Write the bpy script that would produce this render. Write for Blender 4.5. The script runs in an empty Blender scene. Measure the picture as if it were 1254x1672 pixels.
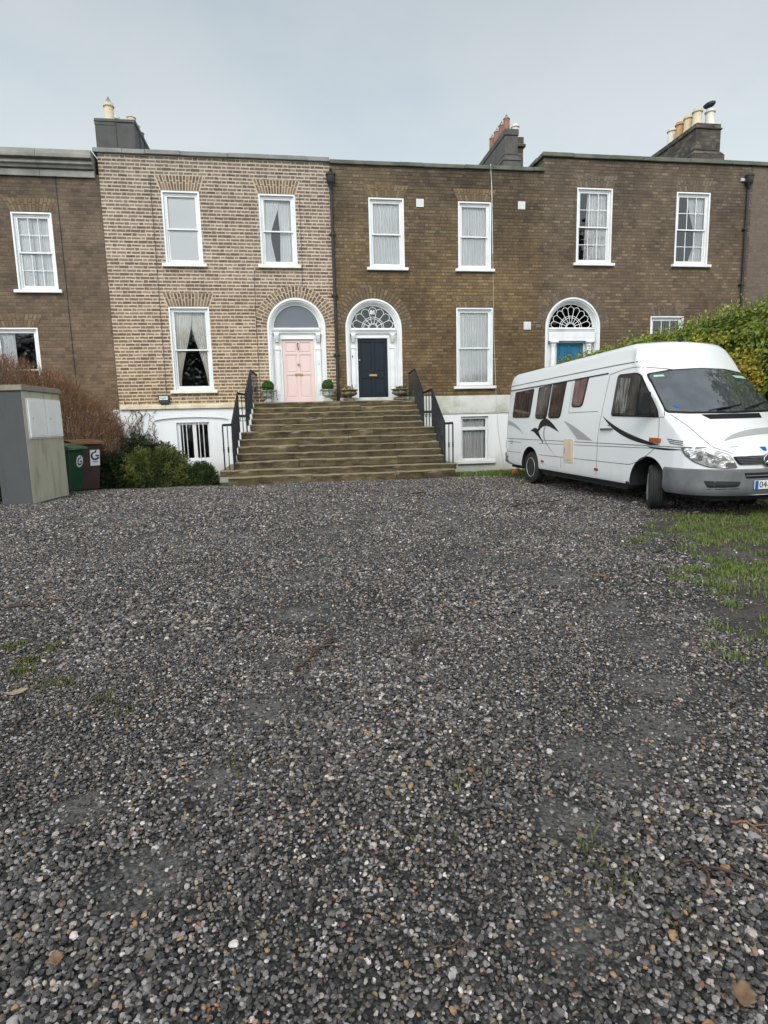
import bpy, bmesh, math, random
import numpy as np
from mathutils import Vector, Matrix, noise
from mathutils.geometry import tessellate_polygon
from mathutils.bvhtree import BVHTree

random.seed(7)
rng = np.random.default_rng(11)
SC = bpy.context.scene
COL = SC.collection
PI = math.pi
R = math.radians

# ------------------------------------------------------------------ mesh helpers
class MB:
    """collects shapes, builds them as one mesh object"""
    def __init__(s):
        s.v, s.f, s.m = [], [], []
    def add(s, vs, fs, mi=0):
        o = len(s.v)
        s.v += [tuple(p) for p in vs]
        for f in fs:
            s.f.append(tuple(i + o for i in f)); s.m.append(mi)
        return s
    def box(s, x0, x1, y0, y1, z0, z1, mi=0):
        vs = [(x, y, z) for z in (z0, z1) for y in (y0, y1) for x in (x0, x1)]
        return s.add(vs, [(0, 2, 3, 1), (4, 5, 7, 6), (0, 1, 5, 4), (2, 6, 7, 3), (0, 4, 6, 2), (1, 3, 7, 5)], mi)
    def hexa(s, pts, mi=0):
        return s.add(pts, [(0, 2, 3, 1), (4, 5, 7, 6), (0, 1, 5, 4), (2, 6, 7, 3), (0, 4, 6, 2), (1, 3, 7, 5)], mi)
    def prism(s, poly, a, b, axis='y', mi=0):
        """extrude a 2-D polygon; axis y: (x,z), axis x: (y,z), axis z: (x,y)"""
        def P(p, t):
            return {'y': (p[0], t, p[1]), 'x': (t, p[0], p[1]), 'z': (p[0], p[1], t)}[axis]
        n = len(poly)
        vs = [P(p, a) for p in poly] + [P(p, b) for p in poly]
        fs = [(i, (i + 1) % n, n + (i + 1) % n, n + i) for i in range(n)]
        tri = tessellate_polygon([[Vector((p[0], p[1], 0)) for p in poly]])
        for t in tri:
            fs.append(tuple(t)); fs.append(tuple(n + i for i in reversed(t)))
        return s.add(vs, fs, mi)
    def ringprism(s, outer, inner, a, b, mi=0, closed=False):
        """strip between two matched poly-lines in x,z extruded from y=a to y=b"""
        n = len(outer)
        vs = [(p[0], a, p[1]) for p in outer] + [(p[0], a, p[1]) for p in inner] + \
             [(p[0], b, p[1]) for p in outer] + [(p[0], b, p[1]) for p in inner]
        fs = []
        rngi = range(n if closed else n - 1)
        for i in rngi:
            j = (i + 1) % n
            fs += [(i, j, n + j, n + i), (2 * n + i, 3 * n + i, 3 * n + j, 2 * n + j),
                   (i, 2 * n + i, 2 * n + j, j), (n + i, n + j, 3 * n + j, 3 * n + i)]
        if not closed:
            fs += [(0, n, 3 * n, 2 * n), (n - 1, 3 * n - 1, 4 * n - 1, 2 * n - 1)]
        return s.add(vs, fs, mi)
    def tube(s, pts, r, n=6, mi=0, cap=True):
        pts = [Vector(p) for p in pts]
        rs = r if isinstance(r, (list, tuple)) else [r] * len(pts)
        vs, fs = [], []
        up = Vector((0.13, 0.21, 1)).normalized()
        for i, p in enumerate(pts):
            d = (pts[min(i + 1, len(pts) - 1)] - pts[max(i - 1, 0)])
            d = d.normalized() if d.length > 1e-9 else Vector((0, 0, 1))
            a = d.cross(up)
            if a.length < 1e-3: a = d.cross(Vector((1, 0, 0)))
            a.normalize(); b = d.cross(a)
            for k in range(n):
                t = 2 * PI * k / n
                vs.append(p + (a * math.cos(t) + b * math.sin(t)) * rs[i])
        for i in range(len(pts) - 1):
            for k in range(n):
                l = (k + 1) % n
                fs.append((i * n + k, i * n + l, (i + 1) * n + l, (i + 1) * n + k))
        if cap:
            fs.append(tuple(range(n - 1, -1, -1))); fs.append(tuple((len(pts) - 1) * n + k for k in range(n)))
        return s.add(vs, fs, mi)
    def lathe(s, prof, c=(0, 0, 0), n=24, axis='z', mi=0, flute=None):
        vs, fs = [], []
        for i, (r, h) in enumerate(prof):
            for k in range(n):
                t = 2 * PI * k / n
                rr = r
                if flute and flute[0] <= i <= flute[1]:
                    rr = r * (1 + flute[3] * math.cos(flute[2] * t))
                x, y = rr * math.cos(t), rr * math.sin(t)
                p = (x, y, h) if axis == 'z' else ((x, h, y) if axis == 'y' else (h, x, y))
                vs.append((p[0] + c[0], p[1] + c[1], p[2] + c[2]))
        for i in range(len(prof) - 1):
            for k in range(n):
                l = (k + 1) % n
                fs.append((i * n + k, i * n + l, (i + 1) * n + l, (i + 1) * n + k))
        if prof[0][0] > 1e-6: fs.append(tuple(range(n - 1, -1, -1)))
        if prof[-1][0] > 1e-6: fs.append(tuple((len(prof) - 1) * n + k for k in range(n)))
        return s.add(vs, fs, mi)
    def grid(s, fn, nu, nv, mi=0):
        vs = [fn(i / nu, j / nv) for j in range(nv + 1) for i in range(nu + 1)]
        fs = [(j * (nu + 1) + i, j * (nu + 1) + i + 1, (j + 1) * (nu + 1) + i + 1, (j + 1) * (nu + 1) + i)
              for j in range(nv) for i in range(nu)]
        return s.add(vs, fs, mi)
    def build(s, name, mats, parent=None, off=(0, 0, 0), smooth=None, bevel=None, seg=1, fixn=True):
        me = bpy.data.meshes.new(name)
        me.from_pydata([(p[0] - off[0], p[1] - off[1], p[2] - off[2]) for p in s.v], [], s.f)
        me.polygons.foreach_set('material_index', s.m)
        if fixn:
            bm = bmesh.new(); bm.from_mesh(me)
            if fixn == 'weld': bmesh.ops.remove_doubles(bm, verts=bm.verts, dist=1e-4)
            bmesh.ops.recalc_face_normals(bm, faces=bm.faces)
            bm.to_mesh(me); bm.free()
        for m in (mats if isinstance(mats, (list, tuple)) else [mats]): me.materials.append(m)
        if smooth is not None:
            me.polygons.foreach_set('use_smooth', [True] * len(me.polygons))
            if smooth < 179: me.set_sharp_from_angle(angle=R(smooth))
        me.update()
        o = bpy.data.objects.new(name, me); COL.objects.link(o)
        if parent is not None: o.parent = parent
        if bevel:
            b = o.modifiers.new('edge', 'BEVEL'); b.width = bevel; b.segments = seg; b.limit_method = 'ANGLE'; b.angle_limit = R(40)
        return o

def np_obj(name, V, F, mat, parent=None, attr=None, smooth=False, off=(0, 0, 0)):
    """mesh from numpy arrays; V (n,3), F (m,k)"""
    V = np.asarray(V, dtype=np.float32) - np.asarray(off, dtype=np.float32)
    F = np.asarray(F, dtype=np.int32)
    me = bpy.data.meshes.new(name)
    me.vertices.add(len(V)); me.vertices.foreach_set('co', V.ravel())
    m, k = F.shape
    me.loops.add(m * k); me.loops.foreach_set('vertex_index', F.ravel())
    me.polygons.add(m); me.polygons.foreach_set('loop_start', np.arange(0, m * k, k, dtype=np.int32))
    if smooth: me.polygons.foreach_set('use_smooth', np.ones(m, dtype=bool))
    me.update(calc_edges=True)
    if attr is not None:
        a = me.attributes.new('rnd', 'FLOAT', 'POINT'); a.data.foreach_set('value', np.asarray(attr, dtype=np.float32))
    me.materials.append(mat)
    o = bpy.data.objects.new(name, me); COL.objects.link(o)
    if parent is not None: o.parent = parent
    return o

def thing(name, label, cat, loc=(0, 0, 0), rot=(0, 0, 0), group=None):
    o = bpy.data.objects.new(name, None); COL.objects.link(o)
    o.location = loc; o.rotation_euler = rot; o.empty_display_size = 0.2
    o['label'] = label; o['category'] = cat
    if group: o['group'] = group
    return o

def tag(o, label, cat, group=None, kind=None):
    o['label'] = label; o['category'] = cat
    if group: o['group'] = group
    if kind: o['kind'] = kind
    return o

def copy_tree(o, parent=None):
    c = o.copy(); COL.objects.link(c)
    if parent is not None: c.parent = parent
    for ch in list(o.children): copy_tree(ch, c)
    return c

def text_mesh(txt, size, depth, fn, mat, name, parent=None, bold=0.0, off=(0, 0, 0)):
    """text as a mesh; fn maps (u,v,d) to a point; u,v centred"""
    cu = bpy.data.curves.new('lettering', 'FONT')
    cu.body = txt; cu.size = size; cu.extrude = depth / 2; cu.align_x = 'CENTER'; cu.align_y = 'CENTER'; cu.offset = bold
    cu.resolution_u = 3
    t = bpy.data.objects.new('lettering', cu); COL.objects.link(t)
    dg = bpy.context.evaluated_depsgraph_get()
    me = bpy.data.meshes.new_from_object(t.evaluated_get(dg))
    bpy.data.objects.remove(t); bpy.data.curves.remove(cu)
    for v in me.vertices:
        p = fn(v.co.x, v.co.y, v.co.z); v.co = (p[0] - off[0], p[1] - off[1], p[2] - off[2])
    me.name = name; me.materials.clear(); me.materials.append(mat)
    o = bpy.data.objects.new(name, me); COL.objects.link(o)
    if parent is not None: o.parent = parent
    return o

# ------------------------------------------------------------------ node helpers
def S(c):  # sRGB 0-255 -> linear rgba
    def f(x):
        x /= 255.0
        return x / 12.92 if x <= 0.04045 else ((x + 0.055) / 1.055) ** 2.4
    return (f(c[0]), f(c[1]), f(c[2]), 1)

class NT:
    def __init__(s, tree): s.t = tree
    def n(s, typ, ins=None, **props):
        nd = s.t.nodes.new(typ)
        for k, v in props.items(): setattr(nd, k, v)
        for k, v in (ins or {}).items():
            sk = nd.inputs[k]
            if isinstance(v, bpy.types.NodeSocket): s.t.links.new(v, sk)
            else: sk.default_value = v
        return nd
    def m(s, op, a, b=0.0, c=0.0, clamp=False):
        nd = s.t.nodes.new('ShaderNodeMath'); nd.operation = op; nd.use_clamp = clamp
        for i, v in enumerate((a, b, c)):
            if isinstance(v, bpy.types.NodeSocket): s.t.links.new(v, nd.inputs[i])
            else: nd.inputs[i].default_value = v
        return nd.outputs[0]
    def mix(s, f, a, b, blend='MIX'):
        nd = s.t.nodes.new('ShaderNodeMix'); nd.data_type = 'RGBA'; nd.blend_type = blend
        for k, v in ((0, f), (6, a), (7, b)):
            if isinstance(v, bpy.types.NodeSocket): s.t.links.new(v, nd.inputs[k])
            else: nd.inputs[k].default_value = v
        return nd.outputs[2]
    def ramp(s, f, stops, interp='LINEAR'):
        nd = s.t.nodes.new('ShaderNodeValToRGB'); cr = nd.color_ramp; cr.interpolation = interp
        while len(cr.elements) > 1: cr.elements.remove(cr.elements[-1])
        cr.elements[0].position = stops[0][0]; cr.elements[0].color = stops[0][1]
        for p, c in stops[1:]:
            e = cr.elements.new(p); e.color = c
        s.t.links.new(f, nd.inputs[0])
        return nd.outputs[0]
    def noise(s, vec, scale, detail=3, rough=0.55, out=0):
        nd = s.n('ShaderNodeTexNoise', {'Scale': scale, 'Detail': detail, 'Roughness': rough})
        if vec is not None: s.t.links.new(vec, nd.inputs['Vector'])
        return nd.outputs[out]

def new_mat(name):
    m = bpy.data.materials.new(name); m.use_nodes = True
    t = NT(m.node_tree); m.node_tree.nodes.clear()
    out = t.n('ShaderNodeOutputMaterial')
    b = t.n('ShaderNodeBsdfPrincipled')
    m.node_tree.links.new(b.outputs[0], out.inputs[0])
    return m, t, b, out

def L(t, a, b): t.t.links.new(a, b)

def pm(name, col, col2=None, scale=6, rough=0.6, metal=0.0, bump=0.0, bscale=40, spec=0.5, coat=0.0, contrast=(0.35, 0.65), rvar=0.0):
    """plain painted / stone / plastic material with a second tone in soft patches"""
    m, t, b, out = new_mat(name)
    pos = t.n('ShaderNodeNewGeometry').outputs['Position']
    if col2 is not None:
        f = t.noise(pos, scale, 5, 0.6)
        f = t.n('ShaderNodeMapRange', {'Value': f, 'From Min': contrast[0], 'From Max': contrast[1]}).outputs[0]
        L(t, t.mix(f, col, col2), b.inputs['Base Color'])
        if rvar:
            L(t, t.m('MULTIPLY_ADD', f, rvar, rough), b.inputs['Roughness'])
    else:
        b.inputs['Base Color'].default_value = col
    if not rvar: b.inputs['Roughness'].default_value = rough
    b.inputs['Metallic'].default_value = metal
    b.inputs['Specular IOR Level'].default_value = spec
    b.inputs['Coat Weight'].default_value = coat
    if bump:
        h = t.noise(pos, bscale, 4, 0.6)
        bp = t.n('ShaderNodeBump', {'Strength': bump, 'Distance': 0.01, 'Height': h})
        L(t, bp.outputs[0], b.inputs['Normal'])
    return m

def C(r, g, b): return (r, g, b, 1)

def brick_mat(name, cols, mortar, h=0.103, ls=0.245, lh=0.13, joint=0.028, stain=None, soft=0.005, bump=0.6, wob=0.006, vertical=None, rowvar=0.0):
    m, t, b, out = new_mat(name)
    pos = t.n('ShaderNodeNewGeometry').outputs['Position']
    sp = t.n('ShaderNodeSeparateXYZ', {0: pos})
    nz = t.n('ShaderNodeTexNoise', {'Vector': pos, 'Scale': 9.0, 'Detail': 2.0})
    nsp = t.n('ShaderNodeSeparateColor', {0: nz.outputs['Color']})
    u = t.m('ADD', sp.outputs[0], sp.outputs[1])
    u = t.m('ADD', u, t.m('MULTIPLY', t.m('SUBTRACT', nsp.outputs[0], 0.5), wob * 4))
    v = t.m('ADD', sp.outputs[2], t.m('MULTIPLY', t.m('SUBTRACT', nsp.outputs[1], 0.5), wob * 2))
    rv = t.m('DIVIDE', v, h)
    row = t.m('FLOOR', rv)
    fr = t.m('SUBTRACT', rv, row)
    dv = t.m('MULTIPLY', t.m('MINIMUM', fr, t.m('SUBTRACT', 1.0, fr)), h)
    Pd = ls + lh
    odd = t.m('MODULO', t.m('ABSOLUTE', row), 2.0)
    rw = t.n('ShaderNodeTexWhiteNoise', {'W': row}, noise_dimensions='1D').outputs['Value']
    uu = t.m('ADD', t.m('ADD', t.m('DIVIDE', u, Pd), t.m('MULTIPLY', odd, 0.5)), t.m('MULTIPLY', rw, 0.14))
    ci = t.m('FLOOR', uu)
    loc = t.m('MULTIPLY', t.m('SUBTRACT', uu, ci), Pd)
    hd = t.m('GREATER_THAN', loc, ls)
    l2 = t.m('SUBTRACT', loc, t.m('MULTIPLY', hd, ls))
    wd = t.m('ADD', t.m('MULTIPLY', hd, lh - ls), ls)
    du = t.m('MINIMUM', l2, t.m('SUBTRACT', wd, l2))
    d = t.m('MINIMUM', t.m('MULTIPLY_ADD', du, 1.0, joint * .22), dv)
    idv = t.n('ShaderNodeCombineXYZ', {0: t.m('ADD', t.m('MULTIPLY', ci, 2.0), hd), 1: row, 2: 3.0}).outputs[0]
    wn = t.n('ShaderNodeTexWhiteNoise', {'Vector': idv}, noise_dimensions='3D')
    jj = t.m('MULTIPLY_ADD', wn.outputs['Value'], joint * 0.3, joint * 0.36)
    face = t.n('ShaderNodeMapRange', {'Value': t.m('SUBTRACT', d, jj), 'From Min': -soft, 'From Max': soft}).outputs[0]
    n = len(cols)
    bc = t.ramp(wn.outputs['Value'], [(i / n, c) for i, c in enumerate(cols)], 'CONSTANT')
    fine = t.noise(pos, 55, 4, 0.65)
    bc = t.mix(0.75, bc, t.ramp(fine, [(0.3, C(.5, .5, .5)), (0.7, C(1.35, 1.35, 1.35))]), 'MULTIPLY')
    mo = t.mix(0.6, mortar, t.ramp(t.noise(pos, 14, 3), [(0.3, C(.72, .72, .72)), (0.7, C(1.15, 1.15, 1.15))]), 'MULTIPLY')
    col = t.mix(face, mo, bc)
    big = t.noise(pos, 0.55, 5, 0.6)
    if stain:
        f = t.n('ShaderNodeMapRange', {'Value': t.m('ADD', t.m('MULTIPLY', big, .6), t.m('MULTIPLY', t.noise(pos, 2.6, 5, .65), .4)), 'From Min': 0.40, 'From Max': 0.60}).outputs[0]
        col = t.mix(f, col, t.mix(1.0, col, stain, 'MULTIPLY'))
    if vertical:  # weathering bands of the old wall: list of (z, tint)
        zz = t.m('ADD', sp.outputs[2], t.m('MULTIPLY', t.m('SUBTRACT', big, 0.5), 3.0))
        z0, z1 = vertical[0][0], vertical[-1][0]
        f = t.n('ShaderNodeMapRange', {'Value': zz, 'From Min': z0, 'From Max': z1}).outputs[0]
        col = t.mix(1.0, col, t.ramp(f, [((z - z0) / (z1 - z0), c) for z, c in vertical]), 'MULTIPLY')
    L(t, col, b.inputs['Base Color'])
    b.inputs['Roughness'].default_value = 0.88
    b.inputs['Specular IOR Level'].default_value = 0.25
    hh = t.m('ADD', face, t.m('MULTIPLY', fine, 0.7))
    bp = t.n('ShaderNodeBump', {'Strength': bump, 'Distance': 0.006, 'Height': hh})
    L(t, bp.outputs[0], b.inputs['Normal'])
    return m

def island_mat(name, stops, rough=0.85, spec=0.3, interp='LINEAR', nscale=50):
    m, t, b, out = new_mat(name)
    g = t.n('ShaderNodeNewGeometry')
    c = t.ramp(g.outputs['Random Per Island'], stops, interp)
    f = t.noise(g.outputs['Position'], nscale, 4, 0.6)
    c = t.mix(0.7, c, t.ramp(f, [(0.3, C(.6, .6, .6)), (0.7, C(1.3, 1.3, 1.3))]), 'MULTIPLY')
    L(t, c, b.inputs['Base Color'])
    b.inputs['Roughness'].default_value = rough; b.inputs['Specular IOR Level'].default_value = spec
    return m

def leaf_mat(name, stops, rough=0.5, trans=0.25, spec=0.3):
    m, t, b, out = new_mat(name)
    a = t.n('ShaderNodeAttribute', attribute_name='rnd').outputs['Fac']
    c = t.ramp(a, stops)
    L(t, c, b.inputs['Base Color'])
    b.inputs['Roughness'].default_value = rough; b.inputs['Specular IOR Level'].default_value = spec
    tr = t.n('ShaderNodeBsdfTranslucent', {'Color': c})
    mx = t.n('ShaderNodeMixShader', {0: trans, 1: b.outputs[0], 2: tr.outputs[0]})
    L(t, mx.outputs[0], out.inputs[0])
    return m

def glass_mat(name, tint=C(.9, .93, .95), base=0.10, rough=0.02):
    m, t, b, out = new_mat(name)
    tr = t.n('ShaderNodeBsdfTransparent', {0: tint})
    nz = t.n('ShaderNodeNewGeometry').outputs['Position']
    bp = t.n('ShaderNodeBump', {'Strength': 0.05, 'Distance': 0.02, 'Height': t.noise(nz, 2.2, 1)})
    gl = t.n('ShaderNodeBsdfGlossy', {'Color': C(.95, .97, 1), 'Roughness': rough, 'Normal': bp.outputs[0]})
    fr = t.n('ShaderNodeFresnel', {'IOR': 1.52}).outputs[0]
    f = t.m('MULTIPLY_ADD', fr, 1.0, base, True)
    mx = t.n('ShaderNodeMixShader', {0: f, 1: tr.outputs[0], 2: gl.outputs[0]})
    L(t, mx.outputs[0], out.inputs[0])
    return m
WL = (8.0, 2.0, -6.0, .41)   # sky brightness: horizon, glow round the veiled sun, zenith, dimming added in the view direction
SUN_E = 0.5
EXPO = 1.68
# ------------------------------------------------------------------ materials
M = {}
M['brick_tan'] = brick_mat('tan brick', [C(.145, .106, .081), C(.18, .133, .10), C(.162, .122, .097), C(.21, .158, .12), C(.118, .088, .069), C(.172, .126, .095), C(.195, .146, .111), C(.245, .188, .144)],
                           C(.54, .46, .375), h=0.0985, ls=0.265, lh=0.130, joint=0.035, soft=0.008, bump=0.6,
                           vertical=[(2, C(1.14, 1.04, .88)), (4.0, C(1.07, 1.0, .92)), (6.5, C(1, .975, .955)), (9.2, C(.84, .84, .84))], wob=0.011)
BR = [C(.165, .124, .078), C(.185, .139, .087), C(.142, .108, .072), C(.20, .152, .096), C(.158, .119, .076), C(.122, .095, .068), C(.175, .130, .084), C(.17, .127, .079), C(.15, .113, .073), C(.22, .175, .115)]
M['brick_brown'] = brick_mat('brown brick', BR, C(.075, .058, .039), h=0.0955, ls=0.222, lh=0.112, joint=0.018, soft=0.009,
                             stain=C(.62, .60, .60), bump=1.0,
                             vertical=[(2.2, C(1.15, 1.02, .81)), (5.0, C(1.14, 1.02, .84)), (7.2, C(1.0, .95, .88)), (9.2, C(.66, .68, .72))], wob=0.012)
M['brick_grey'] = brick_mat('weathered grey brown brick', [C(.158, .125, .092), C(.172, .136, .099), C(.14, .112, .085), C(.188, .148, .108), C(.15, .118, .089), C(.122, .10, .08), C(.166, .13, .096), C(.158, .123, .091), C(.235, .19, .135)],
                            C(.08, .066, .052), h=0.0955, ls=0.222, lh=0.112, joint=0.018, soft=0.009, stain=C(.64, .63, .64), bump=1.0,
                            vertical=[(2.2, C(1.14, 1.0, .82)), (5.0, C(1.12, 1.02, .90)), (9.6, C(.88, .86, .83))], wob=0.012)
M['brick_left'] = brick_mat('smooth brown brick', [C(.165, .122, .086), C(.185, .137, .096), C(.15, .111, .08), C(.195, .146, .101), C(.17, .126, .089), C(.17, .127, .091), C(.125, .096, .074)],
                            C(.11, .083, .058), h=0.0955, ls=0.222, lh=0.112, joint=0.014, soft=0.011, stain=C(.68, .66, .65), bump=0.9,
                            vertical=[(2.2, C(1.15, 1.05, .95)), (6.0, C(1.0, 1.0, 1.0)), (8.8, C(.72, .72, .74))], wob=0.012)
M['brick_red'] = brick_mat('reddish brick', [C(.15, .112, .085), C(.168, .125, .094), C(.135, .10, .077), C(.16, .118, .09)],
                           C(.13, .105, .085), h=0.10, ls=0.235, lh=0.12, joint=0.02, soft=0.01, bump=0.5, wob=0.008)
M['vous_tan'] = island_mat('tan arch brick', [(0, C(.10, .07, .05)), (.5, C(.16, .112, .077)), (1, C(.23, .165, .115))])
M['mortar_tan'] = pm('cream mortar', C(.52, .43, .32), C(.43, .35, .26), 9, 0.9)
M['vous_brown'] = island_mat('brown arch brick', [(0, C(.125, .088, .052)), (.6, C(.165, .117, .07)), (1, C(.20, .145, .088))])
M['mortar_brown'] = pm('dark mortar', C(.085, .065, .043), C(.06, .048, .033), 9, 0.9)
M['vous_grey'] = island_mat('grey arch brick', [(0, C(.11, .086, .063)), (.6, C(.145, .112, .081)), (1, C(.18, .138, .10))])
M['white'] = pm('white gloss paint', C(.76, .77, .77), C(.67, .68, .675), 3, 0.4, bump=0.05, bscale=25)
def plaster():
    m, t, b, out = new_mat('white painted render')
    pos = t.n('ShaderNodeNewGeometry').outputs['Position']; zz = t.n('ShaderNodeSeparateXYZ', {0: pos}).outputs[2]
    c = t.mix(t.noise(pos, 1.2, 4), C(.82, .83, .84), C(.76, .77, .78))
    st = t.n('ShaderNodeMapping', {'Vector': pos, 'Scale': (3.0, 3.0, .5)}).outputs[0]
    f = t.n('ShaderNodeMapRange', {'Value': t.noise(st, 2.2, 6, .7), 'From Min': .52, 'From Max': .75}).outputs[0]
    c = t.mix(t.m('MULTIPLY', f, .2), c, C(.50, .50, .45))
    lo = t.n('ShaderNodeMapRange', {'Value': t.m('ADD', zz, t.m('MULTIPLY', t.noise(pos, 3, 5, .7), -.5)), 'From Min': .15, 'From Max': -.35}).outputs[0]
    c = t.mix(t.m('MULTIPLY', lo, .75), c, C(.34, .35, .27))     # splashed dirt and algae along the foot
    L(t, c, b.inputs['Base Color']); b.inputs['Roughness'].default_value = .85
    bp = t.n('ShaderNodeBump', {'Strength': .3, 'Distance': .01, 'Height': t.noise(pos, 16, 4)}); L(t, bp.outputs[0], b.inputs['Normal'])
    return m
M['white_plaster'] = plaster()
M['string'] = pm('weathered cream stone band', C(.70, .62, .47), C(.52, .42, .28), 3.5, 0.8, bump=0.3, contrast=(.42, .7))
M['cream_sill'] = pm('cream white sill', C(.78, .77, .70), C(.66, .64, .55), 4, 0.6)
M['coping'] = pm('lichen covered coping stone', C(.17, .175, .165), C(.26, .26, .24), 2.5, 0.9, bump=0.5, bscale=20)
M['coping_green'] = pm('mossy coping stone', C(.075, .085, .062), C(.14, .14, .115), 2.2, 0.9, bump=0.6, bscale=16)
M['cornice'] = pm('weathered granite cornice', C(.27, .26, .235), C(.15, .148, .13), 1.6, 0.85, bump=0.4, bscale=25)
M['lead'] = pm('dark lead sheet', C(.040, .040, .038), C(.062, .062, .058), 3, 0.7, bump=0.2, bscale=6)
M['render_dark'] = pm('grey chimney render', C(.10, .092, .082), C(.065, .06, .056), 2.5, 0.9, bump=0.6, bscale=18)
M['stone_dark'] = brick_mat('sooty chimney masonry', [C(.10, .085, .068), C(.13, .11, .085), C(.07, .062, .052), C(.17, .14, .11), C(.085, .074, .06)], C(.085, .076, .066), h=0.105, ls=0.25, lh=0.13, joint=0.02, soft=0.012, bump=1.0, wob=0.02, stain=C(.6, .6, .62))
M['pot_cream'] = pm('cream clay pot', C(.58, .50, .36), C(.48, .40, .28), 4, 0.7)
M['pot_white'] = pm('white clay pot', C(.66, .64, .57), C(.52, .50, .44), 4, 0.7)
M['pot_terra'] = pm('terracotta pot', C(.27, .13, .085), C(.20, .09, .065), 6, 0.75)
M['pot_orange'] = pm('orange clay pot', C(.45, .27, .12), C(.38, .21, .09), 6, 0.7)
M['pot_buff'] = pm('buff clay pot', C(.60, .49, .31), C(.5, .4, .25), 6, 0.7)
M['zinc'] = pm('grey zinc', C(.22, .24, .26), C(.3, .32, .33), 9, 0.45, metal=0.6)
M['black_iron'] = pm('black painted iron', C(.008, .009, .011), C(.014, .014, .016), 20, 0.5, bump=0.1, bscale=60)
M['pipe'] = pm('black cast iron pipe', C(.008, .009, .012), C(.016, .016, .018), 12, 0.6, bump=0.15, bscale=40)
M['cable'] = pm('grey white cable', C(.55, .55, .54), C(.42, .42, .41), 5, 0.6)
M['room'] = pm('dim room plaster', C(.22, .21, .19), C(.18, .17, .16), 2, 0.9)
M['slate'] = pm('roof slate', C(.06, .063, .07), C(.09, .09, .095), 6, 0.6)
M['glass'] = glass_mat('window glass', tint=C(1,1,1), base=0.012)
M['fan_glass'] = glass_mat('fanlight glass', tint=C(.10, .115, .15), base=0.0)
M['dull_glass'] = pm('frosted grey fanlight glass', C(.125, .14, .16), C(.11, .125, .145), 1.2, 0.15, spec=0.35)
M['curtain'] = pm('net curtain', C(.90, .91, .91), C(.82, .83, .84), 1.5, 0.9)
M['curtain_grey'] = pm('grey net curtain', C(.86, .86, .85), C(.74, .75, .75), 1.2, 0.9)
M['curtain_warm'] = pm('cream curtain', C(.88, .85, .77), C(.78, .74, .66), 1.5, 0.9)
M['blind'] = pm('white roller blind', C(.96, .97, .97), C(.94, .95, .95), 0.8, 0.8)
M['pink'] = pm('pink gloss paint', C(.72, .545, .515), C(.68, .51, .48), 2, 0.38, bump=0.03)
M['navy'] = pm('navy gloss paint', C(.006, .010, .018), C(.009, .0135, .022), 2, 0.38, bump=0.03, spec=.22)
M['blue'] = pm('blue gloss paint', C(.012, .105, .19), C(.02, .15, .26), 1.4, 0.32)
M['brass'] = pm('worn brass', C(.45, .31, .12), C(.33, .22, .09), 14, 0.35, metal=0.9)
M['chrome'] = pm('bright metal', C(.6, .6, .6), C(.5, .5, .5), 14, 0.25, metal=1.0)
M['vent'] = pm('white plastic vent', C(.66, .67, .67), C(.58, .59, .59), 8, 0.5)
M['black_plastic'] = pm('black plastic', C(.018, .018, .02), C(.028, .028, .03), 12, 0.45)
M['label_white'] = pm('printed white label', C(.70, .72, .73), C(.62, .65, .66), 6, 0.5)
M['ink'] = pm('dark print', C(.03, .035, .05), None, rough=0.6)
def mossy_band():
    m, t, b, out = new_mat('lime washed band with moss')
    pos = t.n('ShaderNodeNewGeometry').outputs['Position']
    f = t.n('ShaderNodeMapRange', {'Value': t.noise(pos, 2.2, 6, .65), 'From Min': .5, 'From Max': .68}).outputs[0]
    g = t.n('ShaderNodeMapRange', {'Value': t.noise(pos, 1.1, 4, .6), 'From Min': .35, 'From Max': .7}).outputs[0]
    c = t.mix(g, C(.66, .655, .62), C(.48, .485, .44))
    c = t.mix(t.m('MULTIPLY', f, .65), c, C(.33, .35, .20))
    L(t, c, b.inputs['Base Color']); b.inputs['Roughness'].default_value = .85
    return m
M['band'] = mossy_band()

# ------------------------------------------------------------------ the terrace
FY = 19.0           # facade plane
def rect(x0, x1, z0, z1): return [(x0, z0), (x1, z0), (x1, z1), (x0, z1)]
def arch(x0, x1, z0, zs, n=24, rise=None):
    c, r = (x0 + x1) / 2, (x1 - x0) / 2
    rise = rise or r
    return [(x0, z0), (x1, z0)] + [(c + r * math.cos(PI * i / n), zs + rise * math.sin(PI * i / n)) for i in range(n + 1)]

def wall_with_holes(mb, x0, x1, z0, z1, holes, y=FY, depth=0.34, mi=0):
    loops = [rect(x0, x1, z0, z1)] + holes
    tris = tessellate_polygon([[Vector((p[0], p[1], 0)) for p in lp] for lp in loops])
    flat = [p for lp in loops for p in lp]
    mb.add([(p[0], y, p[1]) for p in flat], [tuple(t) for t in tris], mi)
    for lp in holes:
        n = len(lp)
        mb.add([(p[0], y, p[1]) for p in lp] + [(p[0], y + depth, p[1]) for p in lp],
               [(i, (i + 1) % n, n + (i + 1) % n, n + i) for i in range(n)], mi)

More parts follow.
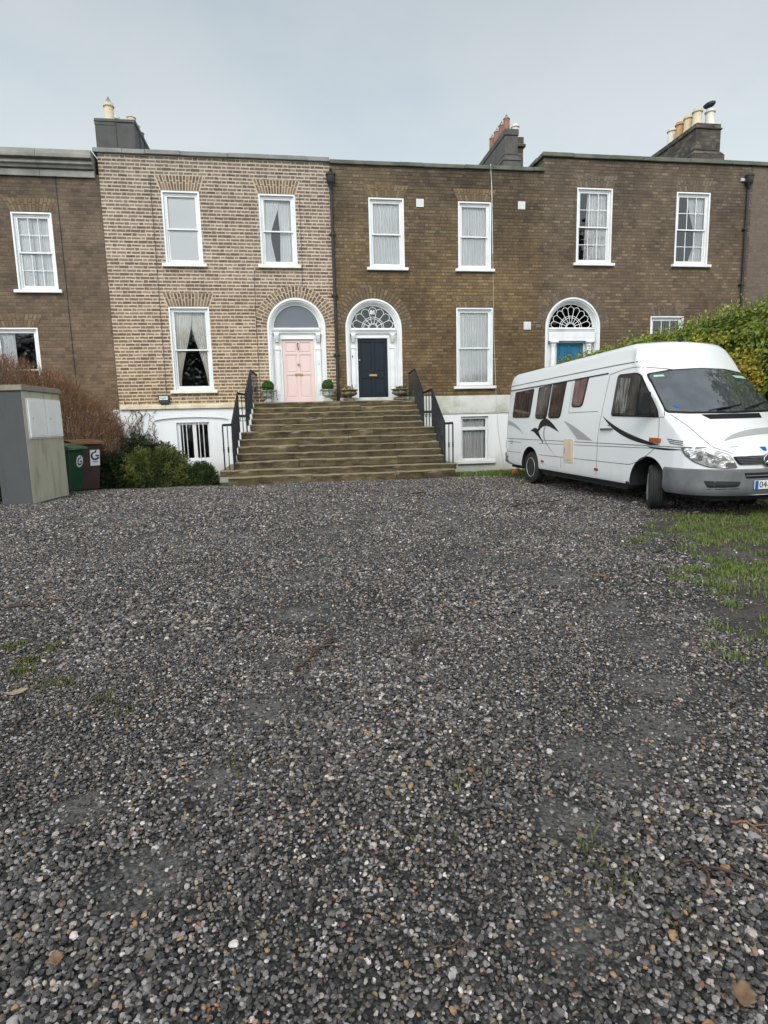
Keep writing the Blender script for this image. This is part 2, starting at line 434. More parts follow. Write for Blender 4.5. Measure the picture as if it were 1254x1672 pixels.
def shell(mb, x0, x1, z0, z1, holes, y=FY, back=8.0, depth=0.34):
    """back, sides, top and bottom of the house and the inner skin of the front wall"""
    mb.add([(x0, y, z0), (x0, y + back, z0), (x0, y + back, z1), (x0, y, z1)], [(0, 1, 2, 3)], 0)
    mb.add([(x1, y, z0), (x1, y + back, z0), (x1, y + back, z1), (x1, y, z1)], [(0, 1, 2, 3)], 0)
    mb.add([(x0, y + back, z0), (x1, y + back, z0), (x1, y + back, z1), (x0, y + back, z1)], [(0, 1, 2, 3)], 0)
    e = 0.02
    loops = [rect(x0 + e, x1 - e, z0 + e, z1 - .3)] + holes
    tris = tessellate_polygon([[Vector((p[0], p[1], 0)) for p in lp] for lp in loops])
    flat = [p for lp in loops for p in lp]
    mb.add([(p[0], y + depth, p[1]) for p in flat], [tuple(t) for t in tris], 1)
    a, b2 = y + depth, y + 4.2
    mb.add([(x0 + e, a, z0 + e), (x1 - e, a, z0 + e), (x1 - e, b2, z0 + e), (x0 + e, b2, z0 + e),
            (x0 + e, a, z1 - .3), (x1 - e, a, z1 - .3), (x1 - e, b2, z1 - .3), (x0 + e, b2, z1 - .3)],
           [(0, 1, 2, 3), (4, 5, 6, 7), (3, 2, 6, 7), (0, 3, 7, 4), (1, 2, 6, 5)], 1)
    for zf in (2.12, 5.55):
        mb.add([(x0 + e, a, zf), (x1 - e, a, zf), (x1 - e, b2, zf), (x0 + e, b2, zf)], [(0, 1, 2, 3)], 1)

def curtain(x0, x1, z0, z1, mat, parent, off, y, fl=None, fr=None, pleat=0.075, amp=0.018, seed=0):
    """a hanging cloth between left edge fl(t) and right edge fr(t), t = 0 top .. 1 bottom, as fractions of the width"""
    fl = fl or (lambda t: 0.0); fr = fr or (lambda t: 1.0)
    w = x1 - x0
    nu = max(12, int(w * abs(fr(0) - fl(0)) / pleat * 7))
    def P(u, v):
        a, b = fl(v), fr(v)
        x = x0 + w * (a + (b - a) * u)
        ph = 2 * PI * u * w * abs(fr(0) - fl(0)) / pleat + 1.2 * math.sin(u * 9 + seed) + .3 * math.sin(v * 5 + u * 20 + seed)
        return (x, y + amp * math.sin(ph) + .006 * math.sin(ph * 2.3 + seed), z1 - (z1 - z0) * v)
    mb = MB(); mb.grid(P, nu, 12)
    return mb.build('curtain', mat, parent, off, smooth=180, fixn=False)

def tied(edge, tie=0.62, wtop=0.5, wtie=0.16, wbot=0.24):
    def w(t):
        if t <= tie:
            k = t / tie; return wtop + (wtie - wtop) * (k * k * (3 - 2 * k))
        k = (t - tie) / (1 - tie); return wtie + (wbot - wtie) * k
    return (lambda t: 0.0, w) if edge == 'l' else ((lambda t: 1 - w(t)), (lambda t: 1.0))

def sash_window(house, off, x0, x1, z0, z1, bars=None, sill=True, sillw=0.10, sillh=0.105, label=None, rim=0.045, sill_mat='white', mid=0.5):
    """plaster reveal lining, two sliding sashes, glass, sill; bars=(columns, rows per sash)"""
    mb = MB()
    yf, yb = FY - 0.006, FY + 0.17
    mb.box(x0, x0 + rim, yf, yb, z0, z1); mb.box(x1 - rim, x1, yf, yb, z0, z1); mb.box(x0 + rim, x1 - rim, yf, yb, z1 - rim, z1)
    xa, xb, zb = x0 + rim, x1 - rim, z1 - rim
    # sash box set back in the reveal
    mb.box(xa, xa + .05, FY + .06, FY + .18, z0, zb); mb.box(xb - .05, xb, FY + .06, FY + .18, z0, zb)
    mb.box(xa + .05, xb - .05, FY + .06, FY + .18, zb - .05, zb); mb.box(xa + .05, xb - .05, FY + .06, FY + .18, z0, z0 + .04)
    w = mb.build('window', M['white'], house, off, bevel=.004)
    if label: w['label'] = label
    xa += .05; xb -= .05; za, zc = z0 + .04, zb - .05
    zm = za + (zc - za) * mid
    for (a, b, y, low) in ((zm - .02, zc, FY + .072, 0), (za, zm + .02, FY + .112, 1)):
        s = MB(); st = .045; rail = .075 if low else .045
        s.box(xa, xa + st, y, y + .036, a, b); s.box(xb - st, xb, y, y + .036, a, b)
        s.box(xa + st, xb - st, y, y + .036, b - (.04 if low else st), b); s.box(xa + st, xb - st, y, y + .036, a, a + (rail if low else .04))
        if bars:
            nx, nz = bars
            for i in range(1, nx):
                xx = xa + st + (xb - xa - 2 * st) * i / nx
                s.box(xx - .011, xx + .011, y + .004, y + .032, a + .04, b - .04)
            for k in range(1, nz):
                zz = a + .04 + (b - a - .08) * k / nz
                s.box(xa + st, xb - st, y + .006, y + .030, zz - .011, zz + .011)
        s.build('sash', M['white'], w, (0, 0, 0) if False else off, bevel=.003)
        g = MB()
        g.add([(xa + st * .5, y + .018, a + .02), (xb - st * .5, y + .018, a + .02), (xb - st * .5, y + .018, b - .02), (xa + st * .5, y + .018, b - .02)], [(0, 1, 2, 3)])
        g.build('pane', M['glass'], w, off, fixn=False)
    if sill:
        s = MB(); s.hexa([(x0 - sillw, FY - .10, z0 - sillh), (x1 + sillw, FY - .10, z0 - sillh), (x0 - sillw, FY + .10, z0 - sillh), (x1 + sillw, FY + .10, z0 - sillh),
                          (x0 - sillw, FY - .10, z0 - .018), (x1 + sillw, FY - .10, z0 - .018), (x0 - sillw, FY + .10, z0 - .001), (x1 + sillw, FY + .10, z0 - .001)])
        s.build('sill', M[sill_mat], w, off, bevel=.008)
    return w, (xa, xb, za, zc)

def jack_arch(house, off, x0, x1, z, h, mb_mat, mo_mat, n=13, splay=.17, label=None):
    """flat arch of splayed bricks over an opening"""
    a = MB()
    if mo_mat:
        a.prism([(x0 - .03, z), (x1 + .03, z), (x1 + splay + .02, z + h), (x0 - splay - .02, z + h)], FY - .004, FY + .02, 'y', 0)
    g = .15 if mo_mat else .08
    for i in range(n):
        u0, u1 = (i + g) / n, (i + 1 - g) / n
        cut = .5 if i % 2 else .66
        for (t0, t1) in ((0.02, cut - .03), (cut + .03, .985)):
            def X(u, t): return (x0 - splay * t) + (x1 - x0 + 2 * splay * t) * u
            q = [(X(u0, t0), z + h * t0), (X(u1, t0), z + h * t0), (X(u1, t1), z + h * t1), (X(u0, t1), z + h * t1)]
            a.prism(q, FY - .009, FY + .01, 'y', 1)
    o = a.build('brick_arch', [mo_mat or mb_mat, mb_mat], house, off)
    return o

def round_arch(house, off, c, zs, r, w, mb_mat, mo_mat, n=33, g=.16):
    a = MB()
    if mo_mat:
        N = 40
        a.ringprism([(c + (r + w) * math.cos(PI * i / N), zs + (r + w) * math.sin(PI * i / N)) for i in range(N + 1)],
                    [(c + r * math.cos(PI * i / N), zs + r * math.sin(PI * i / N)) for i in range(N + 1)], FY - .004, FY + .02, 0)
    for i in range(n):
        a0, a1 = PI * (i + g) / n, PI * (i + 1 - g) / n
        cut = .42 if i % 2 else .6
        for (t0, t1) in ((.03, cut - .04), (cut + .04, .97)):
            q = []
            for (aa, t) in ((a0, t0), (a1, t0), (a1, t1), (a0, t1)):
                q.append((c + (r + w * t) * math.cos(aa), zs + (r + w * t) * math.sin(aa)))
            a.prism(q, FY - .009, FY + .01, 'y', 1)
    return a.build('brick_arch', [mo_mat or mb_mat, mb_mat], house, off)

def doorway(house, off, x0, x1, zs, dx0, dx1, dz0, dz1, paint, style, glass='plain', petals=7, number=None):
    """arched doorcase: moulded outer arch, fanlight, entablature, consoles or columns, panelled door"""
    c, r = (x0 + x1) / 2, (x1 - x0) / 2
    N = 36
    def ring(rr, base=dz0):
        return [(c + rr, base)] + [(c + rr * math.cos(PI * i / N), zs + rr * math.sin(PI * i / N)) for i in range(N + 1)] + [(c - rr, base)]
    s = MB()
    # reveal lining with stepped mouldings
    s.ringprism(ring(r + .01), ring(r - .05), FY - .012, FY + .16)
    s.ringprism(ring(r - .05), ring(r - .095), FY + .03, FY + .20)
    s.ringprism(ring(r - .095), ring(r - .13), FY + .085, FY + .22)
    rin = r - .13
    ztr = zs - .02            # top of the transom
    yb = FY + .17
    # entablature (three stepped mouldings)
    s.box(c - rin, c + rin, FY + .055, yb + .05, zs - .045, zs - .001)
    s.box(c - rin, c + rin, FY + .085, yb + .05, zs - .085, zs - .045)
    s.box(c - rin, c + rin, FY + .12, yb + .05, zs - .14, zs - .085)
    # lintel and side panels
    s.box(c - rin, c + rin, yb, yb + .06, dz1 + .02, zs - .14)
    s.box(dx0 - .06, dx1 + .06, yb - .02, yb, dz1 + .015, dz1 + .06)
    for (a, b) in ((c - rin, dx0 - .001), (dx1 + .001, c + rin)):
        s.box(a, b, yb, yb + .06, dz0, dz1 + .02)
    # door frame bead
    s.box(dx0 - .035, dx0 - .001, yb - .018, yb, dz0, dz1 + .015); s.box(dx1 + .001, dx1 + .035, yb - .018, yb, dz0, dz1 + .015)
    # skirting blocks
    s.box(c - rin, dx0 - .04, yb - .03, yb, dz0, dz0 + .22); s.box(dx1 + .04, c + rin, yb - .03, yb, dz0, dz0 + .22)
    d = s.build('doorcase', M['white'], house, off, bevel=.004)
    # pilasters / columns
    wl = (dx0 - (c - rin)); 
    for sx, pc in ((-1, dx0 - .035 - .11), (1, dx1 + .035 + .11)):
        if style == 'console':
            p = MB(); pz = dz1 - .27
            p.box(pc - .07, pc + .07, yb - .045, yb, dz0 + .22, pz - .03); p.box(pc - .045, pc + .045, yb - .055, yb - .045, dz0 + .32, pz - .12)
            p.box(pc - .085, pc + .085, yb - .065, yb, pz - .03, pz)
            p.build('pilaster', M['white'], d, off, bevel=.004)
            k = MB(); top = zs - .14
            prof = []
            for i in range(17):  # scrolled bracket seen from the side (y, z)
                t = i / 16
                prof.append((yb - .035 - .13 * (1 - t) ** 1.4 - .035 * math.sin(t * PI * 2.2) * (1 - .3 * t), top - .03 - (top - .03 - pz) * t))
            poly = [(yb, top - .03)] + prof + [(yb, pz)]
            k.prism(poly, pc - .06, pc + .06, 'x')
            k.box(pc - .08, pc + .08, FY + .01, yb, top - .03, top)
            for j in range(6):
                zz = top - .07 - j * .035
                k.box(pc - .066 + .006 * j, pc + .066 - .006 * j, yb - .185 + .014 * j, yb - .02, zz - .012, zz + .008)
            k.build('console', M['white'], d, off, bevel=.003)
        else:
            p = MB(); zt = dz1 + .02
            p.lathe([(.115, dz0), (.115, dz0 + .08), (.10, dz0 + .12), (.09, dz0 + .16), (.092, zt - .6), (.082, zt - .12), (.10, zt - .10), (.10, zt - .07), (.085, zt - .06), (.115, zt - .02), (.125, zt)], (pc, yb - .06, 0), 22)
            p.box(pc - .14, pc + .14, yb - .19, yb, zt + .001, zt + .045)
            p.build('column', M['white'], d, off, smooth=40)
    if style != 'console':
        p = MB(); zt = dz1 + .066
        p.box(c - rin, c + rin, yb - .15, yb, zt, zs - .14)
        p.build('entablature', M['white'], d, off, bevel=.004)
    # fanlight
    rf = rin - .03
    f = MB()
    yg = FY + .18
    f.ringprism([(c + (rin) * math.cos(PI * i / N), zs + (rin) * math.sin(PI * i / N)) for i in range(N + 1)],
                [(c + (rf - .02) * math.cos(PI * i / N), zs + (rf - .02) * math.sin(PI * i / N)) for i in range(N + 1)], yg - .03, yg + .03)
    f.box(c - rin, c + rin, yg - .03, yg + .03, zs, zs + .03)
    if glass != 'plain':
        zb = zs + .03; RR = rf - .02; r1, r2, r0 = RR * .50, RR * .42, RR * .22
        def A(rr, n=22): return [(c + rr * math.cos(PI * i / n), yg - .012, zb + rr * math.sin(PI * i / n) * (RR - .03) / RR) for i in range(n + 1)]
        for rr in (r1, r2, r0, r0 * .8): f.tube(A(rr), .0095, 5)
        for i in range(petals + 1):
            a = PI * i / petals
            if 0 < i < petals:
                f.tube([(c + q * math.cos(a), yg - .012, zb + q * math.sin(a) * (RR - .03) / RR) for q in (r0, RR * .78)], .0095, 5)
        for i in range(petals):
            a0, a1 = PI * i / petals, PI * (i + 1) / petals; am = (a0 + a1) / 2
            pts = []
            hw = RR * .78 * math.sin((a1 - a0) / 2)
            for k in range(13):
                th = PI * k / 12
                rad = RR * .78 * math.cos((a1 - a0) / 2) + hw * .98 * math.sin(th); lat = -hw * math.cos(th)
                x = rad * math.cos(am) - lat * math.sin(am); z = rad * math.sin(am) + lat * math.cos(am)
                pts.append((c + x, yg - .012, zb + max(0, z) * (RR - .03) / RR))
            f.tube(pts, .0105, 5)
            f.tube([(c + q * math.cos(am), yg - .012, zb + q * math.sin(am) * (RR - .03) / RR) for q in (RR * .94, RR * 1.0)], .01, 5)
    fo = f.build('fanlight', M['white'], house, off, bevel=None)
    g = MB(); g.prism([(c + rf * math.cos(PI * i / N), zs + .02 + rf * math.sin(PI * i / N)) for i in range(N + 1)], yg + .004, yg + .008)
    g.build('pane', M['dull_glass'] if glass == 'plain' else M['fan_glass'], fo, off)
    if number:
        text_mesh(number, .165, .014, lambda u, v, w: (c + u, yg - .02 - w, zs + rf * .70 + v), M['white'], 'house_number', fo, bold=.009, off=off)
    # door leaf
    yd = yb + .03
    dm = MB(); w = dx1 - dx0; h = dz1 - dz0
    dm.box(dx0, dx1, yd + .022, yd + .05, dz0, dz1)
    if style == 'six' or paint == 'pink': rows = [(.075, .44), (.475, .765), (.80, .965)]
    elif paint == 'navy': rows = [(.09, .37), (.47, .95)]
    else: rows = [(.075, .40), (.46, .965)]
    cols = [(.10, .455), (.545, .90)]
    # stiles and rails standing proud of the panels
    xs = [0, cols[0][0], cols[0][1], cols[1][0], cols[1][1], 1]
    for (a, b) in ((0, .10), (.455, .545), (.90, 1)):
        dm.box(dx0 + w * a, dx0 + w * b, yd, yd + .022, dz0, dz1)
    zsr = [0] + [q for rr in rows for q in rr] + [1]
    for i in range(0, len(zsr), 2):
        for (a, b) in ((.10, .455), (.545, .90)):
            dm.box(dx0 + w * a, dx0 + w * b, yd + .001, yd + .022, dz0 + h * zsr[i], dz0 + h * zsr[i + 1])
    for (z0_, z1_) in rows:   # raised field in each panel
        for (a, b) in cols:
            e = .035
            dm.box(dx0 + w * a + e, dx0 + w * b - e, yd + .010, yd + .022, dz0 + h * z0_ + e, dz0 + h * z1_ - e)
    do = dm.build('door', M[paint], house, off, bevel=.006)
    lb = MB(); zl = dz0 + h * (.445 if paint == 'pink' else .415); cx = (dx0 + dx1) / 2
    lb.box(cx - .12, cx + .12, yd - .012, yd, zl - .028, zl + .035); lb.box(cx - .085, cx + .085, yd - .017, yd - .012, zl - .012, zl + .018)
    if paint != 'blue':
        lb.build('letterbox', M['brass'], do, off, bevel=.003)
    if paint == 'pink':
        k = MB(); k.lathe([(.0, 0), (.03, .0), (.034, .015), (.022, .03), (.036, .05), (.03, .068), (0, .072)], (0, 0, 0), 14, 'y')
        k.v = [(p[0] + cx, yd - p[1], p[2] + dz0 + h * .61) for p in k.v]; k.build('door_knob', M['brass'], do, off, smooth=50)
        k = MB(); zk = dz0 + h * .90
        k.tube([(cx, yd - .02, zk + .07), (cx - .02, yd - .035, zk + .03), (cx, yd - .04, zk - .02), (cx + .012, yd - .035, zk - .07), (cx, yd - .03, zk - .10)], [.016, .014, .012, .016, .02], 8)
        k.lathe([(0, 0), (.024, 0), (.024, .02), (0, .022)], (0, 0, 0), 10, 'y'); 
        k.v = [(p[0] + (cx if abs(p[0]) < .1 and p[2] < .1 else 0), p[1] if p[1] > 5 else yd - p[1], p[2] if p[2] > .5 else p[2] + zk + .08) for p in k.v]
        k.build('door_knocker', M['black_iron'], do, off, smooth=50)
    if paint == 'navy':
        k = MB(); k.lathe([(.0, 0), (.02, 0), (.022, .012), (.012, .02), (0, .024)], (0, 0, 0), 12, 'y')
        k.v = [(p[0] + dx0 + .05, yd - p[1], p[2] + dz0 + h * .66) for p in k.v]; k.build('lock', M['chrome'], do, off, smooth=50)
        k = MB(); k.box(dx0 - .19, dx0 - .16, yb - .065, yb - .056, dz0 + h * .70, dz0 + h * .735); k.build('bell_push', M['black_plastic'], d, off)
    if paint == 'pink':
        k = MB(); k.box(dx1 + .115, dx1 + .15, yb - .07, yb - .056, dz0 + h * .60, dz0 + h * .67); k.build('bell_push', M['chrome'], d, off)
    th = MB(); th.box(c - rin, c + rin, FY - .02, yb + .05, dz0 - .06, dz0 - .001); th.build('threshold', M['cornice'], d, off, bevel=.006)
    return d

def chimney_pot(parent, off, x, y, z, r, h, mat, kind='rim', name='chimney_pot'):
    p = MB()
    if kind == 'rim':
        p.lathe([(r * 1.15, z - .03), (r * 1.12, z + .06), (r, z + .10), (r * .92, z + h * .78), (r * 1.16, z + h * .80), (r * 1.18, z + h * .86), (r * .95, z + h * .88), (r * .92, z + h), (r * .75, z + h), (r * .72, z + h * .7)], (x, y, 0), 18)
    else:
        p.lathe([(r * 1.1, z - .03), (r * 1.05, z + .06), (r, z + .1), (r * .95, z + h * .97), (r * 1.08, z + h * .975), (r * 1.08, z + h), (r * .8, z + h), (r * .75, z + h * .7)], (x, y, 0), 18)
    o = p.build(name, mat, parent, off, smooth=40)
    return o

def cowl(pot, off, x, y, z, r, h, wire=False):
    c = MB()
    n = 4
    for i in range(n):
        a = 2 * PI * i / n + .4
        c.tube([(x + r * math.cos(a), y + r * math.sin(a), z - .02), (x + r * .08 * math.cos(a), y + r * .08 * math.sin(a), z + h)], .012, 5)
    c.lathe([(r * 1.02, z - .015), (r * 1.02, z + .02)], (x, y, 0), 14)
    c.lathe([(.03, z + h - .03), (0, z + h + .03)], (x, y, 0), 8)
    return c.build('cowl', M['zinc'], pot, off)
# ---- house with the cornice (far left)
hA = thing('terraced_house', 'brown brick house with a projecting stone cornice, leftmost of the terrace', 'house', (-7.2, FY, 0), group='houses of the terrace')
oA = (-7.2, FY, 0)
A1, A2 = (-7.33, -6.27, 5.42, 7.475), (-8.13, -6.945, 2.1, 4.375)
w = MB(); wall_with_holes(w, -16, -4.93, 2.0, 8.5, [rect(*A1), rect(*A2)])
shell(w, -16, -4.93, -.6, 8.9, [rect(*A1), rect(*A2)])
w.build('wall', [M['brick_left'], M['room']], hA, oA)
b = MB(); b.add([(-16, FY - .01, -.6), (-4.93, FY - .01, -.6), (-4.93, FY - .01, 2.0), (-16, FY - .01, 2.0)], [(0, 1, 2, 3)]); b.box(-16, -4.935, FY - .03, FY, 1.93, 2.03)
b.build('basement_wall', M['white_plaster'], hA, oA)
cn = MB()
for (x0, x1) in ((-16, -8.3), (-8.295, -6.45), (-6.445, -5.02)):
    cn.box(x0, x1, FY - .07, FY + .3, 8.40, 8.56)
    cn.prism([(FY - .07, 8.60), (FY - .12, 8.60), (FY - .15, 8.66), (FY - .22, 8.69), (FY - .22, 8.74), (FY + .3, 8.74), (FY + .3, 8.60)], x0, x1, 'x')
    cn.box(x0, x1, FY - .04, FY + .3, 8.5605, 8.5995)
    cn.prism([(FY - .04, 8.7405), (FY - .17, 8.7405), (FY - .17, 8.79), (FY - .30, 8.82), (FY - .30, 8.90), (FY - .25, 9.04), (FY + .4, 9.06), (FY + .4, 8.7405)], x0, x1, 'x')
cn.build('cornice', M['cornice'], hA, oA, bevel=.008)
rf = MB(); rf.box(-16, -4.95, FY + .42, FY + 8, 8.55, 8.95); rf.build('roof', M['slate'], hA, oA)
wA, i = sash_window(hA, oA, *A1, bars=(3, 2))
curtain(i[0] + .02, i[1] - .02, i[2], i[3], M['curtain'], wA, oA, FY + .17, lambda t: 0, lambda t: .42, .06, .012, 3)
curtain(i[0] + .02, i[1] - .02, i[2], i[3], M['curtain_grey'], wA, oA, FY + .21, None, None, .10, .014, 13)  # second cloth added to give the panes their grey reflected tone
wA, i = sash_window(hA, oA, *A2, bars=None)
curtain(i[0] + .02, i[1] - .02, i[2], i[3], M['curtain'], wA, oA, FY + .17, lambda t: 0, lambda t: .40, .09, .014, 4)
jack_arch(hA, oA, A1[0], A1[1], A1[3] + .01, .36, M['vous_brown'], None)
jack_arch(hA, oA, A2[0], A2[1], A2[3] + .01, .36, M['vous_brown'], None)
k = MB(); k.tube([(-6.07, FY - .012, 8.38), (-6.06, FY - .014, 5.5), (-6.05, FY - .012, 2.3)], .008, 5); k.build('cable', M['pipe'], hA, oA)

# ---- tan house with the pink door
hT = thing('terraced_house', 'tan brick house with thick pale mortar and a pink front door', 'house', (-1.7, FY, 0), group='houses of the terrace')
oT = (-1.7, FY, 0)
T1, T2, T3 = (-3.29, -2.24, 6.175, 8.15), (-.57, .488, 6.175, 8.145), (-3.325, -2.17, 2.57, 4.96)
TB = (-3.355, -2.395, .46, 1.605)
Td = (-.5, 1.23); Tz = 4.36
holes = [rect(*T1), rect(*T2), rect(*T3), arch(Td[0], Td[1], 2.149, Tz)]
w = MB(); wall_with_holes(w, -4.92, 1.54, 2.08, 9.07, holes)
shell(w, -4.92, 1.54, -.6, 9.07, holes + [rect(*TB)])
w.build('wall', [M['brick_tan'], M['room']], hT, oT)
b = MB(); rec = [(-4.0, -.55), (-1.8, -.55)] + [(-2.9 + 1.1 * math.cos(PI * t / 16), 1.655 + .105 * math.sin(PI * t / 16)) for t in range(17)]
wall_with_holes(b, -4.92, 1.54, -.6, 2.08, [rec], FY - .012, .06)
tri = tessellate_polygon([[Vector((p[0], p[1], 0)) for p in lp] for lp in (rec, rect(*TB))]); flat = rec + rect(*TB)
b.add([(p[0], FY + .046, p[1]) for p in flat], [tuple(t) for t in tri])
lp = rect(*TB); b.add([(p[0], FY + .046, p[1]) for p in lp] + [(p[0], FY + .30, p[1]) for p in lp], [(q, (q + 1) % 4, 4 + (q + 1) % 4, 4 + q) for q in range(4)])
b.build('basement_wall', M['white_plaster'], hT, oT)
st = MB()
for (x0, x1) in ((-4.9, -3.6), (-3.597, -2.2), (-2.197, -.9)): st.hexa([(x0, FY - .09, 2.015), (x1, FY - .09, 2.015), (x0, FY, 2.015), (x1, FY, 2.015), (x0, FY - .09, 2.13), (x1, FY - .09, 2.13), (x0, FY, 2.15), (x1, FY, 2.15)])
st.build('string_course', M['string'], hT, oT, bevel=.012)
cp = MB(); x = -5.02
for k, ln in enumerate((.78, .62, .95, 1.3, 1.05, 1.2, .66)):
    dz = random.uniform(-.008, .008); cp.box(x, min(x + ln - .006, 1.535), FY - .085, FY + .38, 9.075 + dz, 9.195 + dz); x += ln
cp.build('coping', M['coping'], hT, oT, bevel=.012)
rf = MB(); rf.box(-4.9, 1.5, FY + .42, FY + 8, 8.6, 9.0); rf.build('roof', M['slate'], hT, oT)
# windows
wT, i = sash_window(hT, oT, *T1, sill_mat='cream_sill')
s = MB(); s.box(i[0], i[1], FY + .152, FY + .157, i[2], i[3]); s.box(i[0], i[1], FY + .15, FY + .165, i[2] + .9, i[2] + .925); s.build('roller_blind', M['blind'], wT, oT)
wT, i = sash_window(hT, oT, *T2, sill_mat='cream_sill')
for e, tp, sd in (('l', .60, 1), ('r', .58, 2)):
    f = tied(e, tp, .56 if e == 'l' else .50, .24 if e == 'l' else .44, .40 if e == 'l' else .48)
    curtain(i[0], i[1], i[2], i[3], M['curtain'], wT, oT, FY + .165 + .03 * sd, f[0], f[1], .07, .016, sd)
wT, i = sash_window(hT, oT, *T3, sill_mat='cream_sill')
for e, sd in (('l', 1), ('r', 2)):
    f = tied(e, 1.0, .54, .10, .10)
    curtain(i[0], i[1], i[2], i[3], M['curtain_warm'], wT, oT, FY + .165 + .03 * sd, f[0], f[1], .08, .018, sd + 5)
# barred basement window
mbw = MB(); x0, x1, z0, z1 = TB
mbw.box(x0, x0 + .10, FY + .12, FY + .2, z0, z1); mbw.box(x1 - .06, x1, FY + .12, FY + .2, z0, z1); mbw.box(x0 + .1, x1 - .06, FY + .12, FY + .2, z1 - .07, z1); mbw.box(x0 + .1, x1 - .06, FY + .12, FY + .2, z0, z0 + .07)
xm = (x0 + x1) / 2 + .03; mbw.box(xm - .055, xm + .055, FY + .12, FY + .2, z0 + .07, z1 - .07)
wb = mbw.build('window', M['white'], hT, oT, bevel=.006)
for xx in (x0 + .175, x0 + .285, xm + .14, xm + .265):
    q = MB(); q.tube([(xx, FY + .09, z0), (xx, FY + .09, z1)], .013, 8); q.build('window_bar', M['white'], wb, oT)
for (a, c) in ((x0 + .08, xm - .04), (xm + .04, x1 - .04)):
    g = MB(); g.add([(a, FY + .16, z0 + .05), (c, FY + .16, z0 + .05), (c, FY + .16, z1 - .05), (a, FY + .16, z1 - .05)], [(0, 1, 2, 3)]); g.build('pane', M['glass'], wb, oT, fixn=False)
for W in (T1, T2, T3): jack_arch(hT, oT, W[0], W[1], W[3] + .012, .37 if W is not T1 else .40, M['vous_tan'], M['mortar_tan'], 14, .14)
round_arch(hT, oT, .365, Tz, .882, .34, M['vous_tan'], M['mortar_tan'], 34)
doorway(hT, oT, Td[0], Td[1], Tz, -.097, .866, 2.16, 4.03, 'pink', 'console')
# alarm box on the band
ab = MB(); ab.prism([(-3.80, 2.40), (-3.76, 2.17), (-3.50, 2.17), (-3.475, 2.22), (-3.47, 2.39), (-3.50, 2.42), (-3.64, 2.43), (-3.77, 2.42)], FY - .12, FY, 'y')
abo = ab.build('alarm_box', M['black_plastic'], hT, oT, bevel=.015, seg=2)
lbm = MB(); lbm.box(-3.755, -3.51, FY - .126, FY - .121, 2.285, 2.39); pl = lbm.build('label_panel', M['label_white'], abo, oT)
q = MB()
for k in range(9): q.box(-3.735 + k * .022, -3.72 + k * .022 + .004 * (k % 2), FY - .130, FY - .1265, 2.325 + .004 * (k % 3), 2.352 - .003 * (k % 2))
q.box(-3.66, -3.63, FY - .130, FY - .1265, 2.30, 2.316); q.build('printed_mark', M['ink'], abo, oT)
k = MB(); k.tube([(-3.56, FY - .012, 8.5), (-3.55, FY - .014, 6.3), (-3.55, FY - .012, 2.45)], .007, 5); k.build('cable', M['pipe'], hT, oT)
k = MB(); k.tube([(-.62, FY - .012, 6.05), (-.80, FY - .012, 6.0), (-.82, FY - .012, 4.2), (-.80, FY - .012, 2.3)], .007, 5); k.build('cable', M['pipe'], hT, oT)
k = MB(); k.tube([(.62, FY - .012, 8.1), (.62, FY - .012, 6.3), (.60, FY - .012, 5.55)], .006, 5); k.build('cable', M['pipe'], hT, oT)
# lead clad chimney on the party wall
ch = MB(); Y0, Y1 = 20.0, 23.2
ch.box(-5.17, -4.07, Y0, Y1, 8.6, 10.33)
ch.prism([(Y0 - .03, 10.335), (Y0 + .08, 10.46), (Y1 - .08, 10.46), (Y1 + .03, 10.335)], -5.19, -4.05, 'x')
ch.box(-5.18, -4.62, Y0 - .012, Y0 - .001, 10.24, 10.33)
for xs in (-4.60, -4.085): ch.box(xs - .016, xs + .016, Y0 - .022, Y0 - .001, 8.6, 10.33)
for ys in (20.6, 21.3, 22.0): ch.box(-4.069, -4.05, ys - .015, ys + .015, 8.6, 10.33)
cho = ch.build('chimney', M['lead'], hT, oT, bevel=.012)
p = chimney_pot(cho, oT, -4.80, 20.25, 10.44, .135, .50, M['pot_cream']); cowl(cho, oT, -4.80, 20.25, 10.93, .10, .18)
chimney_pot(cho, oT, -4.80, 20.95, 10.44, .135, .46, M['pot_white'])
chimney_pot(cho, oT, -4.22, 20.4, 10.44, .125, .20, M['pot_buff'], 'plain')
chimney_pot(cho, oT, -4.22, 20.95, 10.44, .12, .22, M['pot_white'], 'plain')
chimney_pot(cho, oT, -4.22, 21.5, 10.44, .12, .26, M['pot_terra'], 'plain')

# ---- number 81, navy door
hB = thing('terraced_house', 'brown brick house with a navy front door and 81 in its fanlight', 'house', (4.9, FY, 0), group='houses of the terrace')
oB = (4.9, FY, 0)
B1, B2, B3, BB = (2.665, 3.745, 6.155, 8.14), (5.44, 6.50, 6.15, 8.11), (5.365, 6.565, 2.565, 4.97), (5.494, 6.415, .16, 1.586)
Bd = (1.862, 3.60); Bz = 4.35
holes = [rect(*B1), rect(*B2), rect(*B3), arch(Bd[0], Bd[1], 2.149, Bz)]
w = MB(); wall_with_holes(w, 1.54, 8.2, 2.25, 9.03, holes)
shell(w, 1.541, 8.2, -.6, 9.03, holes + [rect(*BB)])
w.build('wall', [M['brick_brown'], M['room']], hB, oB)
b = MB(); wall_with_holes(b, 1.54, 8.2, -.6, 1.70, [rect(*BB)], FY - .012, .3); b.build('basement_wall', M['white_plaster'], hB, oB)
b = MB(); b.box(1.545, 8.195, FY - .03, FY, 1.72, 2.25); b.box(1.545, 8.195, FY - .045, FY, 1.68, 1.72)
b.build('band_course', M['band'], hB, oB, bevel=.01)
cp = MB(); x = 1.542
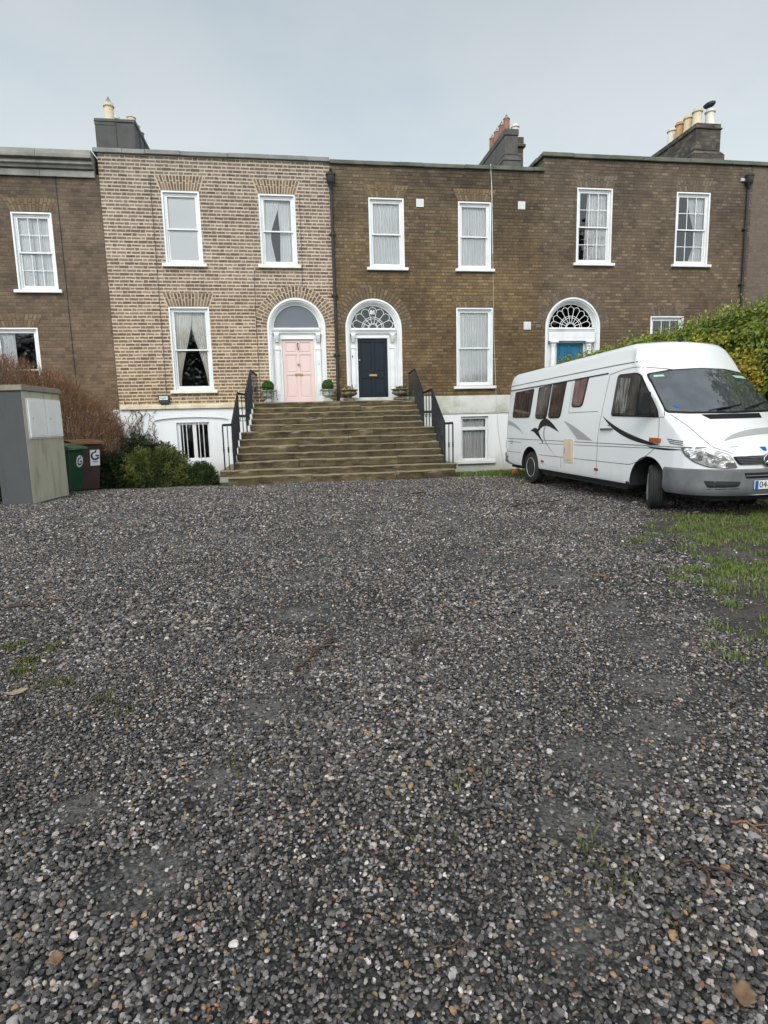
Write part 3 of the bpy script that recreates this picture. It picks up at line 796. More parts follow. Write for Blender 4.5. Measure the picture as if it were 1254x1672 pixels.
while x < 8.2:
    ln = random.uniform(.7, 1.4); dz = random.uniform(-.01, .01); cp.box(x, min(x + ln - .006, 8.2), FY - .075, FY + .38, 9.035 + dz, 9.15 + dz); x += ln
cp.build('coping', M['coping_green'], hB, oB, bevel=.015)
rf = MB(); rf.box(1.56, 8.15, FY + .42, FY + 8, 8.55, 8.95); rf.build('roof', M['slate'], hB, oB)
for W, sd in ((B1, 1), (B2, 2), (B3, 3)):
    wB, i = sash_window(hB, oB, *W)
    curtain(i[0] - .01, i[1] + .01, i[2], i[3], M['curtain_grey'], wB, oB, FY + .175, (lambda t: .0) if sd == 3 else (lambda t: .02 + .10 * max(0, t - .5)), None, .085, .026, sd)
    jack_arch(hB, oB, W[0], W[1], W[3] + .01, .36, M['vous_brown'], None)
round_arch(hB, oB, 2.731, Bz, .885, .34, M['vous_brown'], M['mortar_brown'], 30)
doorway(hB, oB, Bd[0], Bd[1], Bz, 2.232, 3.175, 2.155, 4.056, 'navy', 'console', 'fan', 7, '81')
# basement window with a top light
mbw = MB(); x0, x1, z0, z1 = BB
ya, yb2 = FY + .06, FY + .13
mbw.box(x0, x0 + .075, ya, yb2, z0, z1); mbw.box(x1 - .075, x1, ya, yb2, z0, z1); mbw.box(x0 + .075, x1 - .075, ya, yb2, z1 - .085, z1); mbw.box(x0 + .075, x1 - .075, ya, yb2, z0, z0 + .07)
mbw.box(x0 + .075, x1 - .075, ya - .015, yb2, 1.14, 1.25)
wb = mbw.build('window', M['white'], hB, oB, bevel=.008)
for (a, c) in ((z0 + .05, 1.16), (1.23, z1 - .06)):
    g = MB(); g.add([(x0 + .05, ya + .03, a), (x1 - .05, ya + .03, a), (x1 - .05, ya + .03, c), (x0 + .05, ya + .03, c)], [(0, 1, 2, 3)]); g.build('pane', M['glass'], wb, oB, fixn=False)
s = MB(); s.box(x0 - .14, x1 + .22, FY - .11, FY + .055, z0 - .1, z0 - .001); s.build('sill', M['white'], wb, oB, bevel=.01)
curtain(x0 + .05, x1 - .05, z0, z1, M['curtain_grey'], wb, oB, FY + .2, None, None, .11, .03, 9)
for (vx, vz, sz) in ((4.245, 8.02, .115), (7.48, 8.04, .115), (7.71, 4.42, .12)):
    v = MB(); v.box(vx - sz, vx + sz, FY - .03, FY, vz - sz, vz + sz)
    for k in range(5): v.box(vx - sz + .03, vx + sz - .03, FY - .036, FY - .0305, vz - .08 + k * .036, vz - .066 + k * .036)
    v.build('wall_vent', M['vent'], hB, oB, bevel=.008)
k = MB(); k.tube([(6.44, FY + .1, 9.17), (6.45, FY - .10, 9.17), (6.46, FY - .09, 8.9), (6.50, FY - .02, 8.75), (6.52, FY - .016, 8.2), (6.55, FY - .016, 6.6)], .014, 6)
k.tube([(6.55, FY - .016, 6.6), (6.60, FY - .016, 4.0), (6.62, FY - .13, 2.6), (6.66, FY - .06, 2.2), (6.75, FY - .06, 1.0), (6.95, FY - .06, -.1)], .006, 6)
k.build('cable', M['cable'], hB, oB)
def drain(h, off, x, ztop, zbot, zh):
    p = MB(); y = FY - .075
    p.tube([(x, y, ztop), (x, y, zbot)], .045, 12)
    zz = ztop - 1.3
    while zz > zbot + .3:
        p.lathe([(.058, zz - .06), (.062, zz - .05), (.062, zz + .03), (.054, zz + .05)], (x, y, 0), 12); p.box(x - .10, x + .10, y + .03, FY, zz - .02, zz + .015); zz -= 1.75
    po = p.build('drainpipe', M['pipe'], h, off, smooth=40)
    q = MB(); q.lathe([(.05, ztop - .06), (.06, ztop + .02), (.10, ztop + .09), (.125, ztop + .13), (.125, ztop + .30), (.145, ztop + .31), (.145, ztop + .36), (.11, ztop + .36), (.10, ztop + .2)], (x, y - .03, 0), 14)
    q.tube([(x + .02, FY + .02, zh), (x + .01, FY - .09, zh - .02), (x - .01, FY - .11, ztop + .3)], .045, 8)
    q.build('hopper', M['pipe'], po, off, smooth=40)
drain(hB, oB, 1.555, 8.36, 2.16, 8.86)
# rendered chimney with the second darker stack behind it
ch = MB(); Y0, Y1 = 20.0, 23.0
ch.hexa([(7.30, Y0, 9.92), (7.73, Y0, 9.92), (7.30, Y1, 9.92), (7.73, Y1, 9.92), (7.30, Y0, 10.50), (7.75, Y0, 10.50), (7.30, Y1, 10.50), (7.75, Y1, 10.50)])
ch.hexa([(7.22, Y0 - .06, 9.735), (7.88, Y0 - .06, 9.735), (7.22, Y1, 9.735), (7.88, Y1, 9.735), (7.30, Y0, 9.919), (7.73, Y0, 9.919), (7.30, Y1, 9.919), (7.73, Y1, 9.919)])
ch.box(7.24, 7.865, Y0 - .035, Y1, 8.5, 9.734)
ch.box(7.285, 7.765, Y0 - .02, Y1 + .02, 10.501, 10.70)
cho = ch.build('chimney', M['render_dark'], hB, oB, bevel=.02)
for k in range(4):
    yy = 20.28 + k * .46; chimney_pot(cho, oB, 7.45, yy, 10.69, .105, .42, M['pot_terra'], 'plain'); cowl(cho, oB, 7.45, yy, 11.11, .09, .14)
ch = MB(); ch.box(7.80, 8.20, 20.7, 22.6, 8.5, 10.46); ch.box(7.76, 8.27, 20.64, 22.66, 10.461, 10.56); ch.box(7.80, 8.21, 20.68, 22.6, 10.561, 10.78)
cho = ch.build('chimney', M['stone_dark'], hB, oB, bevel=.015)
chimney_pot(cho, oB, 8.0, 20.95, 10.77, .125, .50, M['pot_white'])

# ---- house with the higher parapet
hC = thing('terraced_house', 'brown brick house with higher parapet, columned doorcase and blue door behind the campervan', 'house', (11.8, FY, 0), group='houses of the terrace')
oC = (11.8, FY, 0)
C1, C2, C3 = (9.325, 10.53, 6.378, 8.63), (12.757, 13.963, 6.385, 8.61), (12.008, 13.21, 2.6, 4.728)
Cd = (8.337, 10.213); Cz = 4.36
holes = [rect(*C1), rect(*C2), rect(*C3), arch(Cd[0], Cd[1], 2.149, Cz)]
w = MB(); wall_with_holes(w, 8.2, 15.46, 2.2, 9.47, holes)
shell(w, 8.201, 15.46, -.6, 9.47, holes)
w.build('wall', [M['brick_grey'], M['room']], hC, oC)
b = MB(); b.box(8.2, 15.46, FY - .02, FY + .1, -.6, 2.2); b.build('basement_wall', M['white_plaster'], hC, oC)
cp = MB(); x = 8.13
while x < 15.46:
    ln = random.uniform(1.0, 1.8); dz = random.uniform(-.008, .008); cp.box(x, min(x + ln - .006, 15.46), FY - .09, FY + .36, 9.475 + dz, 9.60 + dz); x += ln
cp.box(8.10, 8.46, FY + .365, FY + 8, 9.475, 9.60)
cp.build('coping', M['coping_green'], hC, oC, bevel=.015)
rf = MB(); rf.box(8.5, 15.4, FY + .42, FY + 8, 9.0, 9.35); rf.build('roof', M['slate'], hC, oC)
for W, sd in ((C1, 1), (C2, 2), (C3, 3)):
    wC, i = sash_window(hC, oC, *W, bars=(3, 2))
    if sd == 1: curtain(i[0], i[1], i[2], i[3], M['curtain_grey'], wC, oC, FY + .175, lambda t: .34 - .10 * t, None, .08, .026, 21)
    if sd == 2:
        curtain(i[0], i[1], i[2], i[3], M['curtain_grey'], wC, oC, FY + .175, lambda t: .34 + .40 * min(1, abs(t - .0) * 1.6) if t < .62 else .74 - .25 * (t - .62) / .38, None, .08, .022, 22)
    jack_arch(hC, oC, W[0], W[1], W[3] + .01, .36, M['vous_grey'], None)
round_arch(hC, oC, 9.275, Cz, .95, .32, M['vous_grey'], None, 30, .08)
doorway(hC, oC, Cd[0], Cd[1], Cz, 8.80, 9.74, 2.155, 3.88, 'blue', 'columns', 'fan', 9)
drain(hC, oC, 15.25, 8.80, 1.0, 9.2)
v = MB(); v.box(15.0, 15.14, FY - .06, FY, 8.98, 9.08); v.build('junction_box', M['cable'], hC, oC, bevel=.01)
ch = MB(); Y0, Y1 = 20.0, 23.0
ch.box(14.03, 14.965, Y0, Y1, 10.33, 11.0)
ch.hexa([(13.86, Y0 - .07, 10.20), (15.11, Y0 - .07, 10.20), (13.86, Y1, 10.20), (15.11, Y1, 10.20), (14.03, Y0, 10.329), (14.965, Y0, 10.329), (14.03, Y1, 10.329), (14.965, Y1, 10.329)])
ch.box(13.865, 15.105, Y0 - .065, Y1, 9.0, 10.199)
ch.box(13.99, 15.0, Y0 - .04, Y1 + .04, 11.001, 11.06); ch.box(14.03, 14.965, Y0, Y1, 11.061, 11.19)
cho = ch.build('chimney', M['stone_dark'], hC, oC, bevel=.02)
for k, (mt, kd) in enumerate((('pot_cream', 'rim'), ('pot_buff', 'rim'), ('pot_orange', 'rim'), ('pot_white', 'rim'))):
    chimney_pot(cho, oC, 14.20, 20.22 + k * .46, 11.18, .15, .52, M[mt], kd)
chimney_pot(cho, oC, 14.66, 20.2, 11.18, .15, .53, M['pot_white']); chimney_pot(cho, oC, 14.66, 21.0, 11.18, .14, .5, M['pot_cream'])
c = MB(); c.tube([(14.62, 20.2, 11.68), (14.60, 20.2, 11.82)], .085, 12); c.lathe([(0, -.09), (.13, -.07), (.19, -.02), (.195, .04), (.13, .075), (0, .09)], (0, 0, 0), 18)
ti = Matrix.Rotation(R(-16), 3, 'Y')
c.v = [p if p[1] > 5 else tuple(Vector((14.62, 20.2, 11.85)) + ti @ Vector(p)) for p in c.v]
c.build('cowl', M['black_iron'], cho, oC, smooth=45)

# ---- sliver of the next house
hE = thing('terraced_house', 'reddish brick house at the right edge beyond the drainpipe and hedge', 'house', (17.8, FY, 0), group='houses of the terrace')
oE = (17.8, FY, 0)
w = MB(); w.box(15.461, 20.2, FY + .004, FY + 8, -.6, 9.47); w.build('wall', M['brick_red'], hE, oE)
cp = MB(); cp.box(15.463, 17.2, FY - .085, FY + .36, 9.475, 9.60); cp.box(17.206, 20.2, FY - .085, FY + .36, 9.475, 9.598); cp.build('coping', M['coping_green'], hE, oE, bevel=.015)
# ------------------------------------------------------------------ stone steps
def step_mat():
    m, t, b, out = new_mat('worn sandstone step')
    g = t.n('ShaderNodeNewGeometry'); pos = g.outputs['Position']
    st = t.n('ShaderNodeMapping', {'Vector': pos, 'Scale': (1.0, 1.0, 2.4)}).outputs[0]
    a = t.noise(st, 2.2, 7, .7); n2 = t.noise(st, 9, 6, .75); n3 = t.noise(pos, 38, 4, .6)
    c = t.ramp(a, [(.36, C(.030, .022, .012)), (.45, C(.078, .056, .027)), (.56, C(.122, .091, .046)), (.70, C(.21, .165, .09))])
    c = t.mix(.55, c, t.ramp(g.outputs['Random Per Island'], [(0, C(.38, .36, .34)), (.5, C(.95, .93, .9)), (1, C(1.5, 1.42, 1.3))]), 'MULTIPLY')
    k = t.n('ShaderNodeMapRange', {'Value': n2, 'From Min': .50, 'From Max': .66}).outputs[0]
    k2 = t.n('ShaderNodeMapRange', {'Value': t.noise(st, 3.2, 6, .7), 'From Min': .53, 'From Max': .64}).outputs[0]
    k = t.m('MAXIMUM', t.m('MULTIPLY', k, .7), k2)
    c = t.mix(t.m('MULTIPLY', k, .8), c, C(.034, .029, .020))
    mo = t.n('ShaderNodeMapRange', {'Value': t.noise(pos, 3.1, 5, .65), 'From Min': .52, 'From Max': .7}).outputs[0]
    c = t.mix(t.m('MULTIPLY', mo, .6), c, C(.12, .115, .035))
    c = t.mix(.6, c, t.ramp(n3, [(.3, C(.6, .6, .6)), (.7, C(1.3, 1.3, 1.3))]), 'MULTIPLY')
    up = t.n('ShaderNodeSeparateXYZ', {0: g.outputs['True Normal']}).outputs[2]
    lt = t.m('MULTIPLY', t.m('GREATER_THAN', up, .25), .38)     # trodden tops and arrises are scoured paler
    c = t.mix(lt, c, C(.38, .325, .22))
    L(t, c, b.inputs['Base Color']); b.inputs['Roughness'].default_value = .8
    bp = t.n('ShaderNodeBump', {'Strength': .8, 'Distance': .02, 'Height': t.m('ADD', n2, t.m('MULTIPLY', n3, .5))})
    L(t, bp.outputs[0], b.inputs['Normal'])
    return m
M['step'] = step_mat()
ST = thing('stone_steps', 'wide flight of worn mossy stone steps rising to the pink and navy doors', 'steps', (1.4, 15.7, 0)); oS = (1.4, 15.7, 0)
ZS = [-.25, .172, .345, .545, .722, .912, 1.105, 1.315, 1.50, 1.66, 1.825, 1.985, 2.148]
XL = [None, -1.60, -1.82, -1.47, -1.42, -1.39, -1.36, -1.33, -1.09, -1.06, -1.04, -1.02, -1.0]
XR = [None, 4.40, 4.50, 4.255, 4.25, 4.235, 4.20, 4.17, 3.92, 3.93, 3.92, 3.91, 3.90]
def YS(k): return 15.72 + .25 * (k - 1)
rs = random.Random(5)
for k in range(1, 13):
    mb = MB(); zb, zt = ZS[k - 1], ZS[k]; y = YS(k)
    cuts = [XL[k]] + sorted(XL[k] + (XR[k] - XL[k]) * q for q in ([rs.uniform(.25, .42), rs.uniform(.58, .78)] if k % 2 else [rs.uniform(.42, .62)])) + [XR[k]]
    for a, c in zip(cuts[:-1], cuts[1:]):
        dy, dz, tl = rs.uniform(-.022, .022), rs.uniform(-.014, .008), rs.uniform(-.016, .016)
        n = max(3, int((c - a) / .11)); vs, fs = [], []
        # front profile: foot, riser, worn nosing, tread
        pf = [(.014, zb + .002), (.004, zb + (zt - zb) * .3), (.0, zt - .07), (-.012, zt - .045), (-.014, zt - .025), (.004, zt - .006), (.028, zt), (.30, zt - .002)]
        for i in range(n + 1):
            x = a + .006 + (c - a - .012) * i / n
            for j, (py, pz) in enumerate(pf):
                w_ = .016 if j in (3, 4, 5) else .008
                chip = -.026 * max(0, noise.noise(Vector((x * 3.1, k * 7.7, j * .05))) - .25) * 4 if j in (3, 4, 5) else 0
                vs.append((x, y + dy + py - chip + w_ * noise.noise(Vector((x * 6, k * 3.3, j * .7))), pz + dz + tl * (i / n - .5) + ((.012 * noise.noise(Vector((x * 1.1, k * 5.1, 2))) + .008 * noise.noise(Vector((x * 5, k * 5.1, 7)))) if j > 2 else 0)))
        P = len(pf)
        for i in range(n):
            for j in range(P - 1): fs.append((i * P + j, i * P + j + 1, (i + 1) * P + j + 1, (i + 1) * P + j))
        mb.add(vs, fs)
        o1, o2 = len(mb.v), n * P
        mb.add([vs[j] for j in range(P)] + [(vs[0][0], y + .3, zb)], [tuple(range(P + 1))])
        mb.add([vs[n * P + j] for j in range(P)] + [(vs[n * P][0], y + .3, zb)], [tuple(range(P + 1))])
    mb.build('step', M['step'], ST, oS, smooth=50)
core = MB()
for k in range(1, 13):
    core.box(XL[k] + .015, XR[k] - .015, YS(k) + .06, FY - .07, ZS[k - 1] - (.3 if k == 1 else 0) + .001, ZS[k] - .03)
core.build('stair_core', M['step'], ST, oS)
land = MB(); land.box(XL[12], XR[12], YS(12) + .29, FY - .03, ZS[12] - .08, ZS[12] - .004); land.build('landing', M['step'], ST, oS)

# ------------------------------------------------------------------ iron railings
def railing(label, path):
    """path: list of (x, y, ztop); bars stand on the step below them"""
    t = thing('iron_railing', label, 'railing', (path[0][0], path[0][1], 0), group='railings beside the steps'); off = (path[0][0], path[0][1], 0)
    def floor(y): 
        k = int((y - 15.72) / .25) + 1
        return ZS[max(1, min(12, k))]
    h = MB(); h.tube([(x, y, z) for x, y, z in path], .024, 8)
    h.tube([(x, y, z - .03) for x, y, z in path], .012, 6)
    h.build('handrail', M['black_iron'], t, off)
    for i in range(len(path) - 1):
        (xa, ya, za), (xb, yb, zb) = path[i], path[i + 1]
        ln = math.hypot(xb - xa, yb - ya); n = max(2, round(ln / .10))
        for j in range(n + (1 if i == len(path) - 2 else 0)):
            u = j / n; x, y, z = xa + (xb - xa) * u, ya + (yb - ya) * u, za + (zb - za) * u
            f = floor(y) - .03
            b = MB(); post = j == 0
            b.tube([(x, y, f), (x, y, z - .01)], .02 if post else .013, 6)
            zm = f + (z - f) * .46
            if j % 3 == 0 or i in (0,):     # cast collar in the middle of the bar
                b.lathe([(.012, zm - .075), (.030, zm - .06), (.020, zm - .045), (.026, zm), (.020, zm + .045), (.030, zm + .06), (.012, zm + .075)], (x, y, 0), 8)
            b.build('baluster', M['black_iron'], t, off)
    # scrolled bracket plate at the jog
    q = MB(); (xa, ya, za), (xb, yb, zb) = path[2], path[3]
    zc = floor(ya) + .42
    q.box(min(xa, xb), max(xa, xb), ya - .012, ya + .012, zc - .03, zc + .04)
    for s_ in (-1, 1):
        pts = [((xa + xb) / 2 + s_ * (.02 + .055 * math.sin(a_ * .5)), ya - .014, zc - .04 - .06 * (a_ / PI) + .03 * math.cos(a_)) for a_ in np.linspace(0, 2 * PI, 12)]
        q.tube(pts, .009, 5)
    q.build('ornament', M['black_iron'], t, off)
    lo = MB(); lo.tube([(path[1][0], path[1][1], floor(path[1][1]) + .40), (path[2][0], path[2][1], floor(path[2][1]) + .40)], .012, 6)
    lo.tube([(path[3][0], path[3][1], floor(path[3][1]) + .34), (path[4][0], path[4][1], floor(path[4][1]) + .34)], .012, 6)
    lo.build('lower_rail', M['black_iron'], t, off)
    return t
railing('black iron stair railing on the pink door side of the steps', [(-1.69, 16.05, 1.51), (-1.455, 16.05, 1.515), (-1.37, 17.40, 2.38), (-1.165, 17.40, 2.335), (-1.04, 18.45, 3.08), (-.885, 18.90, 2.97)])
railing('black iron stair railing on the navy door side of the steps', [(4.415, 16.05, 1.42), (4.19, 16.05, 1.41), (4.165, 17.40, 2.39), (3.91, 17.40, 2.30), (3.89, 18.45, 3.06), (3.79, 18.90, 2.965)])

# ------------------------------------------------------------------ urns on the landing
M['urn_grey'] = pm('grey cast stone', C(.46, .46, .44), C(.30, .30, .28), 9, .85, bump=.3)
M['urn_old'] = pm('old mossy stone', C(.20, .165, .11), C(.075, .065, .045), 8, .9, bump=.5, contrast=(.4, .62))
M['soil'] = pm('potting soil', C(.022, .017, .012), C(.04, .03, .02), 30, .95)
M['leaf_box'] = leaf_mat('clipped box leaves', [(0, C(.03, .075, .014)), (.6, C(.06, .135, .024)), (1, C(.11, .21, .04))])
M['leaf_pot'] = leaf_mat('small bedding leaves', [(0, C(.04, .07, .02)), (.6, C(.09, .13, .04)), (.8, C(.14, .15, .06)), (1, C(.25, .2, .12))])
M['petal'] = leaf_mat('orange and pale petals', [(0, C(.55, .12, .02)), (.5, C(.65, .35, .06)), (1, C(.7, .66, .45))])
M['twigbark'] = pm('dark bark', C(.045, .034, .024), C(.075, .055, .04), 20, .9)

def leaf_cloud(P, N, size, aspect=.55, tilt=.6, fold=.25, rg=rng):
    """diamond leaves at points P facing roughly N; returns verts, faces, random value per vert"""
    n = len(P)
    N = N + rg.normal(0, tilt, (n, 3)); N /= np.linalg.norm(N, axis=1, keepdims=True) + 1e-9
    A = np.cross(N, rg.normal(0, 1, (n, 3))); A /= np.linalg.norm(A, axis=1, keepdims=True) + 1e-9
    B = np.cross(N, A)
    s = (size * rg.uniform(.6, 1.35, n))[:, None]
    V = np.empty((n, 4, 3))
    V[:, 0] = P - A * s * .5
    V[:, 1] = P + B * s * aspect * .5 + N * s * fold * .3
    V[:, 2] = P + A * s * .5 - N * s * fold * .2
    V[:, 3] = P - B * s * aspect * .5 + N * s * fold * .3
    idx = np.arange(n)[:, None] * 4
    F = np.concatenate([idx + np.array([0, 1, 2]), idx + np.array([0, 2, 3])])
    return V.reshape(-1, 3), F, np.repeat(rg.uniform(0, 1, n), 4)

def sphere_pts(n, rg=rng):
    d = rg.normal(0, 1, (n, 3)); return d / np.linalg.norm(d, axis=1, keepdims=True)

def urn(name, label, x, y, style):
    t = thing(name, label, 'urn', (x, y, ZS[12]), group='urns on the top step')
    u = MB()
    if style == 'tall':
        u.box(-.13, .13, -.13, .13, 0, .035); u.box(-.11, .11, -.11, .11, .035, .05)
        fo = u.build('foot', M['urn_grey'], t, bevel=.006)
        u = MB(); u.lathe([(.10, .051), (.10, .07), (.065, .10), (.06, .12), (.085, .135), (.15, .165), (.17, .20), (.165, .22), (.175, .23), (.175, .29), (.20, .315), (.235, .325), (.24, .345), (.225, .35), (.20, .345), (.18, .30)], n=36, flute=(4, 8, 18, .035))
        u.build('bowl', M['urn_grey'], t, smooth=50)
        s = MB(); s.lathe([(.0, .315), (.178, .315)], n=18); s.build('soil', M['soil'], t)
    else:
        u.box(-.17, .17, -.17, .17, 0, .06); u.build('foot', M['urn_old'], t, bevel=.012)
        u = MB(); u.lathe([(.10, .061), (.115, .08), (.075, .11), (.08, .125), (.16, .15), (.225, .19), (.24, .225), (.225, .26), (.20, .275), (.21, .285), (.265, .30), (.275, .32), (.265, .335), (.23, .325), (.21, .29)], n=48, flute=(4, 8, 16, .05))
        u.build('bowl', M['urn_old'], t, smooth=50)
        s = MB(); s.lathe([(.0, .305), (.21, .305)], n=18); s.build('soil', M['soil'], t)
    return t
def topiary(label, x, y):
    z = ZS[12] + .315 + .14
    t = thing('topiary_ball', label, 'topiary', (x, y, z - .14), group='clipped box balls in the urns')
    d = sphere_pts(3600); r = .178 * (1 + .03 * np.sin(d[:, :1] * 9) * np.cos(d[:, 1:2] * 8)) * rng.uniform(.86, 1.03, (3600, 1))
    V, F, a = leaf_cloud(d * r + np.array([0, 0, .15]), d, .030, .6)
    np_obj('foliage', V, F, M['leaf_box'], t, a)
    c = MB(); c.lathe([(.0, -.01), (.08, .02), (.13, .09), (.14, .15), (.12, .22), (.06, .28), (0, .29)], n=16); c.build('inner_twigs', M['leaf_box'], t, smooth=180)
    # ivy trailing over the rim
    V = []; rg = np.random.default_rng(int(abs(x * 100)) + 3)
    pts = []
    for k in range(7):
        a0 = rg.uniform(-2.6, .2) if k < 5 else rg.uniform(-.4, .3); ln = rg.uniform(.10, .34)
        for q in np.linspace(0, 1, int(ln * 60)): pts.append((.25 * math.cos(a0) + rg.normal(0, .012), .25 * math.sin(a0) + rg.normal(0, .012), .04 - ln * q))
    P = np.array(pts); V, F, a = leaf_cloud(P, np.tile([0, -1, .3], (len(P), 1)), .034, .8); np_obj('trailing_ivy', V, F, M['leaf_pot'], t, a * .5)
    return t
def bedding(label, x, y, sd, tall=.12, flowers=True):
    rg = np.random.default_rng(sd); z = ZS[12] + .305
    t = thing('bedding_plant', label, 'plant', (x, y, z), group='plants in the old urns')
    pts, nr = [], []
    for k in range(34):
        a0, ln = rg.uniform(0, 2 * PI), rg.uniform(.05, tall); lean = rg.uniform(.1, .9); r0 = rg.uniform(0, .17)
        for q in np.linspace(.2, 1, 9): pts.append((r0 * math.cos(a0 * 3) + lean * ln * q * math.cos(a0), r0 * math.sin(a0 * 3) + lean * ln * q * math.sin(a0), ln * q + .01)); nr.append((math.cos(a0), math.sin(a0), .6))
    V, F, a = leaf_cloud(np.array(pts), np.array(nr), .042, .5, rg=rg); np_obj('foliage', V, F, M['leaf_pot'], t, a)
    if flowers:
        P = np.stack([rg.uniform(-.2, .1, 50), rg.uniform(-.2, 0, 50), rg.uniform(.02, tall * .75, 50)], 1)
        P = np.repeat(P[:14], 4, 0) + rg.normal(0, .008, (56, 3))
        V, F, a = leaf_cloud(P, np.tile([0, -1, .6], (56, 1)), .036, .9, rg=rg); np_obj('flowers', V, F, M['petal'], t, a)
    return t
urn('garden_urn', 'pale grey stone urn to the left of the pink door', -.565, 18.68, 'tall')
urn('garden_urn', 'pale grey stone urn between the pink door and the drainpipe', 1.222, 18.68, 'tall')
urn('garden_urn', 'brown fluted urn by the drainpipe to the left of the navy door', 1.875, 18.68, 'low')
urn('garden_urn', 'brown fluted urn to the right of the navy door beside the railing', 3.45, 18.68, 'low')
topiary('clipped green box ball in the urn left of the pink door', -.565, 18.68)
topiary('clipped green box ball in the urn right of the pink door', 1.222, 18.68)
bedding('straggly bedding plants with orange and pale flowers in the urn left of the navy door', 1.875, 18.68, 3, .17)
bedding('thin green plants with one taller stem in the urn right of the navy door', 3.45, 18.68, 5, .12, False)

# ------------------------------------------------------------------ meter pillar and bins
def conc(name, a, bcol, stain):
    m, t, b, out = new_mat(name)
    pos = t.n('ShaderNodeTexCoord').outputs['Object']
    st = t.n('ShaderNodeMapping', {'Vector': pos, 'Scale': (3, 3, .7)}).outputs[0]
    c = t.mix(t.noise(pos, 2.0, 5, .6), a, bcol)
    f = t.n('ShaderNodeMapRange', {'Value': t.noise(st, 1.7, 5, .65), 'From Min': .5, 'From Max': .72}).outputs[0]
    c = t.mix(t.m('MULTIPLY', f, .6), c, stain)
    c = t.mix(.35, c, t.ramp(t.noise(pos, 70, 3), [(.3, C(.6, .6, .6)), (.7, C(1.3, 1.3, 1.3))]), 'MULTIPLY')
    L(t, c, b.inputs['Base Color']); b.inputs['Roughness'].default_value = .9; b.inputs['Specular IOR Level'].default_value = .25
    bp = t.n('ShaderNodeBump', {'Strength': .25, 'Distance': .01, 'Height': t.noise(pos, 30, 5, .6)}); L(t, bp.outputs[0], b.inputs['Normal'])
    return m
M['pillar'] = conc('rendered pillar with algae', C(.40, .38, .30), C(.49, .46, .37), C(.21, .185, .095))
M['pillar_grey'] = conc('plain grey render', C(.068, .070, .072), C(.088, .090, .092), C(.060, .060, .056))
M['pillar_cap'] = conc('cement cap', C(.25, .225, .165), C(.19, .17, .125), C(.11, .10, .07))
M['meter'] = pm('off white meter door', C(.80, .80, .78), C(.74, .74, .72), 3, .45)
M['meter_frame'] = pm('off white meter frame', C(.68, .68, .66), C(.60, .60, .58), 3, .5)
ua = math.atan2(14.84 - 13.25, -5.12 + 5.28)      # direction of the meter face
rz = ua - PI / 2
T = thing('meter_pillar', 'grey rendered pillar with two white meter doors at the driveway edge', 'pillar', (-5.28, 13.25, -.05), (0, 0, rz))
b = MB(); b.box(-.62, 0, 0, 1.60, -.2, 2.34)     # local x: away from drive, y: along the meter face
for i in range(len(b.f)):                         # the end towards the camera is plain, the drive face has algae
    ys = [b.v[q][1] for q in b.f[i]]
    if max(ys) < .01: b.m[i] = 1
b.build('body', [M['pillar'], M['pillar_grey']], T, bevel=.012, seg=2)
c = MB(); c.hexa([(-.68, -.045, 2.341), (.045, -.045, 2.341), (-.68, 1.645, 2.341), (.045, 1.645, 2.341), (-.66, -.02, 2.455), (.02, -.02, 2.455), (-.66, 1.62, 2.455), (.02, 1.62, 2.455)]); c.build('cap', M['pillar_cap'], T, bevel=.012, seg=2)
f = MB(); f.box(.0, .022, .11, 1.535, 1.36, 2.20); f.build('meter_frame', M['meter_frame'], T, bevel=.005)
for (a, e) in ((.13, .80), (.86, 1.51)):
    d = MB(); d.box(.0225, .048, a, e, 1.395, 2.17); d.box(.0485, .054, a + .03, e - .03, 1.43, 2.135)
    do = d.build('meter_door', M['meter'], T, bevel=.008, seg=2)
    k = MB(); k.lathe([(.014, .0545), (.014, .060), (0, .060)], (0, a + .12 if a < .5 else a + .13, 1.78), 10, 'x'); k.build('lock', M['black_plastic'], do)

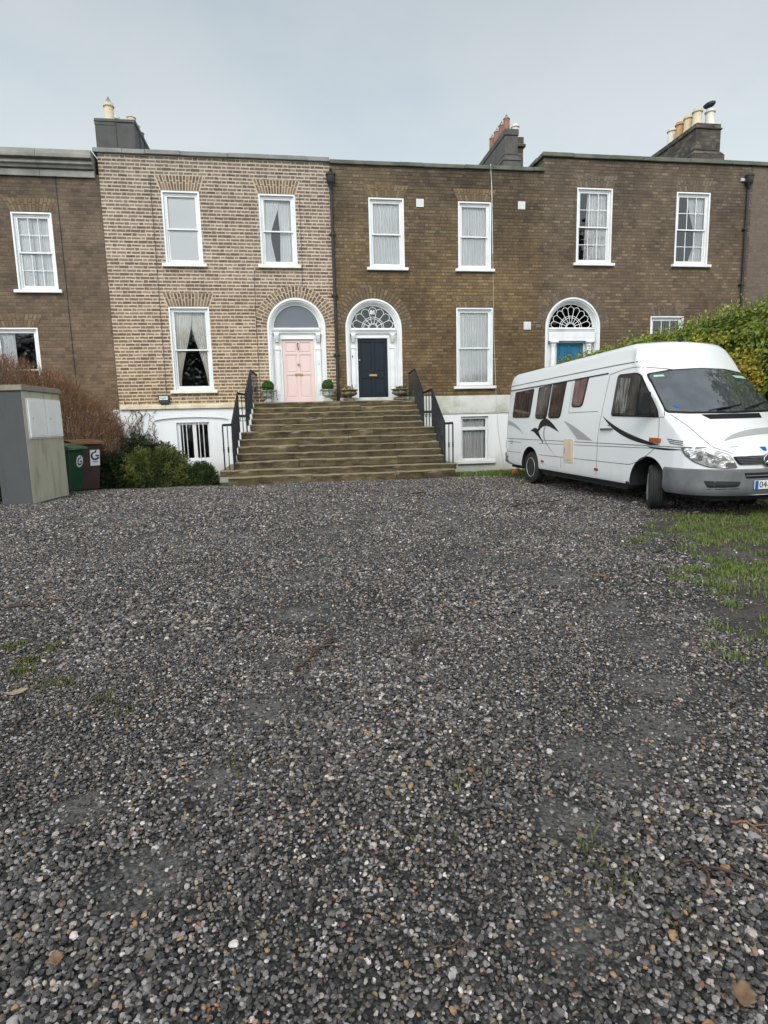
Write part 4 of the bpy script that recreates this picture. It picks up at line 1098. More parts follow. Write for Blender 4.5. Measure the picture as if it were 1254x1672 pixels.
def bin_logo(parent, x, y, z, s, mat):
    """ring-shaped letter with a tail rising from its top, on the face towards -y"""
    q = MB()
    pts = [(x + s * .36 * math.cos(a), y, z - s * .08 + s * .36 * math.sin(a)) for a in np.linspace(R(75), R(340), 18)]
    q.tube(pts, [s * .10 * (.5 + .5 * min(1, i / 5)) for i in range(18)], 6)
    q.box(x + s * .02, x + s * .40, y - s * .05, y + s * .05, z - s * .14, z + s * .01)
    q.tube([(x - s * .02, y, z + s * .25), (x + s * .10, y, z + s * .42), (x + s * .12, y, z + s * .62)], [s * .09, s * .07, s * .015], 6)
    for i, p in enumerate(q.v): q.v[i] = (p[0], y + (p[1] - y) * .08, p[2])
    return q.build('printed_logo', mat, parent)
def wheelie_bin(label, loc, rot, body, lid, sc, round_label):
    t = thing('wheelie_bin', label, 'wheelie bin', loc, (0, 0, rot), group='wheelie bins beside the meter pillar')
    mb = MB(); w0, w1, d0, d1, h = .22 * sc, .285 * sc, .25 * sc, .36 * sc, 1.0 * sc   # front is -y
    mb.hexa([(-w0, -d0, .06), (w0, -d0, .06), (-w0, d0, .06), (w0, d0, .06), (-w1, -d1, h), (w1, -d1, h), (-w1, d1, h), (w1, d1, h)])
    mb.hexa([(-w1 - .015, -d1 - .015, h - .06), (w1 + .015, -d1 - .015, h - .06), (-w1 - .015, d1 + .015, h - .06), (w1 + .015, d1 + .015, h - .06),
             (-w1 - .02, -d1 - .02, h), (w1 + .02, -d1 - .02, h), (-w1 - .02, d1 + .02, h), (w1 + .02, d1 + .02, h)])
    b = mb.build('body', body, t, bevel=.03, seg=3)
    l = MB(); l.grid(lambda u, v: ((u - .5) * 2 * (w1 + .045), -d1 - .06 + v * (2 * d1 + .10), h + .012 + .085 * math.sin(PI * min(1, max(0, v * 1.0))) ** .6 * (1 - abs(u - .5) ** 3 * 2)), 10, 10)
    l.grid(lambda u, v: ((u - .5) * 2 * (w1 + .045), -d1 - .06, h - .03 + v * .042), 10, 1)
    l.grid(lambda u, v: ((w1 + .045), -d1 - .06 + u * (2 * d1 + .10), h - .03 + v * .042), 10, 1)
    l.grid(lambda u, v: (-(w1 + .045), -d1 - .06 + u * (2 * d1 + .10), h - .03 + v * .042), 10, 1)
    l.box(-.12, .12, -d1 - .085, -d1 - .055, h - .02, h + .02)
    lo = l.build('lid', lid, t, smooth=40, fixn=True)
    hb = MB(); hb.tube([(-w1 + .03, d1 + .07, h - .02), (w1 - .03, d1 + .07, h - .02)], .016, 8); 
    for s_ in (-1, 1): hb.box(s_ * (w1 - .06) - .02, s_ * (w1 - .06) + .02, d1, d1 + .08, h - .05, h + .01)
    hb.build('handle', body, t)
    for s_ in (-1, 1):
        q = MB(); q.lathe([(.02, -.03), (.10, -.03), (.105, 0), (.10, .03), (.02, .03)], (s_ * (w0 + .02), d0 - .02, .105), 18, 'x'); q.build('wheel', M['black_plastic'], t, smooth=50)
    # sticker on the tapering front face
    tilt = math.atan2(d1 - d0, h - .06)
    def onface(pts): return [(x, -d0 - (z - .06) * math.tan(tilt) - o_, z) for (x, o_, z) in pts]
    q = MB(); zc = .71 * sc
    if round_label:
        q.v = onface([(.10 * sc + .125 * sc * math.cos(a), .006, zc + .135 * sc * math.sin(a)) for a in np.linspace(0, 2 * PI, 28, endpoint=False)]); q.f = [tuple(range(28))]; q.m = [0]; sx = .10 * sc
    else:
        q.v = onface([(.04 * sc, .006, zc - .17 * sc), (.235 * sc, .006, zc - .17 * sc), (.235 * sc, .006, zc + .15 * sc), (.04 * sc, .006, zc + .15 * sc)]); q.f = [(0, 1, 2, 3)]; q.m = [0]; sx = .14 * sc
    so = q.build('sticker', M['label_white'], t)
    lg = bin_logo(so, sx, 0, zc + (.01 if round_label else .055), .20 * sc, M['ink'])
    for v in lg.data.vertices: v.co.y += onface([(v.co.x, .012, v.co.z)])[0][1]
    if not round_label:
        q = MB()
        for k in range(9): q.box(sx - .07 + k * .017, sx - .058 + k * .017, -.001, 0, zc - .115, zc - .10)
        q.box(sx - .03, sx + .05, -.001, 0, zc - .135, zc - .128)
        w = q.build('small_print', M['ink'], so)
        for v in w.data.vertices: v.co.y += onface([(v.co.x, .010, v.co.z)])[0][1]
    return t
M['bin_green'] = pm('green bin plastic', C(.012, .045, .022), C(.017, .055, .028), 3, .45)
M['bin_green_lid'] = pm('faded green lid', C(.04, .11, .055), C(.06, .14, .075), 3, .5)
M['bin_brown'] = pm('maroon brown bin plastic', C(.038, .02, .018), C(.048, .026, .023), 3, .45)
M['bin_brown_lid'] = pm('faded brown lid', C(.12, .055, .032), C(.16, .08, .045), 4, .5)
M['bin_black'] = pm('black bin plastic', C(.012, .012, .013), C(.018, .018, .019), 3, .45)
wheelie_bin('green wheelie bin with a round white sticker, half behind the pillar', (-5.40, 15.45, -.04), R(76), M['bin_green'], M['bin_green_lid'], 1.08, True)
wheelie_bin('brown wheelie bin with a rectangular white sticker, behind the green bin', (-5.28, 16.35, -.10), R(42), M['bin_brown'], M['bin_brown_lid'], 1.24, False)
# ------------------------------------------------------------------ campervan (x forward, y = 0 on the near flank .. 2.05 far flank, z up)
def van_paint():
    m, t, b, out = new_mat('white van paint')
    pos = t.n('ShaderNodeTexCoord').outputs['Object']
    z = t.n('ShaderNodeSeparateXYZ', {0: pos}).outputs[2]
    d = t.n('ShaderNodeMapRange', {'Value': z, 'From Min': 1.0, 'From Max': .3}).outputs[0]
    st = t.n('ShaderNodeMapping', {'Vector': pos, 'Scale': (2.2, 2.2, .8)}).outputs[0]
    f = t.m('MULTIPLY', t.m('POWER', d, 1.3), t.m('MULTIPLY_ADD', t.noise(st, 3, 5, .7), 1.1, -.12), clamp=True)
    c = t.mix(t.noise(pos, 1.1, 3), C(.76, .77, .77), C(.72, .735, .74))
    c = t.mix(t.m('MULTIPLY', f, .55), c, C(.33, .31, .27))       # road dirt low on the flanks
    L(t, c, b.inputs['Base Color']); b.inputs['Roughness'].default_value = .28
    b.inputs['Coat Weight'].default_value = .4; b.inputs['Coat Roughness'].default_value = .12
    bp = t.n('ShaderNodeBump', {'Strength': .06, 'Distance': .03, 'Height': t.noise(pos, 2.6, 2)}); L(t, bp.outputs[0], b.inputs['Normal'])
    return m
V_ = {}
V_['paint'] = van_paint()
V_['arch'] = pm('black wheel arch', C(.008, .008, .008), C(.014, .014, .014), 9, .9)
V_['tyre'] = pm('dusty tyre rubber', C(.011, .011, .012), C(.024, .024, .024), 5, .8, bump=.3, bscale=30)
V_['steel'] = pm('dull silver wheel', C(.50, .50, .50), C(.36, .36, .35), 7, .4, metal=.15)
V_['bumper'] = pm('weathered grey bumper plastic', C(.095, .10, .105), C(.15, .155, .16), 3.5, .7, bump=.2, bscale=22)
V_['dark'] = pm('black trim', C(.007, .007, .009), C(.011, .011, .013), 9, .55, spec=.3)
V_['seam'] = pm('panel seam', C(.11, .11, .11), None, rough=.8)
V_['black_vinyl'] = pm('black vinyl', C(.012, .013, .016), None, rough=.35)
V_['grey_vinyl'] = pm('silver grey vinyl', C(.36, .36, .36), C(.33, .33, .33), 4, .4)
V_['cream'] = pm('cream hatch plastic', C(.64, .54, .40), C(.58, .48, .35), 5, .5)
V_['amber'] = pm('amber lens', C(.38, .09, .012), C(.30, .06, .01), 12, .2)
V_['red'] = pm('red lens', C(.33, .035, .02), None, rough=.3)
V_['blue'] = pm('blue print', C(.01, .09, .42), None, rough=.4)
V_['plate'] = pm('number plate white', C(.70, .71, .69), C(.62, .63, .61), 5, .35)
V_['sticker_green'] = pm('pale green sticker', C(.34, .55, .46), None, rough=.5)
V_['cloth'] = pm('crumpled pale cloth', C(.55, .55, .53), C(.42, .42, .42), 9, .9)
def cab_curtain():
    m, t, b, out = new_mat('curtain behind cab glass')
    pos = t.n('ShaderNodeTexCoord').outputs['Object']
    st = t.n('ShaderNodeMapping', {'Vector': pos, 'Scale': (9, 9, .6)}).outputs[0]
    f = t.n('ShaderNodeMapRange', {'Value': t.noise(st, 3, 3, .6), 'From Min': .42, 'From Max': .62}).outputs[0]
    L(t, t.mix(f, C(.04, .042, .042), C(.24, .24, .235)), b.inputs['Base Color']); b.inputs['Roughness'].default_value = .04
    return m
V_['curtain'] = cab_curtain()
def van_glass(name, c1, c2, sc, sc_spec=.4):
    m, t, b, out = new_mat(name)
    pos = t.n('ShaderNodeTexCoord').outputs['Object']
    st = t.n('ShaderNodeMapping', {'Vector': pos, 'Scale': (sc, sc, .8)}).outputs[0]
    f = t.n('ShaderNodeMapRange', {'Value': t.noise(st, 4, 4, .6), 'From Min': .38, 'From Max': .62}).outputs[0]
    L(t, t.mix(f, c1, c2), b.inputs['Base Color'])
    if sc_spec > .9: b.inputs['Coat Weight'].default_value = 1.0; b.inputs['Coat Roughness'].default_value = .015; b.inputs['Coat IOR'].default_value = 1.9
    b.inputs['Roughness'].default_value = .03; b.inputs['Specular IOR Level'].default_value = sc_spec
    return m
V_['glass_side'] = van_glass('tinted acrylic window with brown blind', C(.035, .022, .018), C(.085, .06, .05), 3)
V_['glass_red'] = van_glass('tinted acrylic window with red blind', C(.08, .035, .03), C(.14, .075, .065), 2)
V_['glass_cab'] = van_glass('cab door glass', C(.022, .024, .025), C(.06, .06, .058), 2)
V_['glass_front'] = van_glass('windscreen glass', C(.045, .052, .058), C(.075, .082, .09), 1, 1.0)
VC = 1.025
def lerp_tab(tab, x):
    if x <= tab[0][0]: return tab[0][1]
    for (a, va), (b, vb) in zip(tab, tab[1:]):
        if x <= b: 
            u = (x - a) / (b - a); return va + (vb - va) * u
    return tab[-1][1]
ZT = [(-5.93, 1.9), (-5.91, 2.28), (-5.86, 2.45), (-5.78, 2.53), (-5.6, 2.565), (-3.3, 2.645), (-1.3, 2.715), (-.95, 2.72), (-.75, 2.68), (-.62, 2.59), (-.50, 2.46), (-.40, 2.335), (-.36, 2.27),
      (-.34, 2.235), (.46, 1.505), (.50, 1.475), (.55, 1.445), (.75, 1.30), (.92, 1.13), (1.02, 1.02), (1.08, .965), (1.12, .93), (1.15, .88)]
HW = [(-5.93, .86), (-5.91, .93), (-5.86, .985), (-5.75, 1.015), (-5.5, 1.025), (.30, 1.025), (.5, 1.02), (.68, .99), (.82, .93), (.93, .845), (1.02, .72), (1.08, .58), (1.12, .42), (1.14, .28), (1.15, .16)]
def inset(z): return lerp_tab([(0.3, 0), (1.05, 0), (1.5, .03), (2.15, .10), (2.32, .13), (2.5, .22), (2.75, .36)], z)
xs = sorted(set([t[0] for t in ZT] + [t[0] for t in HW] + list(np.round(np.linspace(-5.6, -1.0, 34), 3)) + list(np.round(np.linspace(-.95, 1.12, 42), 3))))
def section(x):
    zt, hw = lerp_tab(ZT, x), lerp_tab(HW, x)
    zb = .34
    wsf = max(0, min(1, (x + 1.4) / .7)) * max(0, min(1, (1.05 - x) / .35))
    def top(ny):   # top surface with crown; the windscreen and bonnet bow backwards towards the sides
        bow = .20 * ny * ny * wsf
        z = lerp_tab(ZT, x + bow) if wsf > 0 else zt
        return min(z, zt + .02) - (.07 if x < -.3 else .05) * ny ** 2 * (1 if x < .9 else .6)
    ze = top(1.0)
    rr = .13 if x < -.45 else .055
    zs = ze - rr * 1.1
    zs = max(zs, zb + .1)
    half = [(0.0, zb), (hw * .6, zb), (hw - .05, zb), (hw - .012, zb + .02), (hw, zb + .06)]
    for i in range(1, 19):
        z = zb + .06 + (zs - zb - .06) * i / 18; half.append((hw - inset(z) * hw / 1.025, z))
    ws = hw - inset(zs) * hw / 1.025
    wr = ws - rr
    for i in range(1, 5):
        a = PI / 2 * i / 4
        half.append((wr + rr * math.cos(a), zs + (top(max(0.05, wr / max(hw, .01))) - zs) * math.sin(a)))
    for i in range(1, 11):
        y = wr * (1 - i / 10); half.append((y, top(y / max(hw, .01))))
    return half
B = MB(); rings = []
for x in xs:
    h = section(x)
    ring = [(x, VC - y, z) for y, z in h] + [(x, VC + y, z) for y, z in reversed(h[1:-1])]
    rings.append(ring)
n = len(rings[0])
for r_ in rings: B.v += r_
for i in range(len(rings) - 1):
    for k in range(n):
        B.f.append((i * n + k, i * n + (k + 1) % n, (i + 1) * n + (k + 1) % n, (i + 1) * n + k)); B.m.append(0)
B.f.append(tuple(range(n))); B.m.append(0); B.f.append(tuple((len(rings) - 1) * n + k for k in range(n))); B.m.append(0)
VAN = thing('campervan', 'white high-roofed campervan with black bird and grey swoosh graphics, parked beside the hedge', 'campervan', (5.6, 8.68, 0), (0, R(.3), R(-87.6)))
body = B.build('body', [V_['paint'], V_['arch']], VAN, smooth=42)
bmt = bmesh.new(); bmt.from_mesh(body.data); bmesh.ops.triangulate(bmt, faces=bmt.faces); BV = BVHTree.FromBMesh(bmt); bmt.free()
AXF, AXR, WZ = -.10, -4.42, .355
# wheel arches cut into the body
cut = MB()
for ax, rr in ((AXF, .475), (AXR, .45)):
    for (a, b_) in ((-.2, .36), (1.69, 2.25)):
        cut.lathe([(rr, a), (rr, b_)], (ax, 0, WZ + .02), 40, 'y')
co = cut.build('cutter', V_['arch'], VAN)
md = body.modifiers.new('cut', 'BOOLEAN'); md.operation = 'DIFFERENCE'; md.object = co; md.solver = 'EXACT'
try: md.material_mode = 'TRANSFER'
except Exception: pass
bpy.context.view_layer.update()
dg = bpy.context.evaluated_depsgraph_get()
nm = bpy.data.meshes.new_from_object(body.evaluated_get(dg))
body.modifiers.clear(); body.data = nm; nm.name = 'body'
bpy.data.objects.remove(co)
nm.set_sharp_from_angle(angle=R(42))
for p in nm.polygons:
    c_ = p.center
    for ax, rr in ((AXF, .475), (AXR, .45)):
        if math.hypot(c_.x - ax, c_.z - WZ - .02) < rr + .004 and .012 < min(c_.y, 2.05 - c_.y) < .42 and (abs(p.normal.y) < .4 or math.hypot(c_.x - ax, c_.z - WZ - .02) < rr - .03):
            p.material_index = min(1, len(nm.materials) - 1)

def snap_side(x, z, e=.006):
    h = BV.ray_cast(Vector((x, -1.5, z)), Vector((0, 1, 0)))
    if h[0] is None: return (x, .05, z)
    return tuple(h[0] + (h[1] if h[1].y < 0 else -h[1]) * e)
def snap_front(y, z, e=.006):
    h = BV.ray_cast(Vector((3, y, z)), Vector((-1, 0, 0)))
    if h[0] is None: return (1.0, y, z)
    return tuple(h[0] + (h[1] if h[1].x > 0 else -h[1]) * e)
def snap_far(x, z, e=.006):
    h = BV.ray_cast(Vector((x, 3.5, z)), Vector((0, -1, 0)))
    if h[0] is None: return (x, 2.0, z)
    return tuple(h[0] + (h[1] if h[1].y > 0 else -h[1]) * e)
def rounded(pts, r, n=5):
    out = []
    N = len(pts)
    for i in range(N):
        p0, p, p1 = Vector(pts[i - 1]), Vector(pts[i]), Vector(pts[(i + 1) % N])
        rr = r[i] if isinstance(r, (list, tuple)) else r
        a = (p0 - p).normalized(); b = (p1 - p).normalized()
        rr = min(rr, (p0 - p).length * .48, (p1 - p).length * .48)
        for k in range(n + 1):
            t = k / n
            q = (p + a * rr) * (1 - t) ** 2 + p * 2 * t * (1 - t) + (p + b * rr) * t * t
            out.append((q.x, q.y))
    return out
def dense(pts, step=.06):
    out = []
    for i, p in enumerate(pts):
        q = pts[(i + 1) % len(pts)]; d = math.dist(p, q); k = max(1, int(d / step))
        out += [(p[0] + (q[0] - p[0]) * j / k, p[1] + (q[1] - p[1]) * j / k) for j in range(k)]
    return out
def patch(pts, snap, e, rings_=7, rim=0):
    """a convex outline filled with rings of points, each laid on the body"""
    pts = dense(pts); cx = sum(p[0] for p in pts) / len(pts); cy = sum(p[1] for p in pts) / len(pts)
    mb = MB(); n = len(pts); vs = []
    for k in range(rings_):
        s = 1 - k / rings_
        for p in pts: vs.append(snap(cx + (p[0] - cx) * s, cy + (p[1] - cy) * s, e))
    vs.append(snap(cx, cy, e))
    fs = [(k * n + i, k * n + (i + 1) % n, (k + 1) * n + (i + 1) % n, (k + 1) * n + i) for k in range(rings_ - 1) for i in range(n)]
    fs += [((rings_ - 1) * n + i, (rings_ - 1) * n + (i + 1) % n, rings_ * n) for i in range(n)]
    mb.add(vs, fs)
    if rim:   # turned edge down to the body
        mb.add([snap(p[0], p[1], e) for p in pts] + [snap(p[0], p[1], -.004) for p in pts], [(i, (i + 1) % n, n + (i + 1) % n, n + i) for i in range(n)])
    return mb
def grow(pts, d):
    cx = sum(p[0] for p in pts) / len(pts); cy = sum(p[1] for p in pts) / len(pts)
    return [(p[0] + d * (1 if p[0] > cx else -1) * min(1, abs(p[0] - cx) * 8), p[1] + d * (1 if p[1] > cy else -1) * min(1, abs(p[1] - cy) * 8)) for p in pts]
def window(pts, r, snap, mat, name='side_window', rim=.022):
    q = rounded(pts, r)
    mb = patch(grow(q, rim), snap, .012, rim=1); o = mb.build(name, V_['dark'], VAN, smooth=60)
    g = patch(q, snap, .016); g.build('glass', mat, o, smooth=60)
    return o
def ribbon(pts, w, snap, mat, name, parent, e=.004, lst=None):
    mb = lst if lst is not None else MB()
    pts = [Vector(p) for p in pts]; vs = []
    fine = []
    for a, b in zip(pts, pts[1:]):
        k = max(1, int((b - a).length / .08)); fine += [a.lerp(b, j / k) for j in range(k)]
    fine.append(pts[-1])
    for i, p in enumerate(fine):
        d = (fine[min(i + 1, len(fine) - 1)] - fine[max(i - 1, 0)]).normalized(); nn = Vector((-d.y, d.x)) * (w / 2)
        vs += [snap(p.x + nn.x, p.y + nn.y, e), snap(p.x - nn.x, p.y - nn.y, e)]
    mb.add(vs, [(2 * i, 2 * i + 1, 2 * i + 3, 2 * i + 2) for i in range(len(fine) - 1)])
    if lst is None: return mb.build(name, mat, parent)
def bez(p0, p1, p2, n=16): return [((1 - t) ** 2 * p0[0] + 2 * t * (1 - t) * p1[0] + t * t * p2[0], (1 - t) ** 2 * p0[1] + 2 * t * (1 - t) * p1[1] + t * t * p2[1]) for t in [i / n for i in range(n + 1)]]
def swoosh(up, lo, snap, mat, name, parent, e=.004, lst=None):
    mb = lst if lst is not None else MB(); vs = []
    for a, b in zip(up, lo):
        for t in (0, .33, .67, 1): vs.append(snap(a[0] + (b[0] - a[0]) * t, a[1] + (b[1] - a[1]) * t, e))
    mb.add(vs, [(4 * i + k, 4 * i + k + 1, 4 * i + k + 5, 4 * i + k + 4) for i in range(len(up) - 1) for k in range(3)])
    if lst is None: return mb.build(name, mat, parent)
# windows
window([(-5.46, 1.50), (-4.54, 1.50), (-4.46, 2.10), (-5.42, 2.06)], [.09, .09, .04, .04], snap_side, V_['glass_side'])
window([(-4.21, 1.47), (-3.70, 1.47), (-3.62, 2.14), (-4.17, 2.11)], [.11, .11, .04, .04], snap_side, V_['glass_side'])
window([(-3.585, 1.48), (-3.09, 1.48), (-2.98, 2.17), (-3.53, 2.14)], [.11, .11, .04, .04], snap_side, V_['glass_side'])
window([(-2.64, 1.69), (-2.26, 1.69), (-2.14, 2.20), (-2.60, 2.175)], [.10, .10, .04, .04], snap_side, V_['glass_red'])
# the same openings on the far flank
for q in ([(-5.4, 1.5), (-4.5, 1.5), (-4.5, 2.08), (-5.4, 2.08)], [(-3.9, 1.5), (-2.9, 1.5), (-2.9, 2.08), (-3.9, 2.08)]): window(q, .09, snap_far, V_['glass_side'])
# cab doors
for sn, mir in ((snap_side, 1), (snap_far, 0)):
    cab = [(-1.20, 1.505), (.075, 1.475), (.02, 1.60), (-.56, 2.165), (-1.14, 2.17)]
    wn = window(cab, [.07, .03, .10, .10, .08], sn, V_['glass_cab'], 'cab_window', .02)
    if mir:
        patch([(-1.12, 1.53), (-.80, 1.53), (-.76, 2.10), (-1.08, 2.13)], sn, .019, 4).build('cab_curtain', V_['curtain'], wn)
        ribbon([(-.46, 2.09), (-.50, 1.485)], .03, sn, V_['dark'], 'divider', wn, .020)
seam = MB()
def SM(pts, w=.010): ribbon(pts, w, snap_side, None, '', None, .003, seam)
SM([(-5.86, .975), (1.0, 1.025)], .012)                   # rubbing strip line
SM([(-5.86, .90), (-4.9, .905)]); SM([(-3.95, .915), (.25, .985)])
SM([(-5.82, .66), (-4.9, .66)]); SM([(-3.95, .665), (-.60, .685)])
SM(bez((-.60, .685), (-.30, .74), (.06, .98)), .010)
SM([(-1.60, .36), (-1.58, 1.25), (-1.42, 2.22)])             # door shut lines
SM([(-2.95, .36), (-2.95, .66)])
SM([(-2.74, 1.56), (-1.66, 1.575)]); SM([(-2.74, 1.56), (-2.72, 2.15)])
SM(bez((-1.40, 2.21), (-.55, 2.36), (-.33, 2.18)) + bez((-.33, 2.18), (.02, 1.82), (.22, 1.48)), .010)
SM(bez((.10, 1.46), (.14, 1.2), (.13, 1.04), 8)); SM([(.10, 1.46), (.33, 1.46)])
SM([(-5.84, 2.235), (-3.0, 2.315), (-1.3, 2.36), (-.62, 2.365)], .018)  # roof joint
seam.build('panel_seams', V_['seam'], VAN)
rl = MB(); ribbon([(-5.84, 2.13), (-3.6, 2.175), (-1.47, 2.235)], .022, snap_side, None, '', None, .010, rl); rl.build('drip_rail', V_['dark'], VAN)
ribbon([(-5.50, .955), (-5.50, .86), (-5.42, .86), (-5.42, .955)], .02, snap_side, V_['dark'], 'fuel_flap_edge', VAN)
# vinyl graphics
blk = MB()
swoosh(bez((-1.50, 1.50), (-.92, 1.20), (.20, 1.035)), bez((-1.50, 1.50), (-1.0, 1.10), (-.06, 1.028)), snap_side, None, '', None, .004, blk)
swoosh(bez((-.14, 1.005), (.2, 1.0), (.63, .99)), bez((-.14, 1.005), (.1, .945), (.63, .98)), snap_side, None, '', None, .004, blk)
# bird: two wings and a tapering body
swoosh(bez((-4.42, 1.17), (-4.22, 1.30), (-4.05, 1.22), 10) + bez((-4.05, 1.22), (-3.99, 1.45), (-3.70, 1.46), 10)[1:] + bez((-3.70, 1.46), (-3.45, 1.42), (-3.06, 1.17), 10)[1:],
       bez((-4.42, 1.17), (-4.25, 1.20), (-4.08, 1.08), 10) + bez((-4.08, 1.08), (-3.95, 1.28), (-3.70, 1.30), 10)[1:] + bez((-3.70, 1.30), (-3.50, 1.30), (-3.06, 1.17), 10)[1:], snap_side, None, '', None, .004, blk)
swoosh(bez((-4.20, 1.19), (-4.05, 1.06), (-3.84, .985)), bez((-4.0, 1.17), (-3.92, 1.08), (-3.80, .985)), snap_side, None, '', None, .0045, blk)
swoosh([(-3.84, .985), (-3.80, .92)], [(-3.79, .985), (-3.765, .92)], snap_side, None, '', None, .004, blk)
blk.build('black_graphics', V_['black_vinyl'], VAN)
gr = MB()
swoosh(bez((-5.87, 1.41), (-5.35, 1.43), (-4.78, 1.10)), bez((-5.87, 1.30), (-5.40, 1.33), (-4.78, 1.10)), snap_side, None, '', None, .004, gr)
swoosh(bez((-2.92, 1.415), (-2.40, 1.30), (-1.76, 1.04)), bez((-2.92, 1.415), (-2.62, 1.25), (-2.30, 1.05)), snap_side, None, '', None, .004, gr)
swoosh(bez((-3.66, 1.30), (-3.92, 1.02), (-3.12, .66)), bez((-3.72, 1.29), (-4.0, 1.02), (-3.12, .66)), snap_side, None, '', None, .0042, gr)
swoosh(bez((.50, 1.10), (.8, 1.30), (1.60, 1.27)), bez((.50, 1.10), (.9, 1.20), (1.60, 1.19)), snap_front, None, '', None, .005, gr)
gr.build('grey_graphics', V_['grey_vinyl'], VAN)
# front glass, bonnet, grille
ws = [(.075, 1.545), (.35, 1.525), (1.025, 1.515), (1.70, 1.525), (1.975, 1.545), (1.885, 2.13), (1.5, 2.185), (1.025, 2.20), (.55, 2.185), (.165, 2.13)]
q = rounded(ws, .05, 4)
wo = patch(grow(q, .022), snap_front, .008, 10, rim=1).build('windscreen', V_['dark'], VAN, smooth=60)
patch(q, snap_front, .013, 10).build('glass', V_['glass_front'], wo, smooth=60)
mb = patch([(.22, 2.11), (.36, 2.115), (.36, 2.085), (.21, 2.08)], snap_front, .018, 3); mb.build('sticker', V_['sticker_green'], wo)
mb = patch([(1.55, 2.09), (1.83, 2.075), (1.86, 2.03), (1.60, 2.045)], snap_front, .018, 3); mb.build('sticker', V_['sticker_green'], wo)
mb = patch([(.235 + .032 * math.cos(a), 1.61 + .022 * math.sin(a)) for a in np.linspace(0, 2 * PI, 16, endpoint=False)], snap_front, .018, 3); mb.build('sticker', V_['blue'], wo)
wp = MB()
for (a, b_) in (((.62, 1.512), (1.02, 1.565)), ((1.18, 1.512), (1.62, 1.60))):
    p0, p1 = Vector(snap_front(*a, .045)), Vector(snap_front(*b_, .035))
    wp.tube([p0, p0.lerp(p1, .5) + Vector((.02, 0, .01)), p1], .011, 6)
    bl = [Vector(snap_front(b_[0] - .26 + .07 * i, b_[1] - .035 + .012 * i, .024)) for i in range(8)]; wp.tube(bl, .009, 5)
wp.build('wiper', V_['dark'], VAN)
cv = MB(); swoosh([(.50 + .1 * i, 1.485) for i in range(11)], [(.56 + .088 * i, 1.415) for i in range(11)], snap_front, None, '', None, .007, cv); cv.build('cowl_vent', V_['dark'], VAN)
sm2 = MB()
for s_ in (0, 1):
    f = (lambda y: y) if s_ == 0 else (lambda y: 2.05 - y)
    ribbon([(f(p[0]), p[1]) for p in bez((.10, 1.50), (.22, 1.28), (.30, 1.02), 10)], .010, snap_front, None, '', None, .004, sm2)
    ribbon([(f(.30), 1.02), (f(.42), .975), (f(.50), .935)], .008, snap_front, None, '', None, .004, sm2)
sm2.build('bonnet_seam', V_['seam'], VAN)
grl = MB(); gq = rounded([(.50, .895), (1.55, .895), (1.46, .775), (.59, .775)], .03)
go = patch(gq, snap_front, .014, 5, rim=1).build('grille', V_['dark'], VAN)
gs = MB()
for k in range(5): ribbon([(.54 + .02 * k, .875 - .022 * k), (1.51 - .02 * k, .875 - .022 * k)], .007, snap_front, None, '', None, .022, gs)
gs.build('grille_bar', V_['bumper'], go)
# three pointed star badge in a ring
xb = snap_front(1.03, .835, 0)[0] + .03
sb = MB(); ring = [(xb, 1.03 + .095 * math.cos(a), .835 + .095 * math.sin(a)) for a in np.linspace(0, 2 * PI, 30)]
sb.tube(ring, .011, 6, cap=False)
for k in range(3):
    a = PI / 2 + k * 2 * PI / 3
    tip = Vector((xb, 1.03 + .09 * math.cos(a), .835 + .09 * math.sin(a)))
    l, r2 = [Vector((xb, 1.03 + .017 * math.cos(a + s_ * PI / 3), .835 + .017 * math.sin(a + s_ * PI / 3))) for s_ in (1, -1)]
    c0 = Vector((xb + .012, 1.03, .835)); c1 = Vector((xb - .008, 1.03, .835))
    sb.add([c0, l, tip, r2, c1], [(0, 1, 2), (0, 2, 3), (4, 2, 1), (4, 3, 2), (0, 3, 4, 1)])
bo = sb.build('star_badge', M['chrome'], VAN)
dk = MB(); dk.lathe([(.0, xb - .022), (.092, xb - .022), (.092, xb - .03)], (0, 1.03, .835), 26, 'x'); dk.build('badge_disc', V_['dark'], bo)
em = patch([(.98, 1.01), (1.08, 1.01), (1.06, .965), (1.03, .95), (1.0, .965)], snap_front, .008, 3); em.build('bonnet_emblem', V_['blue'], VAN)
